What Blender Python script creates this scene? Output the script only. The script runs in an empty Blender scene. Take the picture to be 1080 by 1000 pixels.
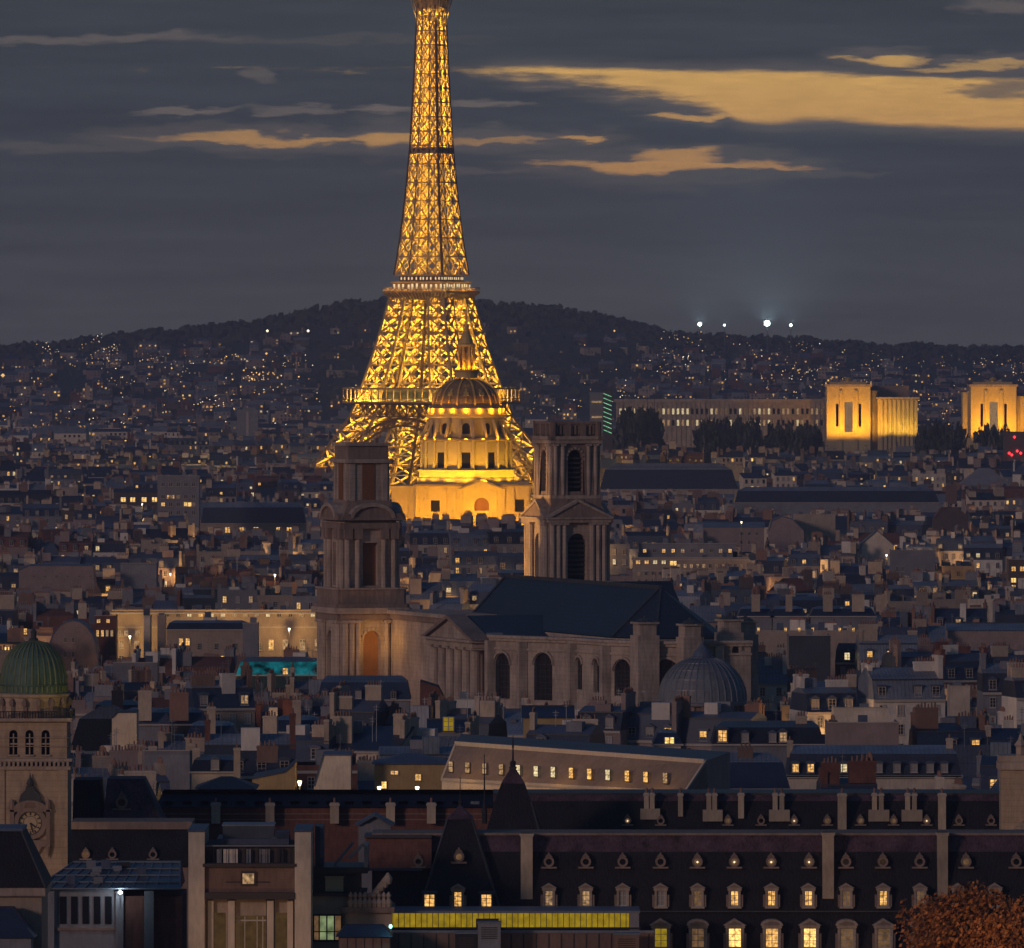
import bpy, math, random
from mathutils import Vector, Matrix, noise as mnoise

R = math.radians
rnd = random.Random(11)
C = bpy.context.scene.collection
S = bpy.context.scene

# ---------------------------------------------------------------- camera (roof terrace 92 m above the river plain)
F, ZC, HY, CX = 9400.0, 92.0, 353.0, 540.0      # focal length in px of a 1080 px wide picture, eye height, horizon row
cam = bpy.data.cameras.new('camera'); camo = bpy.data.objects.new('camera', cam); C.objects.link(camo)
camo.location = (0, 0, ZC); camo.rotation_euler = (R(90), 0, 0)
cam.sensor_width = 36; cam.lens = 36 * F / 1080; cam.shift_y = -(500 - HY) / 1080
cam.clip_start = 5; cam.clip_end = 90000
S.camera = camo
S.view_settings.view_transform = 'Standard'; S.view_settings.look = 'None'
S.view_settings.exposure = 0; S.view_settings.gamma = 1
S.cycles.use_denoising = True; S.cycles.max_bounces = 4; S.cycles.diffuse_bounces = 2; S.cycles.glossy_bounces = 2
S.cycles.volume_bounces = 0; S.cycles.sample_clamp_indirect = 4; S.cycles.use_light_tree = True
S.cycles.caustics_reflective = False; S.cycles.caustics_refractive = False

SUN_EL, SUN_AZ = 2.0, 222.0        # low glow put behind the viewer to warm the facing walls; azimuth measured clockwise from +Y
# ---------------------------------------------------------------- world: dim dusk sky with cloud sheets and golden gaps
W = bpy.data.worlds.new('World'); S.world = W; W.use_nodes = True
nt = W.node_tree; nt.nodes.clear()
def N(t, **k):
    n = nt.nodes.new(t)
    for a, b in k.items(): setattr(n, a, b)
    return n
def mth(op, a, b=None, c=None, clamp=False):
    n = N('ShaderNodeMath', operation=op, use_clamp=clamp)
    for i, v in enumerate((a, b, c)):
        if v is None: continue
        if isinstance(v, (int, float)): n.inputs[i].default_value = v
        else: nt.links.new(v, n.inputs[i])
    return n.outputs[0]
def sstep(v, a, b):
    n = N('ShaderNodeMapRange', interpolation_type='SMOOTHSTEP')
    nt.links.new(v, n.inputs[0])
    for i, q_ in ((1, a), (2, b)):
        if isinstance(q_, (int, float)): n.inputs[i].default_value = q_
        else: nt.links.new(q_, n.inputs[i])
    return n.outputs[0]
def mixc(f, a, b):
    n = N('ShaderNodeMix', data_type='RGBA')
    if isinstance(f, (int, float)): n.inputs[0].default_value = f
    else: nt.links.new(f, n.inputs[0])
    for v, s in ((a, 6), (b, 7)):
        if isinstance(v, tuple): n.inputs[s].default_value = (*v, 1)
        else: nt.links.new(v, n.inputs[s])
    return n.outputs[2]
tc = N('ShaderNodeTexCoord'); sep = N('ShaderNodeSeparateXYZ'); nt.links.new(tc.outputs['Generated'], sep.inputs[0])
dx, dy, dz = sep.outputs
yy = mth('MAXIMUM', dy, 0.02)
U = mth('MULTIPLY', mth('DIVIDE', dx, yy), 9.4)           # horizontal bearing, thousandths of the focal length
V = mth('MULTIPLY', mth('DIVIDE', dz, yy), 9.4)           # elevation, same unit (0 at the horizon, 0.35 = 2 degrees)
def nz(scale, sx, sy, det=5, off=0.0, rough=.55):
    cb = N('ShaderNodeCombineXYZ')
    nt.links.new(mth('MULTIPLY', U, sx), cb.inputs[0]); nt.links.new(mth('MULTIPLY', V, sy), cb.inputs[1]); cb.inputs[2].default_value = off
    n = N('ShaderNodeTexNoise'); n.inputs['Scale'].default_value = scale; n.inputs['Detail'].default_value = det
    n.inputs['Roughness'].default_value = rough
    nt.links.new(cb.outputs[0], n.inputs['Vector']); return n.outputs[0]
n1 = nz(1, 7, 30, 6, 1.3); n2 = nz(1, 22, 90, 4, 5.1); n3 = nz(1, 3, 42, 5, 9.7); n4 = nz(1, 14, 55, 5, 14.); n5 = nz(1, 15, 150, 8, 21., .68)
warp = mth('ADD', mth('MULTIPLY', mth('SUBTRACT', n1, .5), .030), mth('MULTIPLY', mth('SUBTRACT', n2, .5), .020))
Vw = mth('ADD', V, warp)
Uw = mth('ADD', U, mth('MULTIPLY', mth('SUBTRACT', n4, .5), .10))
def px(x): return (x - CX) / 1000.0
def py(y): return (HY - y) / 1000.0
def gap(cx, cy, hw, hh, soft=.5, w=1.0):                   # one lens-shaped rift in the cloud sheet
    a = mth('DIVIDE', mth('SUBTRACT', Uw, px(cx)), hw / 1000)
    b = mth('DIVIDE', mth('SUBTRACT', Vw, py(cy)), hh / 1000)
    r = mth('ADD', mth('MULTIPLY', a, a), mth('MULTIPLY', b, b))
    return mth('MULTIPLY', sstep(mth('ADD', r, mth('MULTIPLY', mth('SUBTRACT', n5, .5), 3.2)), 1.25 + soft, .9 - soft), w)
def curve(pts, lo, hi):                                    # edge height as a function of bearing
    fc = N('ShaderNodeFloatCurve'); cv = fc.mapping.curves[0]
    nt.links.new(mth('ADD', mth('DIVIDE', U, 1.6), .5, clamp=True), fc.inputs[1])
    P = [((px(x)) / 1.6 + .5, (py(y) - lo) / (hi - lo)) for x, y in pts]
    cv.points[0].location = (0, P[0][1]); cv.points[1].location = (1, P[-1][1])
    for q in P: cv.points.new(*q)
    fc.mapping.update()
    return mth('ADD', mth('MULTIPLY', fc.outputs[0], hi - lo), lo)
lo, hi = py(200), py(20)
top = curve([(300, 71), (470, 70), (560, 70), (700, 72), (850, 75), (950, 79), (1080, 84), (1300, 92)], lo, hi)
bot = curve([(300, 69), (470, 73), (530, 82), (600, 93), (690, 105), (760, 119), (795, 131), (860, 128), (950, 133), (1080, 138), (1300, 141)], lo, hi)
dT = mth('SUBTRACT', top, mth('ADD', V, mth('MULTIPLY', mth('SUBTRACT', n1, .5), .010)))
leftness = sstep(U, px(820), px(640))
dB = mth('SUBTRACT', mth('ADD', V, mth('MULTIPLY', warp, mth('ADD', mth('MULTIPLY', leftness, .9), .18))), bot)
g_main = mth('MULTIPLY', sstep(mth('ADD', dT, mth('MULTIPLY', mth('SUBTRACT', n5, .5), .008)), -.002, .005), sstep(mth('ADD', dB, mth('MULTIPLY', mth('SUBTRACT', n5, .5), mth('ADD', .006, mth('MULTIPLY', leftness, .03)))), -.003, mth('ADD', .006, mth('MULTIPLY', leftness, .012))))
g_main = mth('MULTIPLY', g_main, mth('SUBTRACT', 1, gap(1068, 97, 60, 9, .6, .8)))
g_main = mth('MULTIPLY', g_main, mth('SUBTRACT', 1, gap(1000, 78, 110, 5, .6, .6)))
golds = [g_main, gap(742, 121, 50, 3.5, .7, .8), gap(700, 176, 105, 7, .7), gap(712, 166, 42, 8, .7, .9), gap(780, 178, 60, 4, .7, .8), gap(285, 147, 105, 4, .8, .75), gap(262, 144, 46, 4, .8, .7),
         gap(415, 146, 38, 6, .8, .85), gap(525, 148, 60, 3.5, .9, .5), gap(612, 147, 14, 3.5, .7, .8), gap(935, 63, 38, 5, .8, .8), gap(1040, 71, 60, 4, .8, .55)]
pales = [gap(197, 120, 44, 3, .8, .6), gap(310, 117, 44, 4, .8, .5), gap(405, 117, 34, 5, .8, .7), gap(510, 111, 45, 3.5, .8, .6), gap(85, 39, 150, 5, .9, .4), gap(300, 42, 200, 4, .9, .14),
         gap(70, 157, 150, 5, .9, .25), gap(1062, 8, 40, 7, .9, .4), gap(270, 77, 14, 8, .9, .35), gap(560, 182, 130, 3, .9, .3), gap(860, 181, 60, 3, .9, .25), gap(660, 97, 50, 4, .9, .2)]
def mx(lst):
    o = lst[0]
    for a in lst[1:]: o = mth('MAXIMUM', o, a)
    return o
halo = [gap(x, y, hw * 1.2, hh * 2.3, .9, .34) for x, y, hw, hh in ((700, 176, 118, 9), (270, 147, 130, 6), (415, 146, 48, 8), (530, 148, 90, 6), (935, 63, 42, 6), (1040, 71, 60, 5), (742, 121, 54, 4))]
halo.append(mth('MULTIPLY', mth('MULTIPLY', sstep(mth('ADD', dT, mth('MULTIPLY', mth('SUBTRACT', n5, .5), .014)), -.016, .004), sstep(mth('ADD', dB, mth('MULTIPLY', mth('SUBTRACT', n5, .5), .02)), -.018, .003)), mth('MULTIPLY', sstep(U, px(455), px(560)), .36)))
gold = mx(golds); pale = mx(pales + halo)
SKYK = 1.12
ramp = N('ShaderNodeValToRGB'); nt.links.new(mth('MULTIPLY', V, 2.5, clamp=True), ramp.inputs[0])
cr = ramp.color_ramp; cr.elements[0].position = 0; cr.elements[0].color = (.082, .080, .080, 1)
cr.elements[1].position = 1; cr.elements[1].color = (.043, .051, .060, 1)
for p, c in ((.12, (.080, .079, .079, 1)), (.35, (.064, .067, .069, 1)), (.6, (.049, .056, .063, 1))):
    e = cr.elements.new(p); e.color = c
streak = mth('ADD', .52, mth('ADD', mth('MULTIPLY', n3, .74), mth('MULTIPLY', n5, .34)))
cl = N('ShaderNodeVectorMath', operation='SCALE'); nt.links.new(ramp.outputs[0], cl.inputs[0]); nt.links.new(streak, cl.inputs['Scale'])
goldc = mixc(sstep(V, py(190), py(60)), (.72, .36, .11), (.80, .46, .13))
gold2 = N('ShaderNodeVectorMath', operation='SCALE'); nt.links.new(goldc, gold2.inputs[0]); nt.links.new(mth('ADD', .62, mth('MULTIPLY', n5, .7)), gold2.inputs['Scale'])
col = mixc(pale, cl.outputs[0], (.24, .19, .16))
col = mixc(gold, col, gold2.outputs[0])
sky = N('ShaderNodeTexSky', sky_type='NISHITA', sun_disc=False)
sky.sun_elevation = R(SUN_EL); sky.sun_rotation = R(SUN_AZ); sky.altitude = 100; sky.dust_density = .6; sky.ozone_density = 4.2; sky.air_density = 1.4
b_sky = N('ShaderNodeBackground'); nt.links.new(sky.outputs[0], b_sky.inputs[0]); b_sky.inputs[1].default_value = 0.155
b_cl = N('ShaderNodeBackground'); nt.links.new(col, b_cl.inputs[0]); b_cl.inputs[1].default_value = SKYK
front = mth('MULTIPLY', sstep(dy, .45, .8), sstep(dz, .35, .12))   # the western cloud sheet; the rest of the vault is clear dusk sky
ms = N('ShaderNodeMixShader'); nt.links.new(front, ms.inputs[0]); nt.links.new(b_sky.outputs[0], ms.inputs[1]); nt.links.new(b_cl.outputs[0], ms.inputs[2])
wo = N('ShaderNodeOutputWorld'); nt.links.new(ms.outputs[0], wo.inputs[0])

# ---------------------------------------------------------------- weak lamp added for city glow on facing walls, from the same side as the sky's sun
sl = bpy.data.lights.new('sun', 'SUN'); sl.energy = 0.70; sl.angle = R(7); sl.color = (1.0, .68, .58)
so = bpy.data.objects.new('sun', sl); C.objects.link(so)
sd = Vector((math.sin(R(SUN_AZ)) * math.cos(R(12)), math.cos(R(SUN_AZ)) * math.cos(R(12)), math.sin(R(12))))
so.rotation_euler = sd.to_track_quat('Z', 'Y').to_euler()
HAZE_DENSITY = 6.8e-5

# ---------------------------------------------------------------- helpers
def XP(x, Y): return (x - CX) * Y / F
def ZP(y, Y): return ZC - (y - HY) * Y / F
def at(x, y, Y): return Vector((XP(x, Y), Y, ZP(y, Y)))
def toPX(v): return CX + v[0] * F / v[1], HY - (v[2] - ZC) * F / v[1]

def lerp_tab(tab, x):
    if x <= tab[0][0]: return tab[0][1]
    for (a, b), (c, d) in zip(tab, tab[1:]):
        if x <= c: return b + (d - b) * (x - a) / (c - a)
    return tab[-1][1]
GT = [(0, 14), (980, 14), (1250, 9), (1700, 5), (2600, 1), (3500, 0)]
def ground_z(Y): return lerp_tab(GT, Y)

class MB:
    """collects faces of one part; mats are keyed by name"""
    def __init__(s): s.v = []; s.f = []; s.k = []
    def add(s, vs, fs, key, M=None):
        o = len(s.v)
        s.v.extend([tuple(M @ Vector(v)) for v in vs] if M is not None else [tuple(v) for v in vs])
        for f in fs: s.f.append(tuple(i + o for i in f)); s.k.append(key)
    def merge(s, other, M=None, remap=None):
        o = len(s.v)
        s.v.extend([tuple(M @ Vector(v)) for v in other.v] if M is not None else other.v)
        s.f.extend([tuple(i + o for i in f) for f in other.f]); s.k.extend(other.k)
    def quad(s, a, b, c, d, key): s.add([a, b, c, d], [(0, 1, 2, 3)], key)
    def poly(s, pts, key): s.add(pts, [tuple(range(len(pts)))], key)
    def box(s, x0, x1, y0, y1, z0, z1, key, bottom=True, topkey=None):
        vs = [(x0, y0, z0), (x1, y0, z0), (x1, y1, z0), (x0, y1, z0), (x0, y0, z1), (x1, y0, z1), (x1, y1, z1), (x0, y1, z1)]
        fs = [(0, 1, 5, 4), (1, 2, 6, 5), (2, 3, 7, 6), (3, 0, 4, 7)]
        if bottom: fs.append((3, 2, 1, 0))
        s.add(vs, fs, key); s.add(vs[4:], [(0, 1, 2, 3)], topkey or key)
    def frus(s, x0, x1, y0, y1, z0, X0, X1, Y0, Y1, z1, key, topkey=None, bottom=False):
        vs = [(x0, y0, z0), (x1, y0, z0), (x1, y1, z0), (x0, y1, z0), (X0, Y0, z1), (X1, Y0, z1), (X1, Y1, z1), (X0, Y1, z1)]
        s.add(vs, [(0, 1, 5, 4), (1, 2, 6, 5), (2, 3, 7, 6), (3, 0, 4, 7)] + ([(3, 2, 1, 0)] if bottom else []), key)
        s.add(vs[4:], [(0, 1, 2, 3)], topkey or key)
    def bar(s, p, q, w, key, h=None):
        p, q = Vector(p), Vector(q); d = (q - p)
        if d.length < 1e-6: return
        d.normalize(); up = Vector((0, 0, 1)) if abs(d.z) < .9 else Vector((1, 0, 0))
        a = d.cross(up).normalized() * w / 2; b = d.cross(a).normalized() * (h or w) / 2
        vs = [p + a + b, p - a + b, p - a - b, p + a - b, q + a + b, q - a + b, q - a - b, q + a - b]
        s.add(vs, [(0, 1, 5, 4), (1, 2, 6, 5), (2, 3, 7, 6), (3, 0, 4, 7), (3, 2, 1, 0), (4, 5, 6, 7)], key)
    def prism(s, pl, z0, z1, key, topkey=None):
        n = len(pl); vs = [(x, y, z0) for x, y in pl] + [(x, y, z1) for x, y in pl]
        s.add(vs, [(i, (i + 1) % n, (i + 1) % n + n, i + n) for i in range(n)], key)
        s.add(vs[n:], [tuple(range(n))], topkey or key)
    def prism_y(s, pl, y0, y1, key):                      # outline in x,z pushed through y
        n = len(pl); vs = [(x, y0, z) for x, z in pl] + [(x, y1, z) for x, z in pl]
        s.add(vs, [(i, (i + 1) % n, (i + 1) % n + n, i + n) for i in range(n)] + [tuple(range(n)), tuple(range(2 * n - 1, n - 1, -1))], key)
    def prism_x(s, pl, x0, x1, key):                      # outline in y,z pushed through x
        n = len(pl); vs = [(x0, y, z) for y, z in pl] + [(x1, y, z) for y, z in pl]
        s.add(vs, [(i, (i + 1) % n, (i + 1) % n + n, i + n) for i in range(n)] + [tuple(range(n)), tuple(range(2 * n - 1, n - 1, -1))], key)
    def lathe(s, prof, n, key, cx=0, cy=0, a0=0.0, keyf=None):
        vs = []
        for r, z in prof:
            for i in range(n):
                a = a0 + 2 * math.pi * i / n; vs.append((cx + r * math.cos(a), cy + r * math.sin(a), z))
        o = len(s.v); s.v.extend(vs)
        for j in range(len(prof) - 1):
            for i in range(n):
                s.f.append((o + j * n + i, o + j * n + (i + 1) % n, o + (j + 1) * n + (i + 1) % n, o + (j + 1) * n + i))
                s.k.append(keyf(j, i) if keyf else key)
        if prof[-1][0] > 1e-3: s.f.append(tuple(o + (len(prof) - 1) * n + i for i in range(n))); s.k.append(key)
    def cyl(s, cx, cy, r, z0, z1, key, n=8, r2=None): s.lathe([(r, z0), (r if r2 is None else r2, z1)], n, key, cx, cy)
    def facade(s, P0, u, n, Wd, z0, z1, ops, t, key):
        """wall face with recessed (arched) openings: ops = (u centre, width, z bottom, z top, arched, panel key)"""
        P0, u, n = Vector(P0), Vector(u), Vector(n)
        def P(a, z, d=0.0): return P0 + u * a + Vector((0, 0, z)) - n * d
        ops = sorted(ops); edges = [0.0] + [(a[0] + b[0]) / 2 for a, b in zip(ops, ops[1:])] + [Wd]
        if not ops: s.quad(P(0, z0), P(Wd, z0), P(Wd, z1), P(0, z1), key); return
        for i, (uc, w, za, zb, ar, pk) in enumerate(ops):
            ua, ub = edges[i], edges[i + 1]; l, r = uc - w / 2, uc + w / 2
            if ar: zs = zb - w / 2; line = [(uc - w / 2 * math.cos(math.pi * k / 8), zs + w / 2 * math.sin(math.pi * k / 8)) for k in range(9)]
            else: line = [(l, zb), (r, zb)]
            s.quad(P(ua, z0), P(l, z0), P(l, z1), P(ua, z1), key); s.quad(P(r, z0), P(ub, z0), P(ub, z1), P(r, z1), key)
            if za > z0 + 1e-3: s.quad(P(l, z0), P(r, z0), P(r, za), P(l, za), key)
            for a, b in zip(line, line[1:]): s.quad(P(*a), P(*b), P(b[0], z1), P(a[0], z1), key)
            loop = [(l, za)] + line + [(r, za)]
            for a, b in zip(loop, loop[1:] + loop[:1]): s.quad(P(*a), P(*b), P(*b, t), P(*a, t), key)
            s.poly([P(*a, t) for a in loop], pk)
    def stage(s, cx, cy, h, z0, z1, ops, t, key, hy=None):
        """four facades round a square stage, openings given from the middle of each side; ops may differ per side"""
        hy = hy or h
        for k, (u, n, w, d) in enumerate((((1, 0, 0), (0, -1, 0), h, hy), ((0, 1, 0), (1, 0, 0), hy, h), ((-1, 0, 0), (0, 1, 0), h, hy), ((0, -1, 0), (-1, 0, 0), hy, h))):
            u, n = Vector(u), Vector(n); P0 = Vector((cx, cy, 0)) + n * d - u * w
            o = ops[k] if ops and isinstance(ops[0], list) else ops
            s.facade(P0, u, n, 2 * w, z0, z1, [(a[0] + w, *a[1:]) for a in o], t, key)
        s.quad((cx - h, cy - hy, z1), (cx + h, cy - hy, z1), (cx + h, cy + hy, z1), (cx - h, cy + hy, z1), key)
    def mesh(s, name, smooth=False):
        me = bpy.data.meshes.new(name); me.from_pydata(s.v, [], s.f)
        keys = list(dict.fromkeys(s.k)); ix = {k: i for i, k in enumerate(keys)}
        for k in keys: me.materials.append(M[k])
        me.polygons.foreach_set('material_index', [ix[k] for k in s.k])
        if smooth: me.polygons.foreach_set('use_smooth', [True] * len(s.f))
        me.update(); return me

def tag(o, label=None, cat=None, group=None, kind=None):
    if label: o['label'] = label
    if cat: o['category'] = cat
    if group: o['group'] = group
    if kind: o['kind'] = kind
    return o
def obj(name, data, parent=None, loc=None, rz=0, mat=None, smooth=False):
    if isinstance(data, MB): data = data.mesh(name, smooth)
    o = bpy.data.objects.new(name, data); C.objects.link(o)
    if parent: o.parent = parent
    if mat is not None: o.matrix_local = mat
    else:
        if loc is not None: o.location = loc
        if rz: o.rotation_euler = (0, 0, rz)
    return o
def thing(name, label, cat, loc=(0, 0, 0), rz=0, group=None):
    o = bpy.data.objects.new(name, None); C.objects.link(o); o.location = loc; o.rotation_euler = (0, 0, rz); o.empty_display_size = 1
    return tag(o, label, cat, group)
def look(d): return Vector(d).to_track_quat('-Z', 'Y').to_euler()
LK = 1.0
def spot(loc, target, watts, col, ang=100, radius=.5, parent=None):
    l = bpy.data.lights.new('flood_lamp', 'SPOT'); l.energy = watts * LK; l.color = col; l.spot_size = R(ang); l.spot_blend = .6; l.shadow_soft_size = radius
    o = bpy.data.objects.new('flood_lamp', l); C.objects.link(o); o.location = loc; o.rotation_euler = look(Vector(target) - Vector(loc))
    if parent: o.parent = parent
    return o
def point(loc, watts, col, radius=.3, parent=None):
    l = bpy.data.lights.new('lamp', 'POINT'); l.energy = watts * LK; l.color = col; l.shadow_soft_size = radius
    o = bpy.data.objects.new('lamp', l); C.objects.link(o); o.location = loc
    if parent: o.parent = parent
    return o

# ---------------------------------------------------------------- materials
M = {}
def pbr(name, col, rough=.85, amt=.25, scale=.35, fine=3.0, metal=0.0, spec=.3, seam=None, bump=.0, course=None, spread=0.0):
    m = bpy.data.materials.new(name); m.use_nodes = True; t = m.node_tree; b = t.nodes['Principled BSDF']
    b.inputs['Roughness'].default_value = rough; b.inputs['Metallic'].default_value = metal; b.inputs['Specular IOR Level'].default_value = spec
    L = t.links.new
    def nn(ty, **k):
        n = t.nodes.new(ty)
        for a, v in k.items(): setattr(n, a, v)
        return n
    def mm(op, a, b=None):
        n = nn('ShaderNodeMath', operation=op)
        for i, v in enumerate((a, b)):
            if v is None: continue
            if isinstance(v, (int, float)): n.inputs[i].default_value = v
            else: L(v, n.inputs[i])
        return n.outputs[0]
    tc = nn('ShaderNodeTexCoord'); oc = tc.outputs['Object']
    a = nn('ShaderNodeTexNoise'); a.inputs['Scale'].default_value = scale; a.inputs['Detail'].default_value = 4; L(oc, a.inputs['Vector'])
    mp = nn('ShaderNodeMapping'); mp.inputs['Scale'].default_value = (1, 1, .25); L(oc, mp.inputs[0])
    c = nn('ShaderNodeTexNoise'); c.inputs['Scale'].default_value = fine; c.inputs['Detail'].default_value = 3; L(mp.outputs[0], c.inputs['Vector'])
    v = mm('ADD', mm('MULTIPLY', mm('SUBTRACT', a.outputs[0], .5), 2.6 * amt), mm('ADD', 1, mm('MULTIPLY', mm('SUBTRACT', c.outputs[0], .5), 2.2 * amt)))
    sp = nn('ShaderNodeSeparateXYZ'); L(oc, sp.inputs[0])
    if seam:                                                # standing seams / tile rows across the slope
        fr = mm('FRACT', mm('DIVIDE', sp.outputs[0], seam)); ln = mm('LESS_THAN', fr, .16)
        fz = mm('LESS_THAN', mm('FRACT', mm('DIVIDE', sp.outputs[1], 3.1)), .06)
        v = mm('MULTIPLY', v, mm('SUBTRACT', 1, mm('MULTIPLY', mm('MAXIMUM', ln, fz), .42)))
    if course:                                              # stone courses
        fz = mm('LESS_THAN', mm('FRACT', mm('DIVIDE', sp.outputs[2], course)), .14)
        v = mm('MULTIPLY', v, mm('SUBTRACT', 1, mm('MULTIPLY', fz, .16)))
    if spread:
        oi = nn('ShaderNodeObjectInfo'); v = mm('MULTIPLY', v, mm('ADD', 1 - spread, mm('MULTIPLY', oi.outputs['Random'], 2 * spread)))
    vm = nn('ShaderNodeVectorMath', operation='SCALE'); vm.inputs[0].default_value = col; L(mm('MAXIMUM', v, .15), vm.inputs['Scale'])
    L(vm.outputs[0], b.inputs['Base Color'])
    if bump:
        bp = nn('ShaderNodeBump'); bp.inputs['Strength'].default_value = bump; bp.inputs['Distance'].default_value = .3
        L(c.outputs[0], bp.inputs['Height']); L(bp.outputs[0], b.inputs['Normal'])
    M[name] = m; return m
def emi(name, col, strength, spread=.0, scale=1.2, sample=False):
    m = bpy.data.materials.new(name); m.use_nodes = True; t = m.node_tree; t.nodes.clear(); L = t.links.new
    e = t.nodes.new('ShaderNodeEmission'); e.inputs[0].default_value = (*col, 1); e.inputs[1].default_value = strength
    o = t.nodes.new('ShaderNodeOutputMaterial'); L(e.outputs[0], o.inputs[0])
    if spread:
        tc = t.nodes.new('ShaderNodeTexCoord'); n = t.nodes.new('ShaderNodeTexNoise'); n.inputs['Scale'].default_value = scale; oi = t.nodes.new('ShaderNodeObjectInfo')
        ad = t.nodes.new('ShaderNodeVectorMath'); ad.operation = 'ADD'; L(tc.outputs['Object'], ad.inputs[0]); L(oi.outputs['Location'], ad.inputs[1]); L(ad.outputs[0], n.inputs['Vector'])
        mr = t.nodes.new('ShaderNodeMapRange'); mr.inputs[1].default_value = .3; mr.inputs[2].default_value = .7
        mr.inputs[3].default_value = strength * (1 - spread); mr.inputs[4].default_value = strength * (1 + spread)
        L(n.outputs[0], mr.inputs[0]); L(mr.outputs[0], e.inputs[1])
    m.cycles.emission_sampling = 'AUTO' if sample else 'NONE'
    M[name] = m; return m

pbr('ground', (.05, .05, .052)); pbr('hill', (.030, .034, .028), amt=.5, scale=.02, fine=.1)
pbr('wall_cream', (.56, .48, .39), amt=.25, spread=.2); pbr('wall_tan', (.34, .275, .225), amt=.25, spread=.15); pbr('wall_rose', (.26, .20, .19), amt=.25, spread=.15)
pbr('wall_grey', (.20, .205, .23), amt=.25, spread=.15); pbr('wall_brown', (.10, .08, .075), amt=.3, spread=.15); pbr('wall_white', (.60, .56, .51), amt=.2, spread=.1)
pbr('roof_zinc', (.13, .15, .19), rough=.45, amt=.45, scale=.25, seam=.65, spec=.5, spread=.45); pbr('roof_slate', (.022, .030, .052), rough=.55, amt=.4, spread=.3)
pbr('roof_lead', (.07, .09, .14), rough=.5, amt=.4, scale=.2, spread=.3); pbr('roof_tile', (.12, .055, .042), amt=.4, spread=.2); pbr('roof_teal', (.03, .085, .10), rough=.5, amt=.5, seam=.8)
pbr('pot', (.22, .13, .10), amt=.2, spread=.2); pbr('brick', (.19, .125, .10), amt=.3, spread=.2, course=.3); pbr('stack_tan', (.42, .34, .26), amt=.3, spread=.2)
pbr('trim', (.42, .38, .34), amt=.15); pbr('iron', (.025, .025, .03), rough=.5, amt=.1); pbr('frame', (.45, .42, .38), amt=.1); pbr('frame_dark', (.06, .05, .05), amt=.1)
pbr('glass_dark', (.012, .014, .02), rough=.15, spec=.5, amt=.1); pbr('void', (.008, .008, .01), amt=.1); pbr('shutter', (.30, .29, .30), amt=.1)
pbr('stone', (.38, .31, .26), amt=.42, scale=.2, fine=1.5, bump=.4, course=.8); pbr('stone_dark', (.24, .18, .15), amt=.35, scale=.2, fine=1.5, bump=.4); pbr('stone_gold', (.50, .40, .23), amt=.12, fine=1.0)
pbr('stone_clock', (.38, .29, .21), amt=.28, scale=.5, fine=2, bump=.3, course=.62)
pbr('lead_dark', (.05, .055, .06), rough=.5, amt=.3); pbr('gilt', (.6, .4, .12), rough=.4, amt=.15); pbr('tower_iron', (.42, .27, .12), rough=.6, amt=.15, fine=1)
pbr('tower_shade', (.12, .07, .035), amt=.2); pbr('copper', (.075, .145, .125), rough=.6, amt=.45, scale=.8, fine=4); pbr('copper_rib', (.15, .19, .10), amt=.3, rough=.6)
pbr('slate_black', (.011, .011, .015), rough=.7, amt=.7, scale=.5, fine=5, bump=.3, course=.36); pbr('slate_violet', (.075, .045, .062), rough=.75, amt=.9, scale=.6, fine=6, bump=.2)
pbr('bark', (.05, .035, .025)); pbr('leaf', (.048, .055, .045), amt=.5); pbr('leaf_dim', (.075, .08, .065), amt=.5); pbr('leaf_rust', (.36, .14, .045), amt=.6, scale=.5); pbr('leaf_brown', (.17, .075, .035), amt=.5)
pbr('navy', (.022, .036, .075), rough=.5, amt=.35, spec=.4); pbr('greenpaint', (.10, .13, .09)); pbr('paper', (.40, .36, .26)); pbr('red_brick', (.15, .065, .05), amt=.4, course=.35, scale=.8)
pbr('glass_roof', (.06, .075, .10), rough=.3, amt=.3, spec=.5); pbr('metal', (.20, .22, .26), rough=.45, amt=.2, metal=.4); pbr('dial', (.42, .33, .22), amt=.2); pbr('panel_brown', (.19, .125, .10), amt=.25)
AMB = (1.0, .52, .14)
emi('lit_amber', AMB, .95, .75, 2.4); emi('lit_soft', (1.0, .60, .28), .36, .75, 2.4); emi('lit_pale', (1.0, .78, .42), .8, .6, 2.4); emi('lit_bright', (1.0, .60, .17), 1.5, .65, 2.4)
emi('lit_dim', (1.0, .55, .25), .13, .5); emi('lit_yellow', (1.0, .66, .035), .27, .3); emi('bulb_small', (1.0, .74, .42), 1.6); emi('door_glow', (1, .55, .2), .055, .3); emi('lit_green', (.35, 1.0, .55), 1.0, .4); emi('lit_white', (.9, 1.0, .95), 3.0)
emi('dot_amber', (1.0, .55, .18), 2.2, .8, .02); emi('dot_pale', (1.0, .82, .55), 2.4, .8, .02); emi('dot_white', (.86, 1.0, .92), 16); emi('dot_red', (1.0, .04, .05), 3.0); emi('dot_green', (.3, 1, .5), 1.5)
emi('bulb', (1.0, .85, .55), 5); emi('bulb_white', (.8, .95, 1.0), 7); emi('gallery_glow', (1.0, .78, .42), 1.1)
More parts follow.
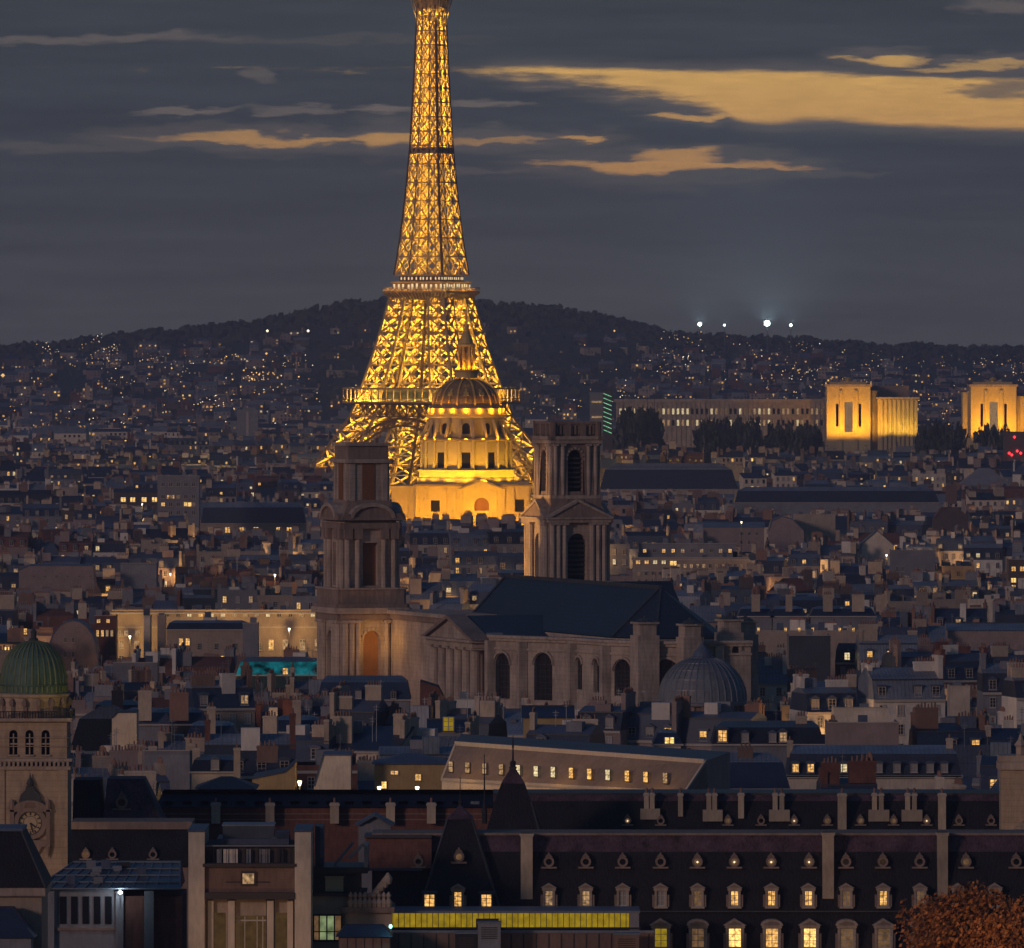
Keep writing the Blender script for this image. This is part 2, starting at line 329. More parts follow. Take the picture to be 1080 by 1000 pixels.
# ---------------------------------------------------------------- ground, hills, haze
RIDGE = [(-700, 359), (-200, 365), (0, 369), (60, 364), (150, 353), (200, 350), (240, 345), (300, 336), (345, 326), (380, 320), (420, 317), (500, 321), (560, 324), (610, 331), (650, 340), (690, 348), (730, 355), (790, 358), (850, 361), (920, 366), (1000, 369), (1080, 370), (1400, 369), (1900, 365)]
YR = 10400.0
def hill_z(X, Y):
    if Y < 6300: return -3.0
    x = CX + X * F / YR
    zr = ZC - (lerp_tab(RIDGE, x) - HY) * YR / F + 3.0 * mnoise.noise((x * .035, 0, 1.3)) + 1.6 * mnoise.noise((x * .14, 0, 7))
    t = min(1.0, max(0.0, (Y - 6500) / (YR - 6500)))
    prof = .46 * t * t * (3 - 2 * t) + .54 * max(0.0, (t - .42) / .58) ** 1.7
    if Y > YR: prof = 1 - min(.7, (Y - YR) / 4000)
    return -3 + prof * (zr + 3) + 3.5 * mnoise.noise((X * .004, Y * .004, 3.1)) * min(1, t * 3) * (1 if Y < YR - 300 else .25)
g = MB(); ys = [-300, 0, 400, 800, 980, 1250, 1700, 2600, 3500, 6500, 13800]; xs = [-2400, 0, 2400]
for j, y in enumerate(ys):
    for x in xs: g.v.append((x, y, ground_z(y)))
for j in range(len(ys) - 1):
    for i in range(2): g.f.append((j * 3 + i, j * 3 + i + 1, j * 3 + i + 4, j * 3 + i + 3)); g.k.append('ground')
tag(obj('ground', g), kind='structure')
h = MB(); nx, ny = 260, 60
for j in range(ny + 1):
    y = 6450 + (12600 - 6450) * j / ny
    for i in range(nx + 1):
        x = -1900 + 3800 * i / nx; h.v.append((x, y, hill_z(x, y)))
for j in range(ny):
    for i in range(nx):
        a = j * (nx + 1) + i; h.f.append((a, a + 1, a + nx + 2, a + nx + 1)); h.k.append('hill')
tag(obj('hills', h, smooth=True), kind='structure')
hb = MB(); hb.box(-2500, 2500, -400, 14000, -5, 330, 'ground')
hz = hb.mesh('haze'); hz.materials.clear(); hm = bpy.data.materials.new('haze_air'); hm.use_nodes = True; ht = hm.node_tree; ht.nodes.clear()
pv = ht.nodes.new('ShaderNodeVolumePrincipled'); pv.inputs['Color'].default_value = (.58, .66, .92, 1); pv.inputs['Density'].default_value = HAZE_DENSITY; pv.inputs['Anisotropy'].default_value = .2
ho = ht.nodes.new('ShaderNodeOutputMaterial'); ht.links.new(pv.outputs[0], ho.inputs['Volume']); hz.materials.append(hm)
if HAZE_DENSITY: tag(obj('haze', hz), kind='stuff')

# ---------------------------------------------------------------- iron lattice tower
def build_lattice_tower():
    Y = 4717.0
    t = thing('lattice_tower', 'tall iron lattice tower glowing gold, rising through the clouds above the city', 'tower', (XP(455, Y), Y, 0), R(-28))
    PR = [(0, 60), (26, 44), (50, 31), (62, 27.6), (85, 21.8), (103, 17.8), (116, 15.4), (140, 12.4), (165, 10.1), (191, 8.3), (230, 6.6), (262, 5.6), (276, 5.2)]
    LW = [(0, 24), (26, 19), (57, 13.5), (116, 8.6)]
    H = lambda z: lerp_tab(PR, z); LWf = lambda z: lerp_tab(LW, z)
    K, KB = 'tower_iron', 'tower_shade'  # second key: same iron painted darker, shade put into its colour
    zs = [0, 11, 22, 32, 41, 49, 57, 66, 76, 85, 93, 101, 108.5, 116]
    for sx in (-1, 1):
        for sy in (-1, 1):
            m = MB()
            def cs(z):
                h, l = H(z), LWf(z); return [Vector((sx * a, sy * b, z)) for a, b in ((h, h), (h - l, h), (h - l, h - l), (h, h - l))]
            for za, zb in zip(zs, zs[1:]):
                A, B = cs(za), cs(zb)
                for i in range(4):
                    j = (i + 1) % 4
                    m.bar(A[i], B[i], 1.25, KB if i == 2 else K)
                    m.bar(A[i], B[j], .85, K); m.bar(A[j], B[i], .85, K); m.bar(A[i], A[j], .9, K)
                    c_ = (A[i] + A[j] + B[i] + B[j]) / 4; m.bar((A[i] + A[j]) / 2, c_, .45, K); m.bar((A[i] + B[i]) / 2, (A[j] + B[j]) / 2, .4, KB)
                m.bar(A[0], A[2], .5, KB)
            obj('leg', m, t)
            for z in range(6, 116, 9):
                h, l = H(z), LWf(z); c = h - l / 2
                point((sx * c, sy * c, z + 1), 7200 + 490 * l, (1, .66, .075), .35, t)
    for k in range(4):                                   # big arches under the first platform
        m = MB(); n = 18
        Rz = Matrix.Rotation(k * math.pi / 2, 4, 'Z'); P = []
        for i in range(n + 1):
            a = math.pi * i / n; P.append((Vector((-37 * math.cos(a), -29 - 18 * (1 - math.sin(a)), 8 + 40 * math.sin(a))), Vector((-33.5 * math.cos(a), -29 - 18 * (1 - math.sin(a)), 8 + 36 * math.sin(a)))))
        for (a, b), (c, d) in zip(P, P[1:]):
            for p, q, w in ((a, c, 1.1), (b, d, 1.1), (a, d, .5), (b, c, .5), (a, b, .5)): m.bar(Rz @ p, Rz @ q, w, KB)
        obj('arch', m, t)
    m = MB(); hp = 34.4                                  # first platform: deck, arcaded gallery and girders beneath
    m.box(-hp, hp, -hp, hp, 55.4, 56.2, KB); gl = MB()
    for k in range(4):
        Rz = Matrix.Rotation(k * math.pi / 2, 4, 'Z')
        for z, w in ((56.4, .9), (63.6, 1.0), (58.2, .35)): m.bar(Rz @ Vector((-hp, -hp, z)), Rz @ Vector((hp, -hp, z)), w, K)
        n = 16
        for i in range(n + 1):
            x = -hp + 2 * hp * i / n; m.bar(Rz @ Vector((x, -hp, 56)), Rz @ Vector((x, -hp, 63.6)), .62, K)
        q = 26
        for i in range(-q, q, 4):                        # web of the girder between the legs
            for a, b in (((i, 48.8), (i + 4, 55.2)), ((i + 4, 48.8), (i, 55.2)), ((i, 48.8), (i + 4, 48.8)), ((i, 55.2), (i + 4, 55.2)), ((i, 48.8), (i, 55.2))):
                m.bar(Rz @ Vector((a[0], -31, a[1])), Rz @ Vector((b[0], -31, b[1])), .55, KB)
        m.box(*(-20, 20, -20, 20), 57 + k * .01, 57.2 + k * .01, KB) if k == 0 else None
        b = MB(); b.box(-17, 17, -28, -22, 57.4, 63, 'frame_dark'); b.box(-15, 15, -28.15, -28.05, 58.2, 61.6, 'glass_dark'); gl.merge(b, Rz)
    obj('first_platform', m, t); obj('pavilion', gl, t)
    for i in range(-3, 4):
        for s in (-1, 1):
            point((i * 9.5, s * 31.5, 57.6), 6500, (1, .66, .08), .3, t)
            if abs(i) < 3: point((s * 31.5, i * 9.5, 57.6), 6500, (1, .66, .08), .3, t)
    m = MB(); hp = 18.9                                  # second platform, two tiers
    m.frus(-15.5, 15.5, -15.5, 15.5, 110.5, -hp, hp, -hp, hp, 114.2, KB, bottom=True); m.box(-hp, hp, -hp, hp, 114.2, 115, K)
    m.box(-15.2, 15.2, -15.2, 15.2, 115, 119.4, KB); m.box(-15.9, 15.9, -15.9, 15.9, 119.4, 120, K); m.box(-12.6, 12.6, -12.6, 12.6, 120, 123.4, KB)
    lamps = []
    for k in range(4):
        Rz = Matrix.Rotation(k * math.pi / 2, 4, 'Z')
        for z in (116.2, 117.0): m.bar(Rz @ Vector((-hp, -hp, z)), Rz @ Vector((hp, -hp, z)), .3, K)
        for i in range(19):
            x = -hp + 2 * hp * i / 18; m.bar(Rz @ Vector((x, -hp, 115)), Rz @ Vector((x, -hp, 117)), .28, K); m.bar(Rz @ Vector((x * .82, -15.4, 110.7)), Rz @ Vector((x, -hp - .1, 114.2)), .4, K)
        for i in range(11):
            x = -14 + 28 * i / 10 + rnd.uniform(-.4, .4); b = MB(); b.box(x - .55, x + .55, -15.45, -15.2, 116.4, 118.4 + rnd.random() * .6, 'gallery_glow'); lamps.append((b, Rz))
            x = -11.5 + 23 * i / 10 + rnd.uniform(-.4, .4); b = MB(); b.box(x - .35, x + .35, -12.85, -12.6, 121, 122.4, 'gallery_glow'); lamps.append((b, Rz))
    obj('second_platform', m, t); [obj('gallery_light', b, t, mat=Rz_) for b, Rz_ in lamps]
    for s in (-1, 1):
        for i in (-12, -4, 4, 12):
            point((i, s * 17.4, 113.0 + 3), 1200, (1, .62, .16), .25, t); point((s * 17.4, i, 116), 1200, (1, .62, .16), .25, t)
    m = MB(); zs = [123.4]
    while zs[-1] < 268: zs.append(zs[-1] + (9.8 if zs[-1] < 184 else 7.6))
    zs[-1] = 268
    for za, zb in zip(zs, zs[1:]):                       # upper shaft: three braced bays a side
        ha, hb = H(za), H(zb); fa, fb = .40, .40
        for k in range(4):
            Rz = Matrix.Rotation(k * math.pi / 2, 4, 'Z'); 
            A = [Rz @ Vector((x * ha, -ha, za)) for x in (-1, -fa, fa, 1)]; B = [Rz @ Vector((x * hb, -hb, zb)) for x in (-1, -fb, fb, 1)]
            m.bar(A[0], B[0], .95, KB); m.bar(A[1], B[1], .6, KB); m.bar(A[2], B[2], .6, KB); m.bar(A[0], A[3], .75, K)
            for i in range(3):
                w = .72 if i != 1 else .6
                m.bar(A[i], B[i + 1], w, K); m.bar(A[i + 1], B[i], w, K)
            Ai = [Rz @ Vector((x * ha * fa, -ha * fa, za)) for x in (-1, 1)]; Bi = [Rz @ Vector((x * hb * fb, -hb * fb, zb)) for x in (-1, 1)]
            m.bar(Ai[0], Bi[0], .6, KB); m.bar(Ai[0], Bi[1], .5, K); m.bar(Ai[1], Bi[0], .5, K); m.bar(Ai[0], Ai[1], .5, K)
            m.bar(A[0], Ai[0], .45, K)
        for sx in (-1, 1):
            for sy in (-1, 1): point((sx * ha * .62, sy * ha * .62, (za + zb) / 2 - 1), 1950 + 112 * ha ** 1.35, (1, .66, .075), .22, t)
        point((0, 0, (za + zb) / 2), 2200, (1, .66, .075), .25, t)
    obj('shaft', m, t)
    m = MB(); m.box(-8.7, 8.7, -8.7, 8.7, 190.4, 191.0, K); m.box(-8.6, 8.6, -8.6, 8.6, 187.6, 188.0, K)
    m.box(-6, 6, -6, 6, 188.2, 190.4, K); obj('middle_landing', m, t)
    m = MB(); m.frus(-5.0, 5.0, -5.0, 5.0, 264, -8.2, 8.2, -8.2, 8.2, 272, K, bottom=True); m.box(-8.4, 8.4, -8.4, 8.4, 272, 273, K); m.box(-6.5, 6.5, -6.5, 6.5, 273, 279, KB)
    for k in range(4):
        Rz = Matrix.Rotation(k * math.pi / 2, 4, 'Z')
        for i in range(7): x = -1 + i / 3; m.bar(Rz @ Vector((x * 5.7, -5.9, 259)), Rz @ Vector((x * 8.4, -8.6, 271.6)), .4, K)
    m.lathe([(4, 279), (3.6, 286), (2, 291), (.8, 294), (.5, 324)], 8, K); obj('top_platform', m, t)
    for sx in (-1, 1):
        for sy in (-1, 1): point((sx * 7.2, sy * 7.2, 261), 900, (1, .66, .075), .2, t)
    return t
build_lattice_tower()

# ---------------------------------------------------------------- golden domed church
def build_golden_church():
    Y = 3346.0; ps = F / Y; zz = lambda y: ZP(y, Y); X0 = XP(491.5, Y); xx = lambda x: XP(x, Y) - X0
    t = thing('domed_church', 'floodlit golden church with tall drum and lantern in front of the lattice tower', 'church', (X0, Y, 0))
    G = 'stone_gold'; m = MB()
    m.box(xx(420), xx(563), 1.5, 42, 0, zz(552), G); 
    ops = lambda lst: [(xx(a) - xx(438), w, zz(b), zz(c), ar, k) for a, w, b, c, ar, k in lst]
    m.box(xx(438.3), xx(559.7), 4.2, 40, zz(555), zz(513), G)
    m.facade((xx(438), 3.4, 0), (1, 0, 0), (0, -1, 0), xx(560) - xx(438), zz(552), zz(513), ops([(459, 3.4, 540, 528, False, 'void'), (508, 5.6, 539, 525, True, 'brown_door'), (548, 3.4, 540, 527, False, 'void')]), .7, G)
    for x in (440, 449, 469, 479, 486, 494, 522, 531, 541, 557): m.box(xx(x) - .55, xx(x) + .55, 2.8, 3.4, zz(552), zz(516), G)
    m.box(xx(413), xx(437.7), 8, 36, 0, zz(514), G); m.box(xx(411), xx(438), 7, 37, zz(516), zz(513), G)
    for x in (418, 428): m.box(xx(x) - .5, xx(x) + .5, 7.4, 8, zz(552), zz(516), G)
    m.box(xx(436), xx(562), 2.2, 41, zz(513), zz(511), 'stone_dark'); m.box(xx(440), xx(558), 3.6, 40, zz(511), zz(508.5), G)
    m.box(xx(419), xx(565), .8, 1.5, zz(552), zz(550.5), 'stone_dark'); obj('main_block', m, t)
    m = MB(); m.prism_y([(xx(484), zz(516)), (xx(532), zz(516)), (xx(508), zz(507))], 2.0, 6, G); m.prism_y([(xx(482), zz(515.6)), (xx(508), zz(505.2)), (xx(534), zz(515.6)), (xx(530), zz(516)), (xx(508), zz(507.6)), (xx(486), zz(516))], 1.6, 2.0, 'stone_dark'); obj('pediment', m, t)
    cy = 21.0; n = 32; r = lambda px: px / ps
    def ring(m, rad, z0, z1, nb, w, depth, key): # engaged columns round a drum
        for i in range(nb):
            a = 2 * math.pi * (i + .5) / nb; m.cyl(rad * math.cos(a), cy + rad * math.sin(a), w, z0, z1, key, 6)
    def drum(name, rad, y0, y1, nwin, ww, ya, yb, arch, pk, cols, cw):
        m = MB(); m.lathe([(rad - .9, zz(y0)), (rad - .9, zz(y1))], n, G, 0, cy)
        N_ = nwin * 2; 
        for i in range(N_):
            a0 = 2 * math.pi * (i - .5) / N_ - math.pi / 2; a1 = 2 * math.pi * (i + .5) / N_ - math.pi / 2
            p0 = Vector((rad * math.cos(a0), cy + rad * math.sin(a0), 0)); p1 = Vector((rad * math.cos(a1), cy + rad * math.sin(a1), 0)); u = (p1 - p0); Wd = u.length; u.normalize(); nn = Vector((u.y, -u.x, 0))
            m.facade(p0, u, nn, Wd, zz(y0), zz(y1), [(Wd / 2, ww, zz(ya), zz(yb), arch, pk)] if i % 2 == 0 else [], .6, G)
        if cols: ring(m, rad + .35, zz(y0), zz(y1), cols, cw, 0, G)
        obj(name, m, t); return m
    m = MB(); m.lathe([(r(52), zz(512)), (r(52), zz(505)), (r(50), zz(504)), (r(50), zz(498)), (r(51), zz(497.5)), (r(51), zz(496)), (r(48), zz(496))], n, G, 0, cy); obj('drum_base', m, t)
    drum('drum', r(46.5), 496, 465.5, 10, 3.2, 494, 477.5, False, 'void', 20, .62)
    m = MB(); m.lathe([(r(48), zz(466)), (r(50.5), zz(464.5)), (r(50.5), zz(463)), (r(45), zz(461))], n, 'stone_dark', 0, cy)
    for i in range(20):
        a = 2 * math.pi * (i + .5) / 20; m.bar((r(48) * math.cos(a), cy + r(48) * math.sin(a), zz(463)), (r(39.5) * math.cos(a), cy + r(39.5) * math.sin(a), zz(443)), 1.0, G)
    obj('scroll_buttress', m, t)
    drum('attic', r(39), 463, 441, 10, 2.8, 458, 446.5, True, 'void', 0, 0)
    m = MB(); m.lathe([(r(41), zz(441)), (r(43), zz(440)), (r(43), zz(437.5)), (r(39), zz(437.5))], n, G, 0, cy); m.lathe([(r(40.5), zz(437.5)), (r(40.5), zz(431)), (r(38), zz(428))], n, 'stone_dark', 0, cy); obj('cornice', m, t)
    prof = [(r(36.5 * math.cos(a)), zz(429 - 30 * math.sin(a))) for a in [i * math.pi / 2 / 12 for i in range(11)]]
    m = MB(); m.lathe(prof, 48, 'dome_lead', 0, cy)
    for i in range(12):
        a = 2 * math.pi * (i + .5) / 12
        for (r0, z0), (r1, z1) in zip(prof, prof[1:]): m.bar(((r0 + .12) * math.cos(a), cy + (r0 + .12) * math.sin(a), z0), ((r1 + .12) * math.cos(a), cy + (r1 + .12) * math.sin(a), z1), .62, 'gilt')
        a = 2 * math.pi * i / 12                         # gilded trophies between the ribs
        for k in (1, 2, 3, 4):
            r0, z0 = prof[k]; r1, z1 = prof[k + 1]; m.bar(((r0 + .15) * math.cos(a), cy + (r0 + .15) * math.sin(a), z0), ((r1 + .15) * math.cos(a), cy + (r1 + .15) * math.sin(a), z1), (1.7, 1.4, 1.9, .9)[k - 1], 'gilt', .4)
    obj('dome', m, t, smooth=False)
    m = MB(); m.lathe([(r(12), zz(399)), (r(12), zz(393)), (r(14), zz(392)), (r(14), zz(390)), (r(9), zz(390))], 16, 'gilt', 0, cy)
    m.lathe([(r(5.5), zz(390)), (r(5.5), zz(366))], 12, 'stone_dark', 0, cy)
    for i in range(8): a = 2 * math.pi * (i + .5) / 8; m.cyl(r(8.2) * math.cos(a), cy + r(8.2) * math.sin(a), .5, zz(390), zz(366), 'gilt', 6)
    m.lathe([(r(10), zz(366)), (r(10), zz(363.5)), (r(7.5), zz(362)), (r(6), zz(356)), (r(3.2), zz(350)), (r(3), zz(347)), (r(1.6), zz(344)), (r(.9), zz(332)), (r(.4), zz(325))], 12, 'gilt', 0, cy)
    m.box(-.9, .9, cy - .12, cy + .12, zz(330), zz(329.2), 'gilt'); obj('lantern', m, t)
    gc = (1, .44, .008)
    for x in (416, 430, 448, 470, 490, 508, 526, 548): spot((xx(x), -15, zz(552)), (xx(x), 4, zz(525)), 9800, gc, 120, .4, t)
    spot((xx(508), -9, zz(549)), (xx(508), 3, zz(525)), 6500, (1, .52, .012), 70, .4, t)
    for i in range(9):
        a = -math.pi / 2 + (i - 4) * .36
        spot((r(63) * math.cos(a) * .98, cy + r(63) * math.sin(a), zz(508)), (r(44) * math.cos(a), cy + r(44) * math.sin(a), zz(480)), 4300, (1, .55, .018), 130, .3, t)
        spot((r(51) * math.cos(a), cy + r(51) * math.sin(a), zz(463.5)), (r(39) * math.cos(a), cy + r(39) * math.sin(a), zz(448)), 1500, gc, 130, .2, t)
        point((r(42) * math.cos(a), cy + r(42) * math.sin(a), zz(433)), 1700, gc, .25, t)
    for i in range(6):
        a = 2 * math.pi * (i + .5) / 6; point((r(12.5) * math.cos(a), cy + r(12.5) * math.sin(a), zz(388)), 900, gc, .2, t)
    return t
pbr('dome_lead', (.24, .16, .07), rough=.5, amt=.3); pbr('brown_door', (.20, .09, .035), amt=.2)
build_golden_church()

# ---------------------------------------------------------------- church with two unequal towers
def build_twin_church():
    YB = 1690.0; RZ = R(20)
    t = thing('twin_tower_church', 'large stone church with two unequal towers and a dark blue slate roof', 'church', (XP(490, YB), YB, 0), RZ)
    St, Sd = 'stone', 'stone_dark'
    inv = Matrix.Translation((XP(490, YB), YB, 0)) @ Matrix.Rotation(RZ, 4, 'Z'); inv = inv.inverted()
    def loc(x, y, Y): return inv @ at(x, y, Y)
    # -------- tower with pediments (taller, right)
    tx, s = 20.7, F / 1697.0; zz = lambda y: ZP(y, 1697.0); T = MB()
    h = 5.8
    T.box(tx - 8, tx + 8, -8, 8, 0, zz(612), St)
    T.stage(tx, 0, h, zz(612), zz(549), [(0, 3.9, zz(612), zz(562), True, 'void')], 1.6, St)
    for k in range(4):
        Rk = Matrix.Translation((tx, 0, 0)) @ Matrix.Rotation(k * math.pi / 2, 4, 'Z'); b = MB()
        for x in (-5.2, -4.0, -2.8, 2.8, 4.0, 5.2): b.cyl(x, -h - .45, .55, zz(612), zz(553), St, 8); b.box(x - .7, x + .7, -h - 1.1, -h, zz(553), zz(550.5), St)
        b.box(-6.4, 6.4, -h - 1.2, -h + .3, zz(550.5), zz(547), St); b.box(-6.7, 6.7, -h - 1.5, -h + .3, zz(547), zz(545), St)
        b.prism_y([(-6.6, zz(545)), (6.6, zz(545)), (0, zz(528))], -h - 1.0, -h + 2.2, Sd)
        b.prism_y([(-6.9, zz(545)), (0, zz(526)), (6.9, zz(545)), (5.8, zz(544.6)), (0, zz(529)), (-5.8, zz(544.6))], -h - 1.4, -h + 2.0, St)
        for z in range(9): b.box(-1.75, 1.75, -h + 1.0, -h + 1.25, zz(566 + z * 5), zz(564 + z * 5), 'frame_dark')
        for sx in (-1, 1): b.box(sx * 3.55 - .45, sx * 3.55 + .45, -h - .12, -h + .1, zz(590), zz(568), Sd)
        T.merge(b, Rk)
    T.frus(tx - 6.1, tx + 6.1, -6.1, 6.1, zz(545), tx - 5.2, tx + 5.2, -5.2, 5.2, zz(533), Sd)
    hb = 5.1
    T.stage(tx, 0, hb, zz(533), zz(467), [(0, 3.5, zz(518), zz(474), True, 'void')], 1.4, Sd)
    for k in range(4):
        Rk = Matrix.Translation((tx, 0, 0)) @ Matrix.Rotation(k * math.pi / 2, 4, 'Z'); b = MB()
        for x in (-4.5, -2.9, 2.9, 4.5): b.cyl(x, -hb - .25, .45, zz(522), zz(470), St, 8); b.box(x - .6, x + .6, -hb - .8, -hb, zz(470), zz(468), St)
        b.box(-5.4, 5.4, -hb - .5, -hb, zz(526), zz(522), St)
        for z in range(7): b.box(-1.65, 1.65, -hb + .7, -hb + .95, zz(484 + z * 5), zz(482.3 + z * 5), 'frame_dark')
        for i in range(9):                                # voussoir ring
            a = math.pi * i / 8; b.box(2.0 * math.cos(a) - .22, 2.0 * math.cos(a) + .22, -hb - .2, -hb + .05, zz(474) - 1.75 + 2.0 * math.sin(a) - .22, zz(474) - 1.75 + 2.0 * math.sin(a) + .22, St)
        b.box(-5.7, 5.7, -hb - .7, -hb + .3, zz(467.5), zz(463.5), St); b.box(-6.1, 6.1, -hb - 1.0, -hb + .3, zz(463.5), zz(459.8), St)
        for x in range(-6, 7): b.box(x * .82 - .2, x * .82 + .2, -5.2, -4.9, zz(458), zz(447), Sd)
        for x in (-5.1, -1.7, 1.7, 5.1): b.box(x - .6, x + .6, -5.4, -4.7, zz(459.8), zz(445), Sd)
        b.box(-5.6, 5.6, -5.5, -4.6, zz(447), zz(444.5), Sd)
        T.merge(b, Rk)
    T.box(tx - 4.6, tx + 4.6, -4.6, 4.6, zz(460), zz(449), Sd); zk = zz(532); T.v = [(tx + (x - tx) * .9, y * .9, z) if z > zk else (x, y, z) for x, y, z in T.v]; obj('pedimented_tower', T, t)
    # -------- broken left tower
    tx = -20.7; zz = lambda y: ZP(y, 1683.0); T = MB(); h = 5.75
    T.box(tx - 7.6, tx + 7.6, -7.6, 7.6, 0, zz(718), St)
    T.stage(tx, 0, 6.9, zz(718), zz(646), [[(0, 3.9, zz(716), zz(664), True, 'lit_arch')], [], [], [(0, 3.9, zz(716), zz(664), True, 'void')]], 1.8, St)
    for k in range(4):
        Rk = Matrix.Translation((tx, 0, 0)) @ Matrix.Rotation(k * math.pi / 2, 4, 'Z'); b = MB()
        for x in (-6.0, -4.6, -3.2, 3.2, 4.6, 6.0): b.cyl(x, -7.2, .62, zz(718), zz(656), St, 8); b.box(x - .8, x + .8, -8.0, -6.9, zz(656), zz(653), St)
        for i in range(9): a = math.pi * i / 8; b.box(2.25 * math.cos(a) - .25, 2.25 * math.cos(a) + .25, -7.15, -6.85, zz(664) - 1.95 + 2.25 * math.sin(a) - .25, zz(664) - 1.95 + 2.25 * math.sin(a) + .25, St)
        b.box(-7.1, 7.1, -7.8, -6.8, zz(653), zz(646), Sd); b.box(-7.7, 7.7, -8.5, -6.7, zz(646), zz(640), St); b.box(-7.4, 7.4, -8.1, -6.5, zz(640), zz(636), Sd); b.box(-6.9, 6.9, -7.5, -6.5, zz(636), zz(621), Sd)
        b.box(-7.2, 7.2, -7.8, -6.5, zz(621), zz(619), St)
        for x in (-5.1, -2.9, 2.9, 5.1): b.cyl(x, -h - .3, .6, zz(619), zz(560), St, 8); b.box(x - .9, x + .9, -h - 1.1, -h, zz(568), zz(557), Sd)
        b.box(-6.3, 6.3, -h - 1.0, -h + .3, zz(557), zz(551), Sd); b.box(-6.9, 6.9, -h - 1.7, -h + .3, zz(548), zz(545), Sd)
        arc = [(4.3 * math.cos(a), zz(546) + 2.2 * math.sin(a)) for a in [math.pi * i / 10 for i in range(11)]]
        b.prism_y(arc, -h - 1.3, -h + 3.0, Sd)
        arc2 = [(5.0 * math.cos(a), zz(546) + 2.9 * math.sin(a)) for a in [math.pi * i / 10 for i in range(11)]] + [(x, z) for x, z in arc[::-1]]
        b.prism_y(arc2, -h - 1.9, -h + 2.6, St)
        b.prism_y([(-6.8, zz(545)), (-5.0, zz(545)), (-5.2, zz(541)), (-6.2, zz(541))], -h - 1.7, -h + 3, Sd); b.prism_y([(6.8, zz(545)), (5.0, zz(545)), (5.2, zz(541)), (6.2, zz(541))], -h - 1.7, -h + 3, Sd)
        b.box(-1.35, 1.35, -4.62, -4.45, zz(527), zz(486), 'brown_door') if k in (0, 3) else None
        b.box(-4.9, 4.9, -5.3, -4.3, zz(488), zz(484), St); b.box(-4.7, 4.7, -4.9, -4.2, zz(470), zz(466.5), St)
        for x in (-3.6, 3.6): b.box(x - .6, x + .6, -4.75, -4.4, zz(528), zz(488), St)
        T.merge(b, Rk)
    T.stage(tx, 0, h, zz(619), zz(549), [(0, 3.3, zz(617), zz(572), False, 'brown_door')], 1.3, St)
    T.frus(tx - 6.3, tx + 6.3, -6.3, 6.3, zz(549), tx - 4.6, tx + 4.6, -4.6, 4.6, zz(527), Sd)
    T.box(tx - 4.45, tx + 4.45, -4.45, 4.45, zz(528), zz(484), St); T.box(tx - 4.4, tx + 4.4, -4.4, 4.4, zz(484), zz(467), Sd)
    T.box(tx + 1.6, tx + 2.2, -4.6, -4.0, zz(467), zz(462), Sd); T.v = [(tx + (x - tx) * .90, y * .90, z) for x, y, z in T.v]; obj('unfinished_tower', T, t)
    # -------- front block between the towers, nave walls
    m = MB(); m.box(-13.2, 12.7, -6, 6, 0, zz(645), St); m.box(-17, -8, -40, -7.5, 0, zz(652), St); m.box(-17.6, -8, -40.5, -7.5, zz(652), zz(646), Sd); m.box(-18.2, -8, -41, -7.5, zz(646), zz(642), St)
    m.box(-14, 14, -60, -6, 0, ZP(668, 1650), St); obj('west_block', m, t)
    m = MB()
    # transept front: six columns and a pediment
    x0, ya, yb = -25.0, -76.0, -51.0; Yt = 1640.0; zt = lambda y: ZP(y, Yt)
    m.box(x0 + 2.6, x0 + 3.4, ya, yb, 0, zt(672), Sd); m.box(x0 + 3.4, -8, yb - 10, yb, 0, zt(672), St)
    for i in range(6): yy_ = ya + 1.6 + i * (yb - ya - 3.2) / 5; m.cyl(x0 + .4, yy_, 1.1, 0, zt(680), St, 12, .95); m.box(x0 - .9, x0 + 2, yy_ - 1.4, yy_ + 1.4, zt(680), zt(677.5), St)
    m.box(x0 - .8, x0 + 3, ya, yb, zt(677.5), zt(672), St); m.box(x0 - 1.6, x0 + 3, ya - .8, yb + .8, zt(672), zt(669.5), St)
    m.prism_x([(ya - .6, zt(669.5)), (yb + .6, zt(669.5)), ((ya + yb) / 2, zt(647.5))], x0 - .4, x0 + 3, St)
    m.prism_x([(ya - 1.4, zt(669.5)), ((ya + yb) / 2, zt(645)), (yb + 1.4, zt(669.5)), (yb - .6, zt(669.2)), ((ya + yb) / 2, zt(649)), (ya + .6, zt(669.2))], x0 - 1.3, x0 + 2.4, Sd)
    obj('transept', m, t)
    m = MB(); m.prism_x([(ya - .5, zt(668)), (yb + .5, zt(668)), ((ya + yb) / 2, zt(646))], x0 + 3, -2, 'roof_church'); obj('transept_roof', m, t)
    # choir and apse: ring of wall faces
    plan = [(516, 1640), (519, 1603), (552, 1596), (606, 1588), (640, 1577), (682, 1570), (728, 1569), (757, 1572), (792, 1573)]
    pts = [loc(x, 700, Y) for x, Y in plan]; m = MB(); zt = lambda y: ZP(y, 1600.0); ztop = zt(676)
    wins = [[], [(530, 4.2, 737, 689)], [(573, 4.3, 737, 687)], [(611, 2.2, 724, 691), (629, 2.2, 726, 691)], [(657, 4.2, 728, 690)], [(703, 4.3, 728, 689)], [], [(776, 1.3, 686, 676), (776.2, 1.3, 703, 694)][:1]]
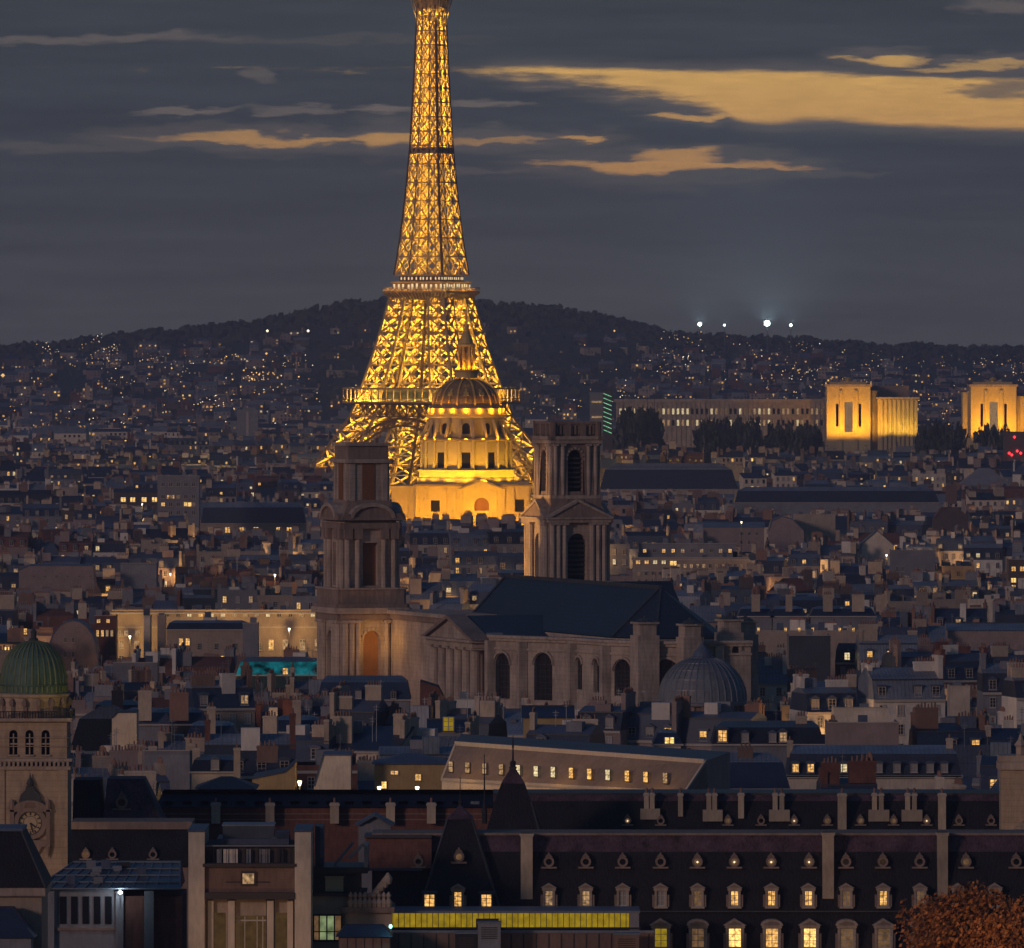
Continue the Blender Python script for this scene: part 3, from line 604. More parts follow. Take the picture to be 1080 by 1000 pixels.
    for i, (a, b) in enumerate(zip(pts, pts[1:])):
        a, b = a.copy(), b.copy(); a.z = b.z = 0; u = (b - a); Wd = u.length; u.normalize(); nn = Vector((u.y, -u.x, 0))
        x0_, x1_ = plan[i][0], plan[i + 1][0]; ops = [(min(max((c - x0_) / (x1_ - x0_) * Wd, w / 2 + .3), Wd - w / 2 - .3), w, zt(y0), zt(y1), True, 'choir_glass') for c, w, y0, y1 in wins[i]]
        m.facade(a, u, nn, Wd, 0, ztop, ops, .8, St)
        for z0, z1, o in ((ztop, ztop + .5, .5), (ztop + .5, ztop + 1.0, .9), (ztop - 1.6, ztop - 1.2, .25)):
            q = [a + nn * o - u * .2, b + nn * o + u * .2, b - nn * 2, a - nn * 2]; m.prism([(p.x, p.y) for p in q], z0, z1, St)
        for c, w, z0_, z1_, ar, pk in ops:                # archivolt, keystone and glazing bars
            base = a + u * c + nn * .12; zc_ = z1_ - w / 2
            for k in range(13):
                an = math.pi * k / 12; an2 = math.pi * (k + 1) / 12
                if k < 12: m.bar(base + u * (w / 2 + .3) * math.cos(an) + Vector((0, 0, zc_ + (w / 2 + .3) * math.sin(an))), base + u * (w / 2 + .3) * math.cos(an2) + Vector((0, 0, zc_ + (w / 2 + .3) * math.sin(an2))), .4, St)
            bb = a + u * c - nn * .7
            for k in (-.25, 0, .25): m.bar(bb + u * w * k + Vector((0, 0, z0_)), bb + u * w * k + Vector((0, 0, z1_ - .3)), .12, 'frame_dark')
            for k in range(1, 7): zq = z0_ + (zc_ - z0_) * k / 6; m.bar(bb - u * w / 2 + Vector((0, 0, zq)), bb + u * w / 2 + Vector((0, 0, zq)), .1, 'frame_dark')
        p = a + nn * .45                                   # pilaster at each corner
        m.box(p.x - .8, p.x + .8, p.y - .8, p.y + .8, 0, ztop, St)
    bk = [loc(794, 700, 1640), loc(700, 700, 1700), loc(540, 700, 1700)]
    pl = [(p.x, p.y) for p in pts] + [(p.x, p.y) for p in bk]; cx_ = sum(p[0] for p in pl) / len(pl); cy_ = sum(p[1] for p in pl) / len(pl)
    m.prism([(cx_ + (x - cx_) * .97, cy_ + (y - cy_) * .97) for x, y in pl], ztop - .6, ztop + .3, 'roof_church'); obj('choir', m, t)
    for x, Y, ww, yt in ((680, 1569, 2.0, 653), (727.5, 1568, 1.9, 655), (769, 1576, 2.0, 650), (786, 1582, 1.8, 652)):
        p = loc(x, 700, Y); m = MB(); z = lambda y: ZP(y, Y)
        m.box(p.x - ww, p.x + ww, p.y - ww, p.y + ww, 0, z(yt + 17), St); m.box(p.x - ww * .8, p.x + ww * .8, p.y - ww * .8, p.y + ww * .8, z(yt + 17), z(yt + 3), St)
        m.box(p.x - ww, p.x + ww, p.y - ww, p.y + ww, z(yt + 5), z(yt + 3), St); m.lathe([(ww * .95, z(yt + 3)), (ww * .6, z(yt)), (.3, z(yt - 1.5)), (.12, z(yt - 4))], 8, 'lead_dark', p.x, p.y)
        obj('corner_turret', m, t)
    for x, Y in ((552, 1609),):   # sloping buttresses
        p = loc(x, 700, Y); m = MB(); m.prism_x([(p.y - 3.4, ZP(738, Y)), (p.y - 2.7, ZP(722, Y)), (p.y - 1.2, ZP(703, Y)), (p.y - .2, ZP(690, Y)), (p.y + 1, ZP(690, Y)), (p.y + 1, 0), (p.y - 3.4, 0)], p.x - .3, p.x + .3, Sd); obj('buttress', m, t)
    # high roof: ridge with hipped ends, and the transverse roof behind
    zr, ze = ZP(612, 1640), ZP(668, 1605); k = 'roof_church'; w = 10.8; m = MB()
    A, B = Vector((0, -23, zr)), Vector((0, -104, zr)); a = [Vector((-w, -30, ze)), Vector((-w, -108, ze)), Vector((-6, -117, ze)), Vector((6, -117, ze)), Vector((w, -108, ze)), Vector((w, -30, ze))]
    for f in ((a[0], a[1], B, A), (a[1], a[2], B), (a[2], a[3], B), (a[3], a[4], B), (a[4], a[5], A, B), (a[5], a[0], A)): m.poly([tuple(p) for p in f], k)
    m.prism([(p.x, p.y) for p in a], ze - 3.5, ze - .2, St)
    m.bar(A, B, .7, 'lead_dark'); m.bar(a[1], B, .5, 'lead_dark'); m.bar(a[0], A, .5, 'lead_dark'); m.bar(a[2], B, .4, 'lead_dark')
    m.prism_x([(-74, ZP(668, 1630)), (-50, ZP(668, 1630)), (-62, ZP(614, 1630))], 2, 18, k)
    obj('high_roof', m, t)
    # lamps on the church
    wc = (1, .46, .16)
    P = Vector((-20.7, -9.5, ZP(716, 1683))); point(P + Vector((0, -.5, 7.6)), 520, (1, .50, .12), .3, t)
    spot((-35, 12, ZP(640, 1690)), (17, 0, ZP(575, 1690)), 150000, (1, .50, .12), 40, .5, t)
    spot((-36, -30, ZP(735, 1660)), (-21, -8, ZP(690, 1683)), 1800, (1, .50, .25), 90, 1, t)
    return t
pbr('roof_church', (.020, .032, .052), rough=.5, amt=.3, scale=.12, fine=1.2, seam=.8, spec=.4); pbr('choir_glass', (.022, .02, .022), rough=.25, amt=.3, scale=.8)
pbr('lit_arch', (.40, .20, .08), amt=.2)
build_twin_church()
# ---------------------------------------------------------------- shared small meshes
def window_mb(kind, mull=True, w=1.0, h=1.7, framek='frame'):
    m = MB(); f = .09
    m.box(-w / 2, w / 2, -.05, .02, 0, h, 'void'); m.quad((-w / 2 + f, -.056, f), (w / 2 - f, -.056, f), (w / 2 - f, -.056, h - f), (-w / 2 + f, -.056, h - f), kind)
    for x0, x1, z0, z1 in ((-w / 2, -w / 2 + f, 0, h), (w / 2 - f, w / 2, 0, h), (-w / 2 + f, w / 2 - f, 0, f), (-w / 2 + f, w / 2 - f, h - f, h)): m.box(x0, x1, -.14, -.052, z0, z1, framek)
    if mull:
        m.box(-.045, .045, -.11, -.058, f, h - f, framek)
        for z in (.36, .68): m.box(-w / 2 + f, w / 2 - f, -.10, -.0585, z * h - .03, z * h + .03, framek)
    m.box(-w / 2 - .12, w / 2 + .12, -.22, -.0, -.12, -.002, framek)
    return m
WK = ['lit_amber', 'lit_soft', 'lit_pale', 'lit_bright', 'lit_dim', 'glass_dark', 'shutter', 'lit_yellow', 'lit_green']
WIN = {k: window_mb(k) for k in WK}
WINM = {k: WIN[k].mesh('window') for k in WK}
def dormer_mb(kind, style=0):
    m = MB(); w, h, d = 1.25, 1.75, 2.2
    m.box(-w / 2 - .15, w / 2 + .15, 0, d, 0, h, 'roof_zinc'); m.merge(window_mb(kind, True, w, h - .15, 'trim'), Matrix.Translation((0, -.02, .08)))
    if style == 0: m.prism_y([(-w / 2 - .35, h), (w / 2 + .35, h), (0, h + .55)], -.3, d, 'roof_lead')
    elif style == 1: m.prism_y([(.95 * math.cos(a), h + .45 * math.sin(a)) for a in [math.pi * i / 6 for i in range(7)]], -.3, d, 'roof_lead')
    else: m.frus(-w / 2 - .3, w / 2 + .3, -.3, d, h, -w / 2 - .25, w / 2 + .25, -.25, d, h + .22, 'roof_lead')
    return m
DORM = {(k, s): dormer_mb(k, s) for k in ('lit_amber', 'lit_soft', 'lit_pale', 'glass_dark', 'shutter') for s in (0, 1, 2)}
DORMM = {k: v.mesh('dormer') for k, v in DORM.items()}
def oculus_mb(pane):
    m = MB()
    ri, ro = .42, .72
    for k in range(12):
        a, b = 2 * math.pi * k / 12, 2 * math.pi * (k + 1) / 12
        P = lambda r, t, y: (r * math.cos(t), y, 1.0 + r * math.sin(t))
        m.quad(P(ri, a, -.25), P(ri, b, -.25), P(ro, b, -.25), P(ro, a, -.25), 'stone_dark'); m.quad(P(ro, a, -.25), P(ro, b, -.25), P(ro, b, 1.2), P(ro, a, 1.2), 'stone_dark'); m.quad(P(ri, a, -.25), P(ri, b, -.25), P(ri, b, .1), P(ri, a, .1), 'stone_dark')
    m.poly([(ri * math.cos(2 * math.pi * k / 12), -.05, 1 + ri * math.sin(2 * math.pi * k / 12)) for k in range(12)], 'lit_dim' if pane == 'bulb' else pane)
    if pane == 'bulb': m.lathe([(.02, .8), (.17, .95), (.02, 1.1)], 6, 'bulb_small', 0, -.1)
    m.box(-1.05, 1.05, -.3, 1.2, .1, .32, 'stone_dark'); m.prism_y([(-.5, 1.66), (.5, 1.66), (.16, 2.0), (-.16, 2.0)], -.25, .9, 'stone_dark'); m.lathe([(.12, 2.0), (.14, 2.12), (.04, 2.25)], 6, 'stone_dark', 0, .2)
    return m
OC = {k: oculus_mb(k).mesh('oculus') for k in ('bulb', 'glass_dark', 'lit_soft', 'lit_dim')}
def stonedormer_mb(kind, seg, big):
    """stone dormer window with a curved or pointed pediment"""
    m = MB(); w, h = (1.75, 2.6) if big else (1.05, 2.0); p = .34 if big else .26
    m.merge(window_mb(kind, True, w, h, 'frame'), Matrix.Translation((0, .02, 0)))
    for s in (-1, 1): m.box(s * (w / 2 + p / 2) - p / 2, s * (w / 2 + p / 2) + p / 2, -.25, .9, -.15, h, 'stone'); m.box(s * (w / 2 + p + .16) - .16, s * (w / 2 + p + .16) + .16, -.12, .7, -.15, h * .72, 'stone_dark')
    W2 = w / 2 + p + .12
    m.box(-W2, W2, -.32, .9, h, h + .34, 'stone')
    if seg: m.prism_y([(W2 * 1.12 * math.cos(a), h + .36 + W2 * .62 * math.sin(a)) for a in [math.pi * i / 8 for i in range(9)]], -.40, 1.2, 'stone'); m.prism_y([(W2 * .8 * math.cos(a), h + .42 + W2 * .36 * math.sin(a)) for a in [math.pi * i / 8 for i in range(9)]], -.43, -.39, 'stone_dark')
    else: m.prism_y([(-W2 * 1.15, h + .36), (W2 * 1.15, h + .36), (0, h + .36 + W2 * .68)], -.40, 1.2, 'stone'); m.prism_y([(-W2 * .8, h + .44), (W2 * .8, h + .44), (0, h + .4 + W2 * .42)], -.43, -.39, 'stone_dark')
    m.box(-W2, W2, -.4, .5, -.32, -.15, 'stone')
    return m
SD = {(k, s, b): stonedormer_mb(k, s, b) for k in ('lit_amber', 'lit_soft', 'lit_pale', 'glass_dark', 'lit_dim', 'shutter', 'lit_bright', 'lit_yellow') for s in (0, 1) for b in (0, 1)}
SDM = {k: v.mesh('dormer') for k, v in SD.items()}
def kid(name, me, parent, x, y, z, sx=1.0, sz=None, rz=0.0):
    o = bpy.data.objects.new(name, me); C.objects.link(o); o.parent = parent; o.location = (x, y, z); o.scale = (sx, 1, sx if sz is None else sz)
    if rz: o.rotation_euler = (0, 0, rz)
    return o
def stack_mb(w, d, h, key='stack_tan', pots=4, lean=0):
    m = MB(); m.box(-w / 2, w / 2, -d / 2, d / 2, 0, h, key); m.box(-w / 2 - .08, w / 2 + .08, -d / 2 - .08, d / 2 + .08, h - .35, h - .12, 'trim' if key == 'stack_tan' else key)
    L = max(w, d) - .4
    for i in range(pots):
        t = -L / 2 + L * (i + .5) / pots; x, y = (t, 0) if w >= d else (0, t)
        hh = .55 + .25 * ((i * 7) % 3) / 2; m.cyl(x, y, .15, h, h + hh, 'pot', 6, .12)
    return m
SPEC = []                                                  # visible picture rectangles of particular buildings, with their distance
def keep(x0, x1, y0, y1, Y, d=15): SPEC.append((x0, x1, y0, y1, Y, d))
keep(355, 412, 466, 548, 1668, 40); keep(338, 430, 546, 716, 1668, 40); keep(430, 520, 642, 742, 1560, 130); keep(520, 714, 608, 742, 1560, 130); keep(714, 752, 640, 742, 1560, 130); keep(752, 794, 668, 742, 1560, 100); keep(560, 634, 443, 530, 1690, 20); keep(552, 648, 526, 612, 1690, 20); keep(410, 566, 320, 552, 3330, 70); keep(335, 412, 400, 492, 4650, 150); keep(540, 575, 400, 470, 4650, 150)

# ---------------------------------------------------------------- green domed clock tower
def clock_tower():
    Y = 995.0; s = F / Y; zz = lambda y: ZP(y, Y); cx = XP(33.5, Y); t = thing('clock_tower', 'square stone clock tower with ribbed green copper dome at the left edge', 'tower', (cx, Y + 4, 0))
    h = 38 / s; r = lambda p: p / s; K = 'stone_clock'; keep(-10, 78, 660, 925, Y, 10)
    m = MB(); m.box(-h, h, -h, h, 0, zz(812), K)
    for x in (-1, 1): m.box(x * (h - .5) - .5, x * (h - .5) + .5, -h - .18, -h + .5, 0, zz(812), K)
    m.box(-h - .3, h + .3, -h - .3, h + .3, zz(812), zz(808), 'stone'); 
    for i in range(17): x = -h + 2 * h * i / 16; m.box(x - .13, x + .13, -h - .45, -h, zz(808), zz(803), 'stone')
    m.box(-h - .5, h + .5, -h - .55, h + .5, zz(803), zz(800), 'stone'); obj('shaft', m, t)
    m = MB(); m.stage(0, 0, h - .1, zz(800), zz(761), [(x / s, 8.6 / s, zz(797), zz(770), True, 'void') for x in (-19.5, -2.5, 14.5)], .8, K)
    for x in (-19.5, -2.5, 14.5):
        m.box(x / s - .07, x / s + .07, -h - .05 + .4, -h + .35 + .2, zz(797), zz(774), 'stone'); m.box(x / s - .55, x / s + .55, -h - .1, -h + .3, zz(797.5), zz(796), 'stone')
        m.box(x / s - .45, x / s + .45, -h + .2, -h + .4, zz(785.5), zz(784), 'stone')
    for y in (778, 787): m.box(-h - .06, h + .06, -h - .06, h + .06, zz(y + .6), zz(y), 'stone')
    obj('belfry', m, t)
    m = MB(); m.box(-h - .45, h + .45, -h - .5, h + .45, zz(761), zz(757.5), 'stone')
    for i in range(30): x = -h - .3 + (2 * h + .6) * i / 29; m.box(x - .05, x + .05, -h - .4, -h - .3, zz(757.5), zz(751), 'iron'); m.box(h + .3, h + .4, x - .05, x + .05, zz(757.5), zz(751), 'iron')
    m.box(-h - .4, h + .4, -h - .42, -h - .3, zz(751), zz(750), 'iron'); m.box(h + .3, h + .42, -h - .4, h + .4, zz(751), zz(750), 'iron'); obj('railing', m, t)
    m = MB(); m.lathe([(r(36), zz(757.5)), (r(36), zz(737)), (r(37.5), zz(736)), (r(37.5), zz(733)), (r(35), zz(732))], 32, K)
    for i in range(16):
        a = 2 * math.pi * (i + .5) / 16; m.box(r(36.5) * math.cos(a) - .2, r(36.5) * math.cos(a) + .2, r(36.5) * math.sin(a) - .2, r(36.5) * math.sin(a) + .2, zz(757), zz(742), 'stone_dark'); m.lathe([(.28, zz(745)), (.34, zz(741)), (.1, zz(737))], 6, 'stone_dark', r(38.5) * math.cos(a), r(38.5) * math.sin(a))
    m.lathe([(r(35), zz(732)), (r(35), zz(724)), (r(36.5), zz(723.5)), (r(36.5), zz(722.5))], 32, 'copper')
    for i in range(40): a = 2 * math.pi * i / 40; m.box(r(35.3) * math.cos(a) - .09, r(35.3) * math.cos(a) + .09, r(35.3) * math.sin(a) - .09, r(35.3) * math.sin(a) + .09, zz(731), zz(724.5), 'copper_rib')
    obj('drum', m, t)
    prof = [(r(35.0) * math.cos(a) ** .85, zz(722.5) + r(45) * math.sin(a)) for a in [math.pi / 2 * i / 14 for i in range(14)]] + [(r(4), zz(677.5))]
    m = MB(); m.lathe(prof, 48, 'copper')
    for i in range(32):
        a = 2 * math.pi * i / 32
        for (r0, z0), (r1, z1) in zip(prof, prof[1:]): m.bar((r0 * math.cos(a), r0 * math.sin(a), z0), (r1 * math.cos(a), r1 * math.sin(a), z1), .17, 'copper_rib')
    m.lathe([(r(5), zz(678)), (r(5), zz(675)), (r(3), zz(674)), (r(3), zz(669)), (r(3.6), zz(668.5)), (r(2), zz(665.5)), (.05, zz(664))], 10, 'lead_dark'); obj('dome', m, t)
    # clock with carved surround
    yc = -h - .02; m = MB(); P = lambda rr, a, y: (rr * math.cos(a) - 1.5 / s, yc + y, zz(868) + rr * math.sin(a))
    for rr0, rr1, d, k in ((0, 12.5, -.14, 'dial'), (12.5, 17.5, -.42, 'stone_dark'), (11.6, 12.5, -.2, 'iron'), (7.0, 7.5, -.16, 'iron')):
        for i in range(24):
            a, b = 2 * math.pi * i / 24, 2 * math.pi * (i + 1) / 24
            m.quad(P(rr0 / s, a, d), P(rr0 / s, b, d), P(rr1 / s, b, d), P(rr1 / s, a, d), k)
            if rr1 > 13: m.quad(P(rr1 / s, a, d), P(rr1 / s, b, d), P(rr1 / s, b, 0), P(rr1 / s, a, 0), k); m.quad(P(rr0 / s, a, d), P(rr0 / s, b, d), P(rr0 / s, b, 0), P(rr0 / s, a, 0), k)
    for i in range(12): a = 2 * math.pi * i / 12; m.bar(P(8.6 / s, a, -.18), P(11.2 / s, a, -.18), .12, 'iron')
    m.bar(P(0, 0, -.2), P(7.4 / s, R(-38), -.2), .14, 'iron'); m.bar(P(0, 0, -.22), P(10.4 / s, R(-75), -.22), .1, 'iron')
    cl = obj('clock', m, t); m = MB(); k = 'stone_dark'
    for sx in (-1, 1):
        X = (-1.5 + sx * 19) / s; m.box(X - .22, X + .22, yc - .5, yc, zz(893), zz(854), k); m.lathe([(.3, zz(853)), (.36, zz(849)), (.1, zz(843))], 8, k, X, yc - .3); m.lathe([(.32, zz(893)), (.2, zz(898)), (.02, zz(905))][::-1], 8, k, X, yc - .25)
    m.box((-24) / s, 21 / s, yc - .5, yc, zz(856), zz(853), k); m.box(-20 / s, 17 / s, yc - .4, yc, zz(893), zz(886), k)
    m.prism_y([(x / s - 1.5 / s, zz(y)) for x, y in ((-16, 886), (16, 886), (9, 899), (0, 906), (-9, 899))][::-1], yc - .35, yc, k)
    m.prism_y([(-1.5 / s + 17.5 / s * math.cos(a), zz(853) + 9 / s * math.sin(a)) for a in [math.pi * i / 10 for i in range(11)]], yc - .55, yc, k); m.prism_y([(-1.5 / s + x / s, zz(y)) for x, y in ((-12, 846), (12, 846), (10, 838), (5, 833), (4, 829), (-4, 829), (-5, 833), (-10, 838))], yc - .5, yc, 'lead_dark')
    m.lathe([(.3, zz(829)), (.42, zz(826)), (.12, zz(820)), (.03, zz(815))], 8, 'lead_dark', -1.5 / s, yc - .3); m.quad((-8 / s, yc - .58, zz(852)), (5 / s, yc - .58, zz(852)), (3 / s, yc - .58, zz(846)), (-6 / s, yc - .58, zz(846)), 'brick'); obj('clock_surround', m, t)
    spot((3, -26, zz(965)), (0, -h, zz(840)), 1300, (1, .60, .28), 60, .5, t); spot((20, -30, zz(800)), (0, -h, zz(770)), 600, (1, .56, .24), 50, .5, t)
    spot((9, -9, zz(762)), (1, 0, zz(712)), 560, (1, .70, .13), 50, .5, t)
clock_tower()

# ---------------------------------------------------------------- long slate roofed ranges in front
def dormer_range():
    Y = 955.0; s = F / Y; zz = lambda y: ZP(y, Y); X0 = XP(735, Y); xx = lambda p: XP(p, Y) - X0; keep(388, 1095, 880, 1010, Y, 12)
    t = thing('college_range', 'long slate roofed range with pedimented stone dormers along the bottom of the photo', 'building', (X0, Y, 0))
    xa, xb = xx(392), xx(1130); m = MB(); m.box(xa, xb, 0, 13, 0, zz(1004), 'stone'); m.box(xa, xb, -.5, 0, zz(1006), zz(1002), 'stone_dark'); obj('wall', m, t)
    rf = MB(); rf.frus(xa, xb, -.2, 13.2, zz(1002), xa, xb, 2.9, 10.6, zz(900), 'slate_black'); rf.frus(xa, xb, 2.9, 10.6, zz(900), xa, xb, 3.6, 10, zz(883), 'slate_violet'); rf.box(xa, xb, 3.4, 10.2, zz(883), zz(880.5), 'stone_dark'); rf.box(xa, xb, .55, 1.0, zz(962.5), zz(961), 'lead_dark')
    ro = obj('roof', rf, t)
    slope = lambda y: -.2 + 3.2 * (1002 - y) / 109
    lit2 = {579: 'lit_soft', 618: 'lit_soft', 657: 'shutter', 697: 'shutter', 736: 'lit_dim', 775: 'lit_amber', 814: 'lit_amber', 853: 'lit_amber', 893: 'lit_dim', 932: 'lit_amber', 971: 'lit_dim', 1011: 'glass_dark', 1050: 'glass_dark', 1090: 'glass_dark'}
    lit3 = {697: 'lit_yellow', 736: 'lit_dim', 775: 'lit_bright', 814: 'lit_amber', 854: 'lit_bright', 893: 'lit_dim', 932: 'lit_dim', 971: 'glass_dark', 1011: 'glass_dark', 1050: 'glass_dark'}
    dot = {736: 'bulb', 775: 'bulb', 814: 'bulb', 854: 'bulb', 893: 'glass_dark', 1020: 'lit_dim'}
    for x, k in lit2.items(): kid('dormer', SDM[(k, 0, 0)], ro, xx(x), slope(957) - .15, zz(956), .82)
    for i, (x, k) in enumerate(lit3.items()): kid('dormer', SDM[(k, i % 2, 1)], ro, xx(x), slope(1000) - .35, zz(999), .80)
    for x in (579, 618, 657, 697, 736, 775, 814, 854, 893, 932, 971, 1020, 1073): kid('oculus', OC[dot.get(x, 'glass_dark')], ro, xx(x), slope(916) - .2, zz(918), .80)
    for x, w, y0, y1 in ((555.5, 12.5, 880, 957), (874, 12, 879, 957), (995, 11, 879, 950)):
        m = stack_mb(w / s, 1.5, zz(y0) - zz(y1), 'stack_tan', 0); m.box(-w / s / 2 - .14, w / s / 2 + .14, -.9, .9, zz(y0) - zz(y1) - .2, zz(y0) - zz(y1), 'stack_tan'); obj('chimney', m, ro, (xx(x), slope((y0 + y1) / 2) - .1, zz(y1)))
    # corner pavilion with steep pyramid roof
    pv = MB(); a, b = xx(438), xx(532); pv.frus(a, b, -1.2, 12.5, zz(975), xx(472), xx(498), 3.2, 7.5, zz(866), 'slate_black'); pv.frus(xx(471), xx(499), 3.0, 7.7, zz(866), xx(484.5), xx(485.5), 5, 5.4, zz(852), 'slate_violet', bottom=True)
    pv.lathe([(.16, zz(853)), (.22, zz(848)), (.05, zz(845)), (.04, zz(822))], 6, 'iron', xx(485), 5.2)
    for q, w in (((438, -1.2, 975), (472, 3.2, 866)), ((532, -1.2, 975), (498, 3.2, 866))): pv.bar((xx(q[0]), q[1], zz(q[2])), (xx(w[0]), w[1], zz(w[2])), .22, 'lead_dark')
    po = obj('pavilion_roof', pv, t); ps = lambda y: -1.2 + 4.4 * (975 - y) / 109
    for x, w, k, y in ((483, .82, 'lit_amber', 956), ): kid('dormer', SDM[(k, 0, 0)], po, xx(x), ps(y) - .4, zz(y), w)
    kid('oculus', OC['lit_dim'], po, xx(484), ps(918) - .3, zz(912), .8)
    for x in (453, 513): kid('dormer', DORMM[('lit_amber', 2)], po, xx(x), ps(958) - .4, zz(958), .95)
    lf = MB(); lf.frus(xx(385), xx(455), 1.5, 9, zz(917), xx(385), xx(455), 2.4, 8, zz(885), 'red_brick'); lf.box(xx(384), xx(455), 2.0, 8.2, zz(885), zz(882.5), 'lead_dark'); lf.box(xx(383), xx(445), .8, 1.5, zz(919), zz(916.5), 'navy'); lo = obj('brick_attic', lf, t)
    kid('oculus', OC['glass_dark'], lo, xx(441), 1.7, zz(917), .75)
dormer_range()
def rear_range():
    Y = 1015.0; s = F / Y; zz = lambda y: ZP(y, Y); X0 = XP(800, Y); xx = lambda p: XP(p, Y) - X0; keep(430, 1060, 836, 882, Y, 12)
    t = thing('college_range', 'dark slate range with tan chimney pairs and round dormers behind the dormered range', 'building', (X0, Y, 0))
    xa, xb = xx(520), xx(1057); m = MB(); m.box(xa, xb, 1.0, 13, 0, zz(890), 'stone_dark'); obj('wall', m, t)
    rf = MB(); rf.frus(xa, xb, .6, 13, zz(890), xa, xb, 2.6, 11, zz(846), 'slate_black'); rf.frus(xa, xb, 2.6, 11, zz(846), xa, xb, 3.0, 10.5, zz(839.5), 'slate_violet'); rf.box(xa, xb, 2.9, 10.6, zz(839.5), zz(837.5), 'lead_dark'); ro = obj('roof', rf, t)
    sl = lambda y: .6 + 2.0 * (890 - y) / 44
    for x, k in ((662, 'bulb'), (697, 'glass_dark'), (768, 'lit_dim'), (803, 'glass_dark'), (838, 'bulb'), (873, 'lit_dim'), (908, 'lit_dim'), (943, 'lit_dim'), (978, 'bulb'), (1012, 'glass_dark'), (1046, 'glass_dark')): kid('oculus', OC[k], ro, xx(x), sl(866) - .35, zz(872), .62)
    for x, w, y1, pr in ((682, 5, 864, 6), (718, 5, 862, 0), (748, 5, 866, 6), (782, 6, 864, 0), (818, 5, 866, 7), (888.5, 9, 880, 0), (923, 5, 866, 7), (958, 5, 866, 7), (994, 8, 880, 0)):
        h = zz(837) - zz(y1)
        for d in ((0, pr) if pr else (0,)):
            m = stack_mb(w / s, .9, h, 'stack_tan', 1); obj('chimney', m, ro, (xx(x + d), sl(y1) + .1, zz(y1)))
        if pr: m = MB(); m.box(-.7, .9 + pr / s, -.45, .4, 0, h * .42, 'stack_tan'); obj('chimney', m, ro, (xx(x), sl(y1) - .1, zz(y1 + 1)))
    # pavilion with tall tapering roof and finial
    t = thing('spired_pavilion', 'dark pavilion with steep tapering slate roof and needle finial behind the dormered range', 'building', (XP(541, 1003), 1003, 0)); keep(505, 580, 790, 880, 1003, 8)
    zz = lambda y: ZP(y, 1003.0); q = lambda p: p * 1003 / F; m = MB(); m.box(-q(27), q(27), -2.5, 4, 0, zz(884), 'stone_dark'); obj('wall', m, t)
    m = MB(); m.frus(-q(30), q(34), -3, 4, zz(885), -q(19), q(19), -1.6, 2.6, zz(845), 'slate_black'); m.frus(-q(19), q(19), -1.6, 2.6, zz(845), -q(12), q(12), -.9, 1.8, zz(826), 'slate_black'); m.frus(-q(12), q(12), -.9, 1.8, zz(826), -q(3), q(3), 0, .7, zz(811), 'slate_violet'); m.box(-q(4), q(4), -.1, .8, zz(811), zz(809), 'lead_dark')
    m.lathe([(.3, zz(809)), (.35, zz(804)), (.12, zz(802)), (.07, zz(790)), (.12, zz(789)), (.03, zz(776))], 6, 'iron', 0, .35); m.bar((q(30), -3, zz(885)), (q(19), -1.6, zz(845)), .18, 'lead_dark'); ro = obj('roof', m, t)
    m = MB(); m.lathe([(.28, zz(868)), (.32, zz(855)), (.1, zz(846)), (.04, zz(795))], 6, 'iron', -q(30), -1.5); obj('finial', m, ro)
rear_range()
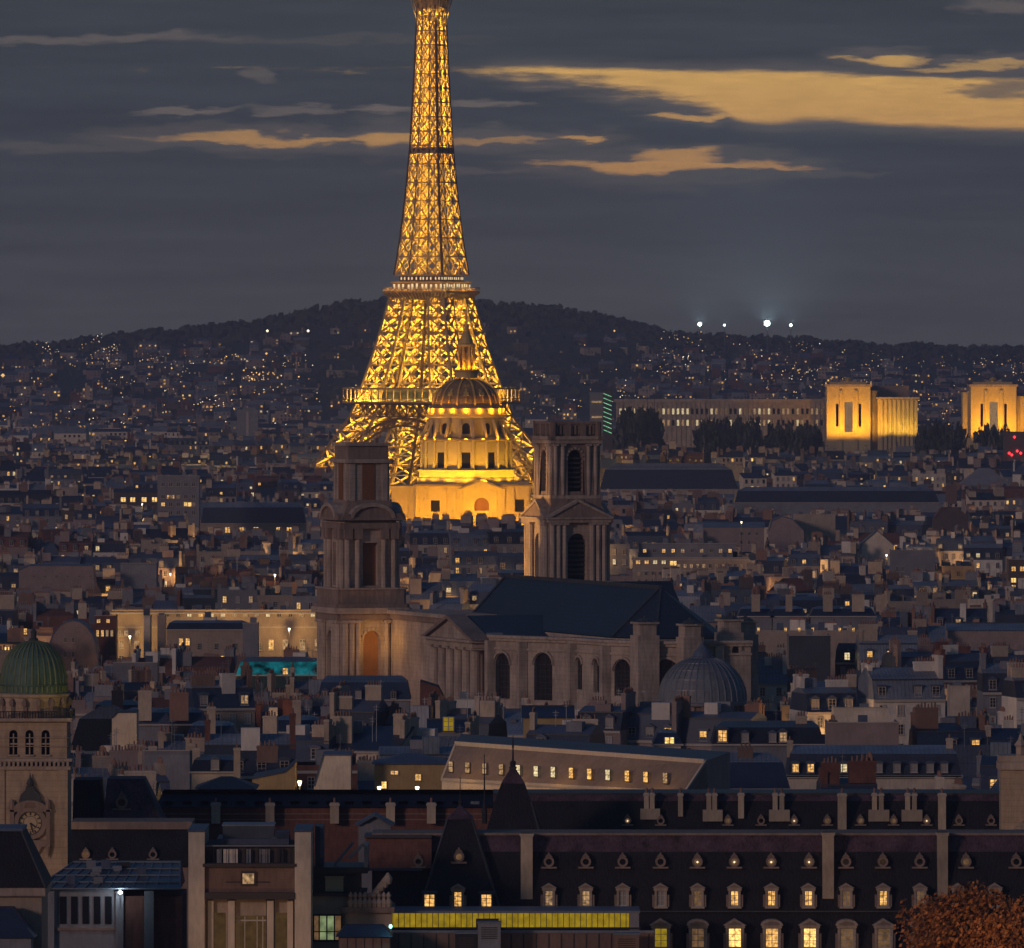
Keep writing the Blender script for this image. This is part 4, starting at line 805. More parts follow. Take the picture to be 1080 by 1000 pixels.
# ---------------------------------------------------------------- pilastered modern block and its neighbours at the lower left
def lower_left():
    Y = 930.0; s = F / Y; zz = lambda y: ZP(y, Y); X0 = XP(265, Y); xx = lambda p: XP(p, Y) - X0; keep(196, 332, 868, 1010, Y, 12)
    t = thing('pilastered_block', 'tan stone block with two broad corner pilasters, small square window and tall lit doors below', 'building', (X0, Y, 0)); K = 'wall_tan'
    m = MB(); m.box(xx(213), xx(313), .9, 12, 0, zz(913), K)
    m.facade((xx(216), .55, 0), (1, 0, 0), (0, -1, 0), xx(311) - xx(216), 0, zz(948), [((232 - 216) / s, 1.2, zz(1015), zz(963), False, 'door_glow'), ((264 - 216) / s, 3.9, zz(1015), zz(966), False, 'door_glow'), ((297 - 216) / s, 1.2, zz(1015), zz(963), False, 'door_glow')], .3, K)
    for a, b, y in ((199, 216, 877), (311, 328, 877)): m.box(xx(a), xx(b), -.7, 12, 0, zz(y), 'wall_cream'); m.box(xx(a) - .1, xx(b) + .1, -.85, 12.1, zz(y), zz(y - 1.6), 'roof_lead')
    for x in (244, 285): m.box(xx(x) - .35, xx(x) + .35, -.1, .54, 0, zz(950), 'wall_cream')
    for x in (222, 306): m.box(xx(x) - .3, xx(x) + .3, .1, .54, 0, zz(950), 'wall_cream')
    obj('wall', m, t)
    m = MB(); m.box(xx(216.2), xx(310.8), -.9, .89, zz(948), zz(941), 'frame_dark'); m.box(xx(216.4), xx(310.6), -.2, .88, zz(941), zz(914), 'brick'); m.box(xx(214), xx(313), -.75, .89, zz(914), zz(910.5), 'frame_dark'); obj('frieze', m, t)
    m = MB(); m.box(xx(254), xx(270), -.45, -.2, zz(934), zz(919), 'frame_dark'); m.quad((xx(256), -.46, zz(932)), (xx(268), -.46, zz(932)), (xx(268), -.46, zz(921)), (xx(256), -.46, zz(921)), 'lit_soft'); m.box(xx(238), xx(285), -.26, -.2, zz(931), zz(929.6), 'frame_dark'); obj('window', m, t)
    m = MB(); 
    for x in (252, 258, 271, 277): m.box(xx(x) - .05, xx(x) + .05, .62, .8, 0, zz(967), 'frame')
    m.box(xx(246), xx(283), .6, .8, zz(972), zz(970.5), 'frame'); obj('door', m, t)
    m = MB(); m.box(xx(217), xx(310), .95, 11, zz(913), zz(892), 'frame_dark'); m.box(xx(216), xx(311), .2, .35, zz(893), zz(891.5), 'metal')
    for x, w, k in ((231, 1.0, 'metal'), (243, 3, 'wall_white'), (262, 1, 'metal'), (279, 2.2, 'wall_grey'), (296, 1.2, 'iron')): m.box(xx(x) - w / 2 / 2, xx(x) + w / 2 / 2, .5, .94, zz(912), zz(896), k)
    for i in range(14): x = xx(218) + i * .68; m.box(x, x + .05, .2, .3, zz(912), zz(893), 'iron')
    obj('balcony', m, t)
    m = MB(); m.box(xx(228), xx(304), 2, 10, zz(892), zz(886), 'roof_lead'); m.box(xx(234), xx(288), 3, 8, zz(886), zz(873), 'glass_roof'); m.box(xx(233), xx(289), 2.9, 8.1, zz(873), zz(871.5), 'metal'); m.box(xx(290), xx(304), 3, 6, zz(886), zz(879), 'navy')
    for i in range(7): m.bar((xx(284 + i * 1.6), 2.6, zz(892)), (xx(284 + i * 1.6), 2.6, zz(884 - abs(3 - i) * -.8)), .08, 'metal')
    obj('roof_box', m, t)
    spot((xx(264), -14, zz(1010)), (xx(264), .5, zz(975)), 900, (1, .52, .2), 70, .5, t)
    # stair box and dark annexe on the right
    Y = 938.0; zz = lambda y: ZP(y, Y); X0 = XP(370, Y); xx = lambda p: XP(p, Y) - X0; keep(329, 415, 872, 1010, Y, 8)
    t = thing('annexe', 'dark flat roofed annexe with cream panel and greenish lit window beside the pilastered block', 'building', (X0, Y, 0))
    m = MB(); m.box(xx(329), xx(384), 0, 9, 0, zz(945), 'wall_tan'); m.box(xx(327), xx(386), -.5, 9.3, zz(945), zz(942), 'frame_dark'); m.box(xx(331), xx(380), .6, 8.6, zz(942), zz(921), 'iron'); m.box(xx(331), xx(388), -.6, 8.8, zz(921), zz(914.5), 'iron'); m.box(xx(384), xx(388), -.7, 8, zz(914.5), zz(892), 'metal'); m.box(xx(332), xx(341), 1, 6, zz(914.5), zz(872), 'navy'); m.quad((xx(337), .95, zz(905)), (xx(341), .95, zz(905)), (xx(341), .95, zz(873)), (xx(337), .95, zz(873)), 'roof_lead')
    m.bar((xx(368), .4, zz(905)), (xx(386), .2, zz(888)), .35, 'metal'); m.bar((xx(352), 2, zz(914)), (xx(372), 2, zz(890)), .3, 'metal'); obj('wall', m, t)
    m = MB(); m.box(xx(343), xx(362), .35, .6, zz(940.5), zz(925.5), 'paper'); m.box(xx(342), xx(363), .3, .6, zz(925.5), zz(924.5), 'frame'); obj('panel', m, t)
    m = MB(); m.box(xx(329.5), xx(361), -.2, .02, zz(993), zz(964), 'frame_dark')
    for a, b, k in ((331.5, 336, 'lit_dim'), (337.5, 344, 'lit_green_dim'), (345.5, 352, 'lit_green_dim'), (353.5, 359.5, 'lit_dim')): m.quad((xx(a), -.21, zz(991)), (xx(b), -.21, zz(991)), (xx(b), -.21, zz(966)), (xx(a), -.21, zz(966)), k)
    m.box(xx(329.5), xx(361), -.24, -.2, zz(983), zz(982), 'frame_dark'); obj('window', m, t)
    m = MB(); m.box(xx(364), xx(413), -1, 6, 0, zz(962), 'wall_tan'); m.box(xx(361), xx(416), -1.5, 6, zz(962), zz(956), 'stone_dark'); m.box(xx(366), xx(411), -.6, 6, zz(956), zz(946), 'stone_dark')
    for i in range(9): m.lathe([(.3, zz(956)), (.42, zz(951)), (.15, zz(947)), (.3, zz(944)), (.05, zz(940))], 6, 'stone', xx(370) + i * .5, -1.0)
    for i in range(5): m.lathe([(.35, zz(946) + i * .35), (.5, zz(944) + i * .45), (.12, zz(940) + i * .5)], 6, 'stone', xx(394) + i * .38, -.9)
    obj('carved_cornice', m, t)
    Y = 925.0; zz = lambda y: ZP(y, Y); X0 = XP(380, Y); xx = lambda p: XP(p, Y) - X0
    t = thing('kiosk_hut', 'small dark hut with hipped roof and brown panelled walls under the carved cornice', 'hut', (X0, Y, 0)); keep(354, 412, 976, 1010, Y, 6)
    m = MB(); m.box(xx(357), xx(412), 0, 5, 0, zz(988), 'frame_dark'); 
    for i in range(6): m.box(xx(358 + i * 9), xx(366 + i * 9), -.06, 0, zz(1010), zz(989.5), 'panel_brown')
    obj('wall', m, t); m = MB(); m.frus(xx(354), xx(414), -.4, 5.4, zz(988), xx(364), xx(404), 1.6, 3.6, zz(977), 'navy', bottom=True); obj('roof', m, t)
    m = MB(); m.lathe([(.05, zz(979)), (.16, zz(978)), (.16, zz(976)), (.05, zz(975))], 8, 'bulb_teal', xx(412), -.2); m.bar((xx(412), -.2, zz(988)), (xx(412), -.2, zz(979)), .06, 'iron'); obj('lamp_head', m, t); point((xx(412), -.9, zz(977)), 40, (.4, 1, .85), .1, t)
    # yellow lit terrace strip and panelled wall
    Y = 940.0; zz = lambda y: ZP(y, Y); X0 = XP(540, Y); xx = lambda p: XP(p, Y) - X0; keep(412, 690, 958, 1010, Y, 8)
    t = thing('terrace_pavilion', 'low flat roofed pavilion with a long yellow lit glass strip under its eave', 'pavilion', (X0, Y, 0))
    m = MB(); m.box(xx(413), xx(668), 0, 7, 0, zz(978), 'frame_dark'); m.box(xx(412), xx(675), -.3, 7.3, zz(963), zz(960.5), 'metal'); m.box(xx(664), xx(674), -.25, 7, 0, zz(963), 'wall_grey'); m.box(xx(412), xx(676), -.35, 0, zz(980), zz(978), 'iron'); obj('frame', m, t)
    m = MB(); m.box(xx(413.5), xx(663.5), .12, .6, zz(978), zz(963), 'lit_yellow'); 
    for i in range(42): x = xx(414 + i * 6); m.box(x, x + .07, .02, .14, zz(978), zz(963), 'frame_dark')
    obj('glass_strip', m, t)
    m = MB(); m.box(xx(502), xx(526), -1, -.4, zz(985), zz(968.5), 'iron'); obj('vent_box', m, t)
    Y = 932.0; zz = lambda y: ZP(y, Y); X0 = XP(540, Y); xx = lambda p: XP(p, Y) - X0
    t = thing('panel_wall', 'brown panelled parapet wall with dark joints below the yellow glass strip', 'wall', (X0, Y, 0)); m = MB(); m.box(xx(392), xx(689), 0, .5, 0, zz(984), 'panel_brown')
    for i in range(23): x = xx(394 + i * 13.2); m.box(x - .06, x + .06, -.05, 0, 0, zz(985), 'frame_dark')
    m.box(xx(390), xx(690), -.12, .6, zz(984), zz(981.5), 'wall_grey'); obj('panel', m, t)
    for x0, x1, y0, k, lb in ((504, 528, 974, 'wall_grey', 'pale blue grey ventilation box standing before the panelled wall'), (480, 503, 985, 'iron', 'low black plant box left of the pale ventilation box'), (648, 674, 986, 'panel_brown', 'brown plant box at the right end of the panelled wall')):
        t = thing('plant_box', lb, 'roof unit', (XP((x0 + x1) / 2, 928), 928, 0)); z = ZP(y0, 928); w = (x1 - x0) / 2 * 928 / F
        m = MB(); m.box(-w, w, 0, 2, 0, z, k); m.box(-w - .08, w + .08, -.08, 2.08, z, z + .15, 'metal'); obj('casing', m, t); m = MB(); 
        for i in range(6): m.box(-w * .7, w * .7, -.05, 0, z - .5 - i * .22, z - .4 - i * .22, 'frame_dark')
        obj('grille', m, t)
    # greenhouse roof with pipes
    Y = 945.0; zz = lambda y: ZP(y, Y); X0 = XP(115, Y); xx = lambda p: XP(p, Y) - X0; keep(36, 200, 912, 1010, Y, 10)
    t = thing('plant_roof_building', 'low building with glazed metal framed roof and a bright white lamp at its edge', 'building', (X0, Y, 0))
    m = MB(); m.box(xx(44), xx(130), .8, 14, 0, zz(938), 'wall_grey'); m.box(xx(130), xx(192), 1.2, 14, 0, zz(946), 'red_brick')
    for x, w in ((53, 8), (126, 8), (157, 10)): m.box(xx(x) - w / 2 / 9.95, xx(x) + w / 2 / 9.95, .2, .9, 0, zz(940), 'wall_grey')
    for x in (66, 78, 90, 102, 114): m.box(xx(x) - .35, xx(x) + .35, .7, .85, zz(975), zz(946), 'glass_dark')
    m.box(xx(58), xx(122), .6, .8, zz(982), zz(979), 'stone_dark'); obj('wall', m, t)
    m = MB(); zr = zz(938); m.frus(xx(38), xx(190), -.4, 14, zr, xx(72), xx(186), 10, 14, zz(916), 'glass_roof')
    for i in range(13): a = i / 12; m.bar((xx(38 + 152 * a), -.42, zr + .06), (xx(72 + 114 * a), 10, zz(916) + .06), .12, 'metal')
    for i in range(5): a = i / 4; m.bar((xx(38 + 34 * a), -.42 + 10.4 * a, zr + .1 + (zz(916) - zr) * a), (xx(190 - 4 * a), -.42 + 10.4 * a, zr + .1 + (zz(916) - zr) * a), .14, 'metal')
    for i in range(9): x = xx(rnd.uniform(70, 175)); y = rnd.uniform(2, 9); z = zr + (zz(916) - zr) * (y / 10.4); m.box(x - .5, x + .5, y - .4, y + .4, z - .3, z + rnd.uniform(.4, .9), rnd.choice(['metal', 'iron', 'roof_lead']))
    obj('glazed_roof', m, t); m = MB(); m.lathe([(.03, zz(943)), (.22, zz(942)), (.22, zz(940)), (.05, zz(939))], 8, 'bulb_white', xx(127), -.6); m.bar((xx(127), -.6, zz(950)), (xx(127), -.6, zz(943)), .08, 'iron'); obj('lamp', m, t); point((xx(127), -1.3, zz(941)), 130, (.75, .9, 1), .12, t)
    # slate roofed corner house
    Y = 915.0; zz = lambda y: ZP(y, Y); X0 = XP(5, Y); xx = lambda p: XP(p, Y) - X0; keep(-20, 52, 872, 1010, Y, 12)
    t = thing('slate_corner_house', 'stone corner house under a bulky dark slate mansard at the bottom left corner', 'house', (X0, Y, 0))
    m = MB(); m.box(xx(-60), xx(44), 0, 12, 0, zz(945), 'wall_tan'); m.box(xx(-60), xx(48), -.6, 12.4, zz(945), zz(936), 'stone'); obj('wall', m, t)
    m = MB(); m.frus(xx(-60), xx(49), -.7, 12.4, zz(936), xx(-60), xx(22), 2.2, 10, zz(878), 'slate_black'); m.box(xx(-60), xx(23), 2.0, 10.2, zz(878), zz(875), 'roof_lead'); m.bar((xx(49), -.7, zz(936)), (xx(22), 2.2, zz(878)), .25, 'lead_dark'); obj('roof', m, t)
    m = MB(); m.box(xx(-50), xx(36), -6, -1, 0, zz(985), 'wall_grey'); m.frus(xx(-50), xx(40), -6.4, -.9, zz(985), xx(-50), xx(16), -4, -1, zz(955), 'navy'); obj('lean_to', m, t)
    # dark ranges behind, left
    Y = 985.0; zz = lambda y: ZP(y, Y); X0 = XP(140, Y); xx = lambda p: XP(p, Y) - X0; keep(72, 205, 868, 915, Y, 10)
    t = thing('college_range', 'black slate range with three round dormers beside the green domed clock tower', 'building', (X0, Y, 0)); m = MB(); m.box(xx(74), xx(204), 1, 12, 0, zz(912), 'stone_dark'); obj('wall', m, t)
    rf = MB(); rf.frus(xx(74), xx(204), .4, 12, zz(914), xx(74), xx(200), 2.6, 10, zz(876), 'slate_black'); rf.box(xx(74), xx(202), 2.3, 10.2, zz(876), zz(868), 'stone_dark'); ro = obj('roof', rf, t)
    for x in (90, 118, 161): kid('oculus', OC['lit_dim' if x < 100 else 'glass_dark'], ro, xx(x), .9, zz(908), .66)
    Y = 1005.0; zz = lambda y: ZP(y, Y); X0 = XP(140, Y); xx = lambda p: XP(p, Y) - X0; keep(75, 165, 820, 870, Y, 10)
    t = thing('college_pavilion', 'violet slate mansard pavilion with one white round dormer behind the black slate range', 'building', (X0, Y, 0)); m = MB(); m.box(xx(76), xx(172), 1, 12, 0, zz(869), 'stone_dark'); obj('wall', m, t)
    rf = MB(); rf.frus(xx(108), xx(172), -.2, 12, zz(870), xx(112), xx(150), 3, 10, zz(823), 'slate_violet'); rf.frus(xx(76), xx(107), 1, 12, zz(870), xx(76), xx(104), 3, 10, zz(824), 'slate_black'); rf.bar((xx(172), -.2, zz(870)), (xx(150), 3, zz(823)), .25, 'lead_dark'); ro = obj('roof', rf, t)
    kid('oculus', OC['glass_dark'], ro, xx(128), .9, zz(856), 1.0)
    Y = 1020.0; zz = lambda y: ZP(y, Y); X0 = XP(290, Y); xx = lambda p: XP(p, Y) - X0; keep(160, 521, 836, 868, Y, 10)
    t = thing('college_range', 'long low range with blue grey roof ridge and tan chimneys over reddish brick bands', 'building', (X0, Y, 0)); m = MB(); m.box(xx(165), xx(521), 0, 12, 0, zz(851.2), 'red_brick')
    for y in (858, 864): m.box(xx(165), xx(521), -.12, 0, zz(y + 1), zz(y), 'stone_dark')
    obj('wall', m, t); rf = MB(); rf.frus(xx(164), xx(522), -.6, 12, zz(851), xx(170), xx(521), 3, 9, zz(839), 'roof_slate', bottom=True); rf.box(xx(170), xx(521), 2.9, 9, zz(839), zz(837), 'roof_lead')
    for x in range(178, 515, 19): rf.box(xx(x) - .5, xx(x) + .5, .2, 1.6, zz(849), zz(845.5), 'glass_roof' if x % 3 else 'roof_zinc'); ro = obj('roof', rf, t)
    for x in (228, 285, 353, 412, 455): obj('chimney', stack_mb(1.0, .9, zz(846) - zz(868), 'stack_tan', 1), ro, (xx(x), -.9, zz(868)))
    t = thing('hip_roof_lodge', 'small lodge with pale gabled front among dark roofs right of the pilastered block', 'house', (XP(395, 975), 975, 0)); keep(374, 412, 858, 884, 975, 5); zz = lambda y: ZP(y, 975); w = 17 * 975 / F
    m = MB(); m.box(-w, w, 0, 5, 0, zz(869), 'wall_grey'); m.prism_y([(-w, zz(869)), (w, zz(869)), (0, zz(861))], .2, 4.9, 'wall_grey'); obj('wall', m, t); m = MB(); m.prism_y([(-w - .4, zz(870)), (0, zz(859)), (w + .4, zz(870)), (w, zz(871)), (0, zz(861)), (-w, zz(871))], -.4, 5, 'roof_lead'); obj('roof', m, t)
    # tan turret at the right edge
    Y = 1000.0; zz = lambda y: ZP(y, Y); X0 = XP(1070, Y); xx = lambda p: XP(p, Y) - X0; keep(1052, 1090, 775, 885, Y, 8)
    t = thing('stone_turret', 'square tan stone turret with heavy cornice at the right edge of the photo', 'tower', (X0, Y, 0)); m = MB(); m.box(xx(1056), xx(1092), 0, 4, 0, zz(812), 'stone_clock'); m.box(xx(1053), xx(1095), -.35, 4.3, zz(812), zz(804), 'stone'); m.box(xx(1054), xx(1094), -.2, 4.2, zz(804), zz(797), 'stone'); obj('shaft', m, t)
    m = MB(); m.lathe([(.55, zz(797)), (.55, zz(788)), (.75, zz(786)), (.3, zz(780)), (.1, zz(774))], 8, 'stone', xx(1077), .6); m.prism_y([(xx(1063), zz(880)), (xx(1092), zz(880)), (xx(1078), zz(866))], -.8, 0, 'stone'); obj('ornament', m, t); spot((-6, -16, zz(900)), (0, 0, zz(840)), 700, (1, .58, .26), 60, .5, t)
emi('lit_green_dim', (.75, .95, .45), .22, .5); emi('bulb_teal', (.3, 1, .8), 5)
lower_left()

# ---------------------------------------------------------------- autumn tree and its kind
def leaf_crown(n, rx, rz, size, keys, seed, lumps=26, hollow=.35):
    q = random.Random(seed); m = MB(); L = []
    for _ in range(lumps):
        a = q.uniform(0, 6.283); u = q.uniform(-.75, 1); rr = math.sqrt(max(0, 1 - u * u)) * q.uniform(.45, .9); L.append((Vector((rr * math.cos(a) * rx, rr * math.sin(a) * rx, u * rz * q.uniform(.6, .95))), q.uniform(.2, .42) * rx, q.choice(keys)))
    for _ in range(n):
        c, r_, k = q.choice(L); d = Vector((q.gauss(0, 1), q.gauss(0, 1), q.gauss(0, 1))).normalized() * r_ * q.uniform(hollow, 1.05); p = c + d
        a = Vector((q.gauss(0, 1), q.gauss(0, 1), q.gauss(0, 1))).normalized(); b = a.orthogonal().normalized(); b2 = a.cross(b); s = size * q.uniform(.6, 1.4)
        m.v.extend([tuple(p - b * s), tuple(p + b2 * s * .6), tuple(p + b * s), tuple(p - b2 * s * .6)]); o = len(m.v) - 4; m.f.append((o, o + 1, o + 2, o + 3)); m.k.append(k if q.random() > .2 else q.choice(keys))
    return m
def trunk_mb(h, r_, limbs, seed, spread):
    q = random.Random(seed); m = MB(); m.lathe([(r_ * 1.3, 0), (r_, .8), (r_ * .75, h * .6), (r_ * .5, h)], 8, 'bark')
    for _ in range(limbs):
        a = q.uniform(0, 6.283); z = q.uniform(.5, .95) * h; l = q.uniform(.4, 1) * spread; p = Vector((0, 0, z)); d = Vector((math.cos(a) * l, math.sin(a) * l, l * q.uniform(.5, 1.1))); m.bar(p, p + d * .55, r_ * .55, 'bark'); m.bar(p + d * .55, p + d + Vector((q.uniform(-.5, .5), q.uniform(-.5, .5), .5)), r_ * .3, 'bark')
    return m
for px_, Y, top, rx, rz, sd_, lb in ((1015, 930, 940, 6.6, 4.8, 5, 'rust brown autumn tree in the bottom right corner'), (1085, 925, 948, 4.6, 4.5, 6, 'second rust coloured autumn tree cut off by the right edge')):
    zc = ZP(top, Y) - rz; t = thing('autumn_tree', lb, 'tree', (XP(px_, Y), Y, ground_z(Y))); keep(px_ - 60, px_ + 60, 940, 1010, Y, 6)
    obj('trunk', trunk_mb(zc - ground_z(Y) + 2, .45, 12, sd_, 4), t); o = obj('crown', leaf_crown(7500, rx, rz, .25, ['leaf_rust', 'leaf_rust', 'leaf_brown'], sd_, 46, .55), t); o.location.z = zc - ground_z(Y)
point((XP(985, 905), 905, ZP(1012, 905)), 4200, (1, .55, .2), .3)

# ---------------------------------------------------------------- particular buildings of the middle distance
def special(name, label, cat, x0, x1, yt, Y, depth, wall, roof=('flat',), rk='roof_zinc', wins=(), chims=(), dorms=(), yb=None, rz=0, group=None, cor=None, hh_=25.0):
    yt0 = min([p[1] for p in roof[1:]] if roof[0] == 'wedge' else [roof[1]] if len(roof) > 1 else [yt])
    if Y > 1040:                                        # distance at which a building hh_ metres tall reaches this row
        for _ in range(12): Y = .5 * Y + .5 * (ZC - ground_z(Y) - hh_) * F / (yt0 - HY)
    s = F / Y; zz = lambda y: ZP(y, Y); g0 = ground_z(Y); X0 = XP((x0 + x1) / 2, Y); w = (x1 - x0) / 2 / s; L = lambda p: (p - (x0 + x1) / 2) / s; H = zz(yt) - g0; zl = lambda y: zz(y) - g0
    ytop = min(p[1] for p in roof[1:]) if roof[0] == 'wedge' else (roof[1] if len(roof) > 1 else yt)
    keep(x0, x1, min(ytop, yt), yb or yt + 30, Y, depth)
    t = thing(name, label, cat, (X0, Y, g0), R(rz), group)
    m = MB()
    if roof[0] == 'gable_end': m.box(-w, w, 0, depth, 0, H, wall); m.prism_y([(-w, H), (w, H), (L(roof[2]) if len(roof) > 2 else 0, zl(roof[1]))], 0, depth, wall)
    elif roof[0] == 'wedge': m.prism_y([(-w, 0), (w, 0)] + [(L(x), zl(y)) for x, y in roof[1:]], 0, depth, wall)
    else: m.box(-w, w, 0, depth, 0, H, wall)
    if roof[0] == 'round': m.prism_y([(-w, H)] + [(w * math.cos(a), H + (zl(roof[1]) - H) * math.sin(a)) for a in [math.pi * i / 10 for i in range(10, -1, -1)]], 0, depth, wall)
    if cor: m.box(-w - .3, w + .3, -.4, depth + .3, H - .35, H, cor); m.box(-w - .15, w + .15, -.2, depth, H - 3.5, H - 3.25, cor)
    obj('wall', m, t); rm = MB(); k = roof[0]
    if k == 'flat':
        rm.box(-w + .25, w - .25, .25, depth - .25, H, H + .08, rk); rm.box(-w, w, 0, .24, H, H + .5, wall); rm.box(-w, -w + .24, .25, depth, H, H + .5, wall); rm.box(w - .24, w, .25, depth, H, H + .5, wall); rm.box(-w - .1, w + .1, -.1, .3, H + .5, H + .62, 'trim')
        for i in range(max(1, int(w / 3))): x = rnd.uniform(-w * .8, w * .8); rm.box(x - .7, x + .7, depth * .4, depth * .4 + 1.5, H + .08, H + rnd.uniform(.9, 2.2), rnd.choice(['metal', 'wall_grey', 'roof_lead']))
    elif k == 'mansard':
        zr = zl(roof[1]); ins = roof[2] if len(roof) > 2 else 1.2; br = H + (zr - H) * .75
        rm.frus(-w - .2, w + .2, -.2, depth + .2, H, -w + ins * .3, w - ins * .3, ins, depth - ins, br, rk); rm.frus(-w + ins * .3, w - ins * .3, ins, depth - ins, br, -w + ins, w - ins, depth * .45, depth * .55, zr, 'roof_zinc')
        rm.box(-w - .4, w + .4, -.4, -.1, H - .2, H + .05, 'trim')
    elif k == 'gable':
        zr = zl(roof[1]); rm.frus(-w - .3, w + .3, -.5, depth + .5, H, -w - .3, w + .3, depth * .48, depth * .52, zr, rk); rm.box(-w - .32, w + .32, depth * .46, depth * .54, zr - .05, zr + .12, 'lead_dark')
    elif k == 'hip':
        zr = zl(roof[1]); hh = min(w * .8, depth * .5); rm.frus(-w - .4, w + .4, -.4, depth + .4, H, -w + hh, w - hh, depth * .46, depth * .54, zr, rk, bottom=True)
    elif k == 'gable_end':
        zr = zl(roof[1]); xm = L(roof[2]) if len(roof) > 2 else 0; rm.prism_y([(-w - .35, H - .1), (xm, zr + .25), (w + .35, H - .1), (w + .2, H - .4), (xm, zr - .05), (-w - .2, H - .4)], -.3, depth + .3, rk)
    elif k == 'wedge':
        P = [(L(x), zl(y)) for x, y in roof[1:]]
        for a, b in zip(P, P[1:]): rm.bar((a[0], depth / 2, a[1] + .1), (b[0], depth / 2, b[1] + .1), depth + .3, rk, .2)
    elif k == 'round':
        pr = [(w * math.cos(a), H + (zl(roof[1]) - H) * math.sin(a)) for a in [math.pi * i / 10 for i in range(11)]]
        for a, b in zip(pr, pr[1:]): rm.bar((a[0], depth / 2, a[1] + .1), (b[0], depth / 2, b[1] + .1), depth + .2, rk, .2)
    ro = obj('roof', rm, t)
    for x, y, ww, hh, kk in wins:
        W_ = ww / s; kid('window', WINM[kk], t, L(x), -.01, zl(y + hh / 2), W_, hh / s / 1.7)
    for x, y, ww, kk, st in dorms:
        zb_ = zl(y); zr = zl(roof[1]) if k == 'mansard' else H + 1; ins = roof[2] if k == 'mansard' and len(roof) > 2 else .3; fr = max(0, (zb_ - H) / max(.1, (zr - H) * .75)); kid('dormer', DORMM[(kk, st)], ro, L(x), -.2 + ins * fr - .25, zb_, ww / s / 1.4)
    for c in chims:
        x, y, ww, yb_ = c[:4]; key = c[4] if len(c) > 4 else 'stack_tan'; W_ = ww / s; h = zz(y) - zz(yb_)
        obj('chimney', stack_mb(W_, .8, h, key, max(1, int(W_ / .55))), ro, (L(x), depth * .35 if len(c) < 6 else c[5], zl(yb_)))
    return t
def row(xs, y, w, h, k): return [(x, y, w, h, k if isinstance(k, str) else rnd.choice(k)) for x in xs]
def span(a, b, n): return [a + (b - a) * i / (n - 1) for i in range(n)]

# long sloping roofed hall: the facade is a steep inclined roof, so it is built on its own
def sloping_hall():
    Y0, Y1 = 1170.0, 1235.0; t = thing('sloping_roof_hall', 'long hall with a pale sloping roof face and thirteen lit roof windows in a row', 'hall', (0, 0, 0)); keep(463, 770, 770, 838, 1150, 60)
    A0, A1 = Vector(at(466, 822, Y0)), Vector(at(722, 836, 1130.0)); B0, B1 = Vector(at(481, 784, Y0 + 3.5)), Vector(at(744, 803, 1133.5)); E0, E1 = Vector(at(486, 774, 1205)), Vector(at(770, 793, 1160))
    B0.z, B1.z = ZP(784, Y0 + 3.5), ZP(803, 1133.5)
    m = MB(); F0, F1 = A0.copy(), A1.copy(); F0.z = F1.z = 0; G0, G1 = E0.copy(), E1.copy(); G0.z = G1.z = 0
    m.poly([F0, F1, A1, A0], 'wall_cream'); m.poly([F1, G1, E1, B1, A1], 'wall_rose'); m.poly([F0, A0, B0, E0, G0], 'wall_rose'); m.poly([G0, E0, E1, G1], 'wall_rose'); obj('wall', m, t)
    m = MB(); m.poly([A0, A1, B1, B0], 'roof_pale'); m.poly([B0, B1, E1, E0], 'roof_lead'); m.bar(B0, B1, .55, 'trim'); m.bar(A0, A1, .4, 'trim'); m.bar(A0, B0, .3, 'trim'); m.bar(A1, B1, .3, 'trim'); ro = obj('roof', m, t)
    u = (A1 - A0); Lg = u.length; u.normalize(); up = (B0 - A0).normalized(); nn = u.cross(up).normalized()
    if nn.y > 0: nn = -nn
    up = (up - u * (up.x / u.x)).normalized(); up = up if up.z > 0 else -up
    xs = [480, 498, 516, 534, 552, 571, 589, 608, 627, 646, 666, 685, 705]; kinds = ['lit_soft', 'lit_soft', 'lit_soft', 'lit_soft', 'lit_pale', 'lit_pale', 'lit_pale', 'lit_amber', 'lit_amber', 'lit_pale', 'lit_amber', 'lit_amber', 'lit_soft']
    Hs = (B0 - A0).length
    for x, k in zip(xs, kinds):
        f = (x - 470) / (724 - 470); c = A0 + u * Lg * f + up * Hs * .42 + nn * .05; w, h = .46, 1.05; m = MB()
        q = [c - u * w - up * h, c + u * w - up * h, c + u * w + up * h, c - u * w + up * h]; m.poly([p + nn * .06 for p in q], k)
        for a, b in ((0, 1), (1, 2), (2, 3), (3, 0)): m.bar(q[a], q[b], .12, 'frame_dark')
        m.bar((q[0] + q[3]) / 2 + nn * .08, (q[1] + q[2]) / 2 + nn * .08, .08, 'frame_dark'); obj('window', m, ro)
    for f in (.12, .3, .5, .72, .9):
        p = A0 + u * Lg * f + nn * 3.0; p.z += .3; point(p, 190, (1, .50, .10), .2, t)
    for f in (.2, .45, .7):
        p = A0 + u * Lg * f + nn * 26; p.z += 8; spot(p, A0 + u * Lg * f + up * Hs * .5, 1500, (1, .55, .30), 75, 1.0, t)
pbr('roof_pale', (.19, .155, .14), amt=.25, scale=.3, fine=2)
sloping_hall()
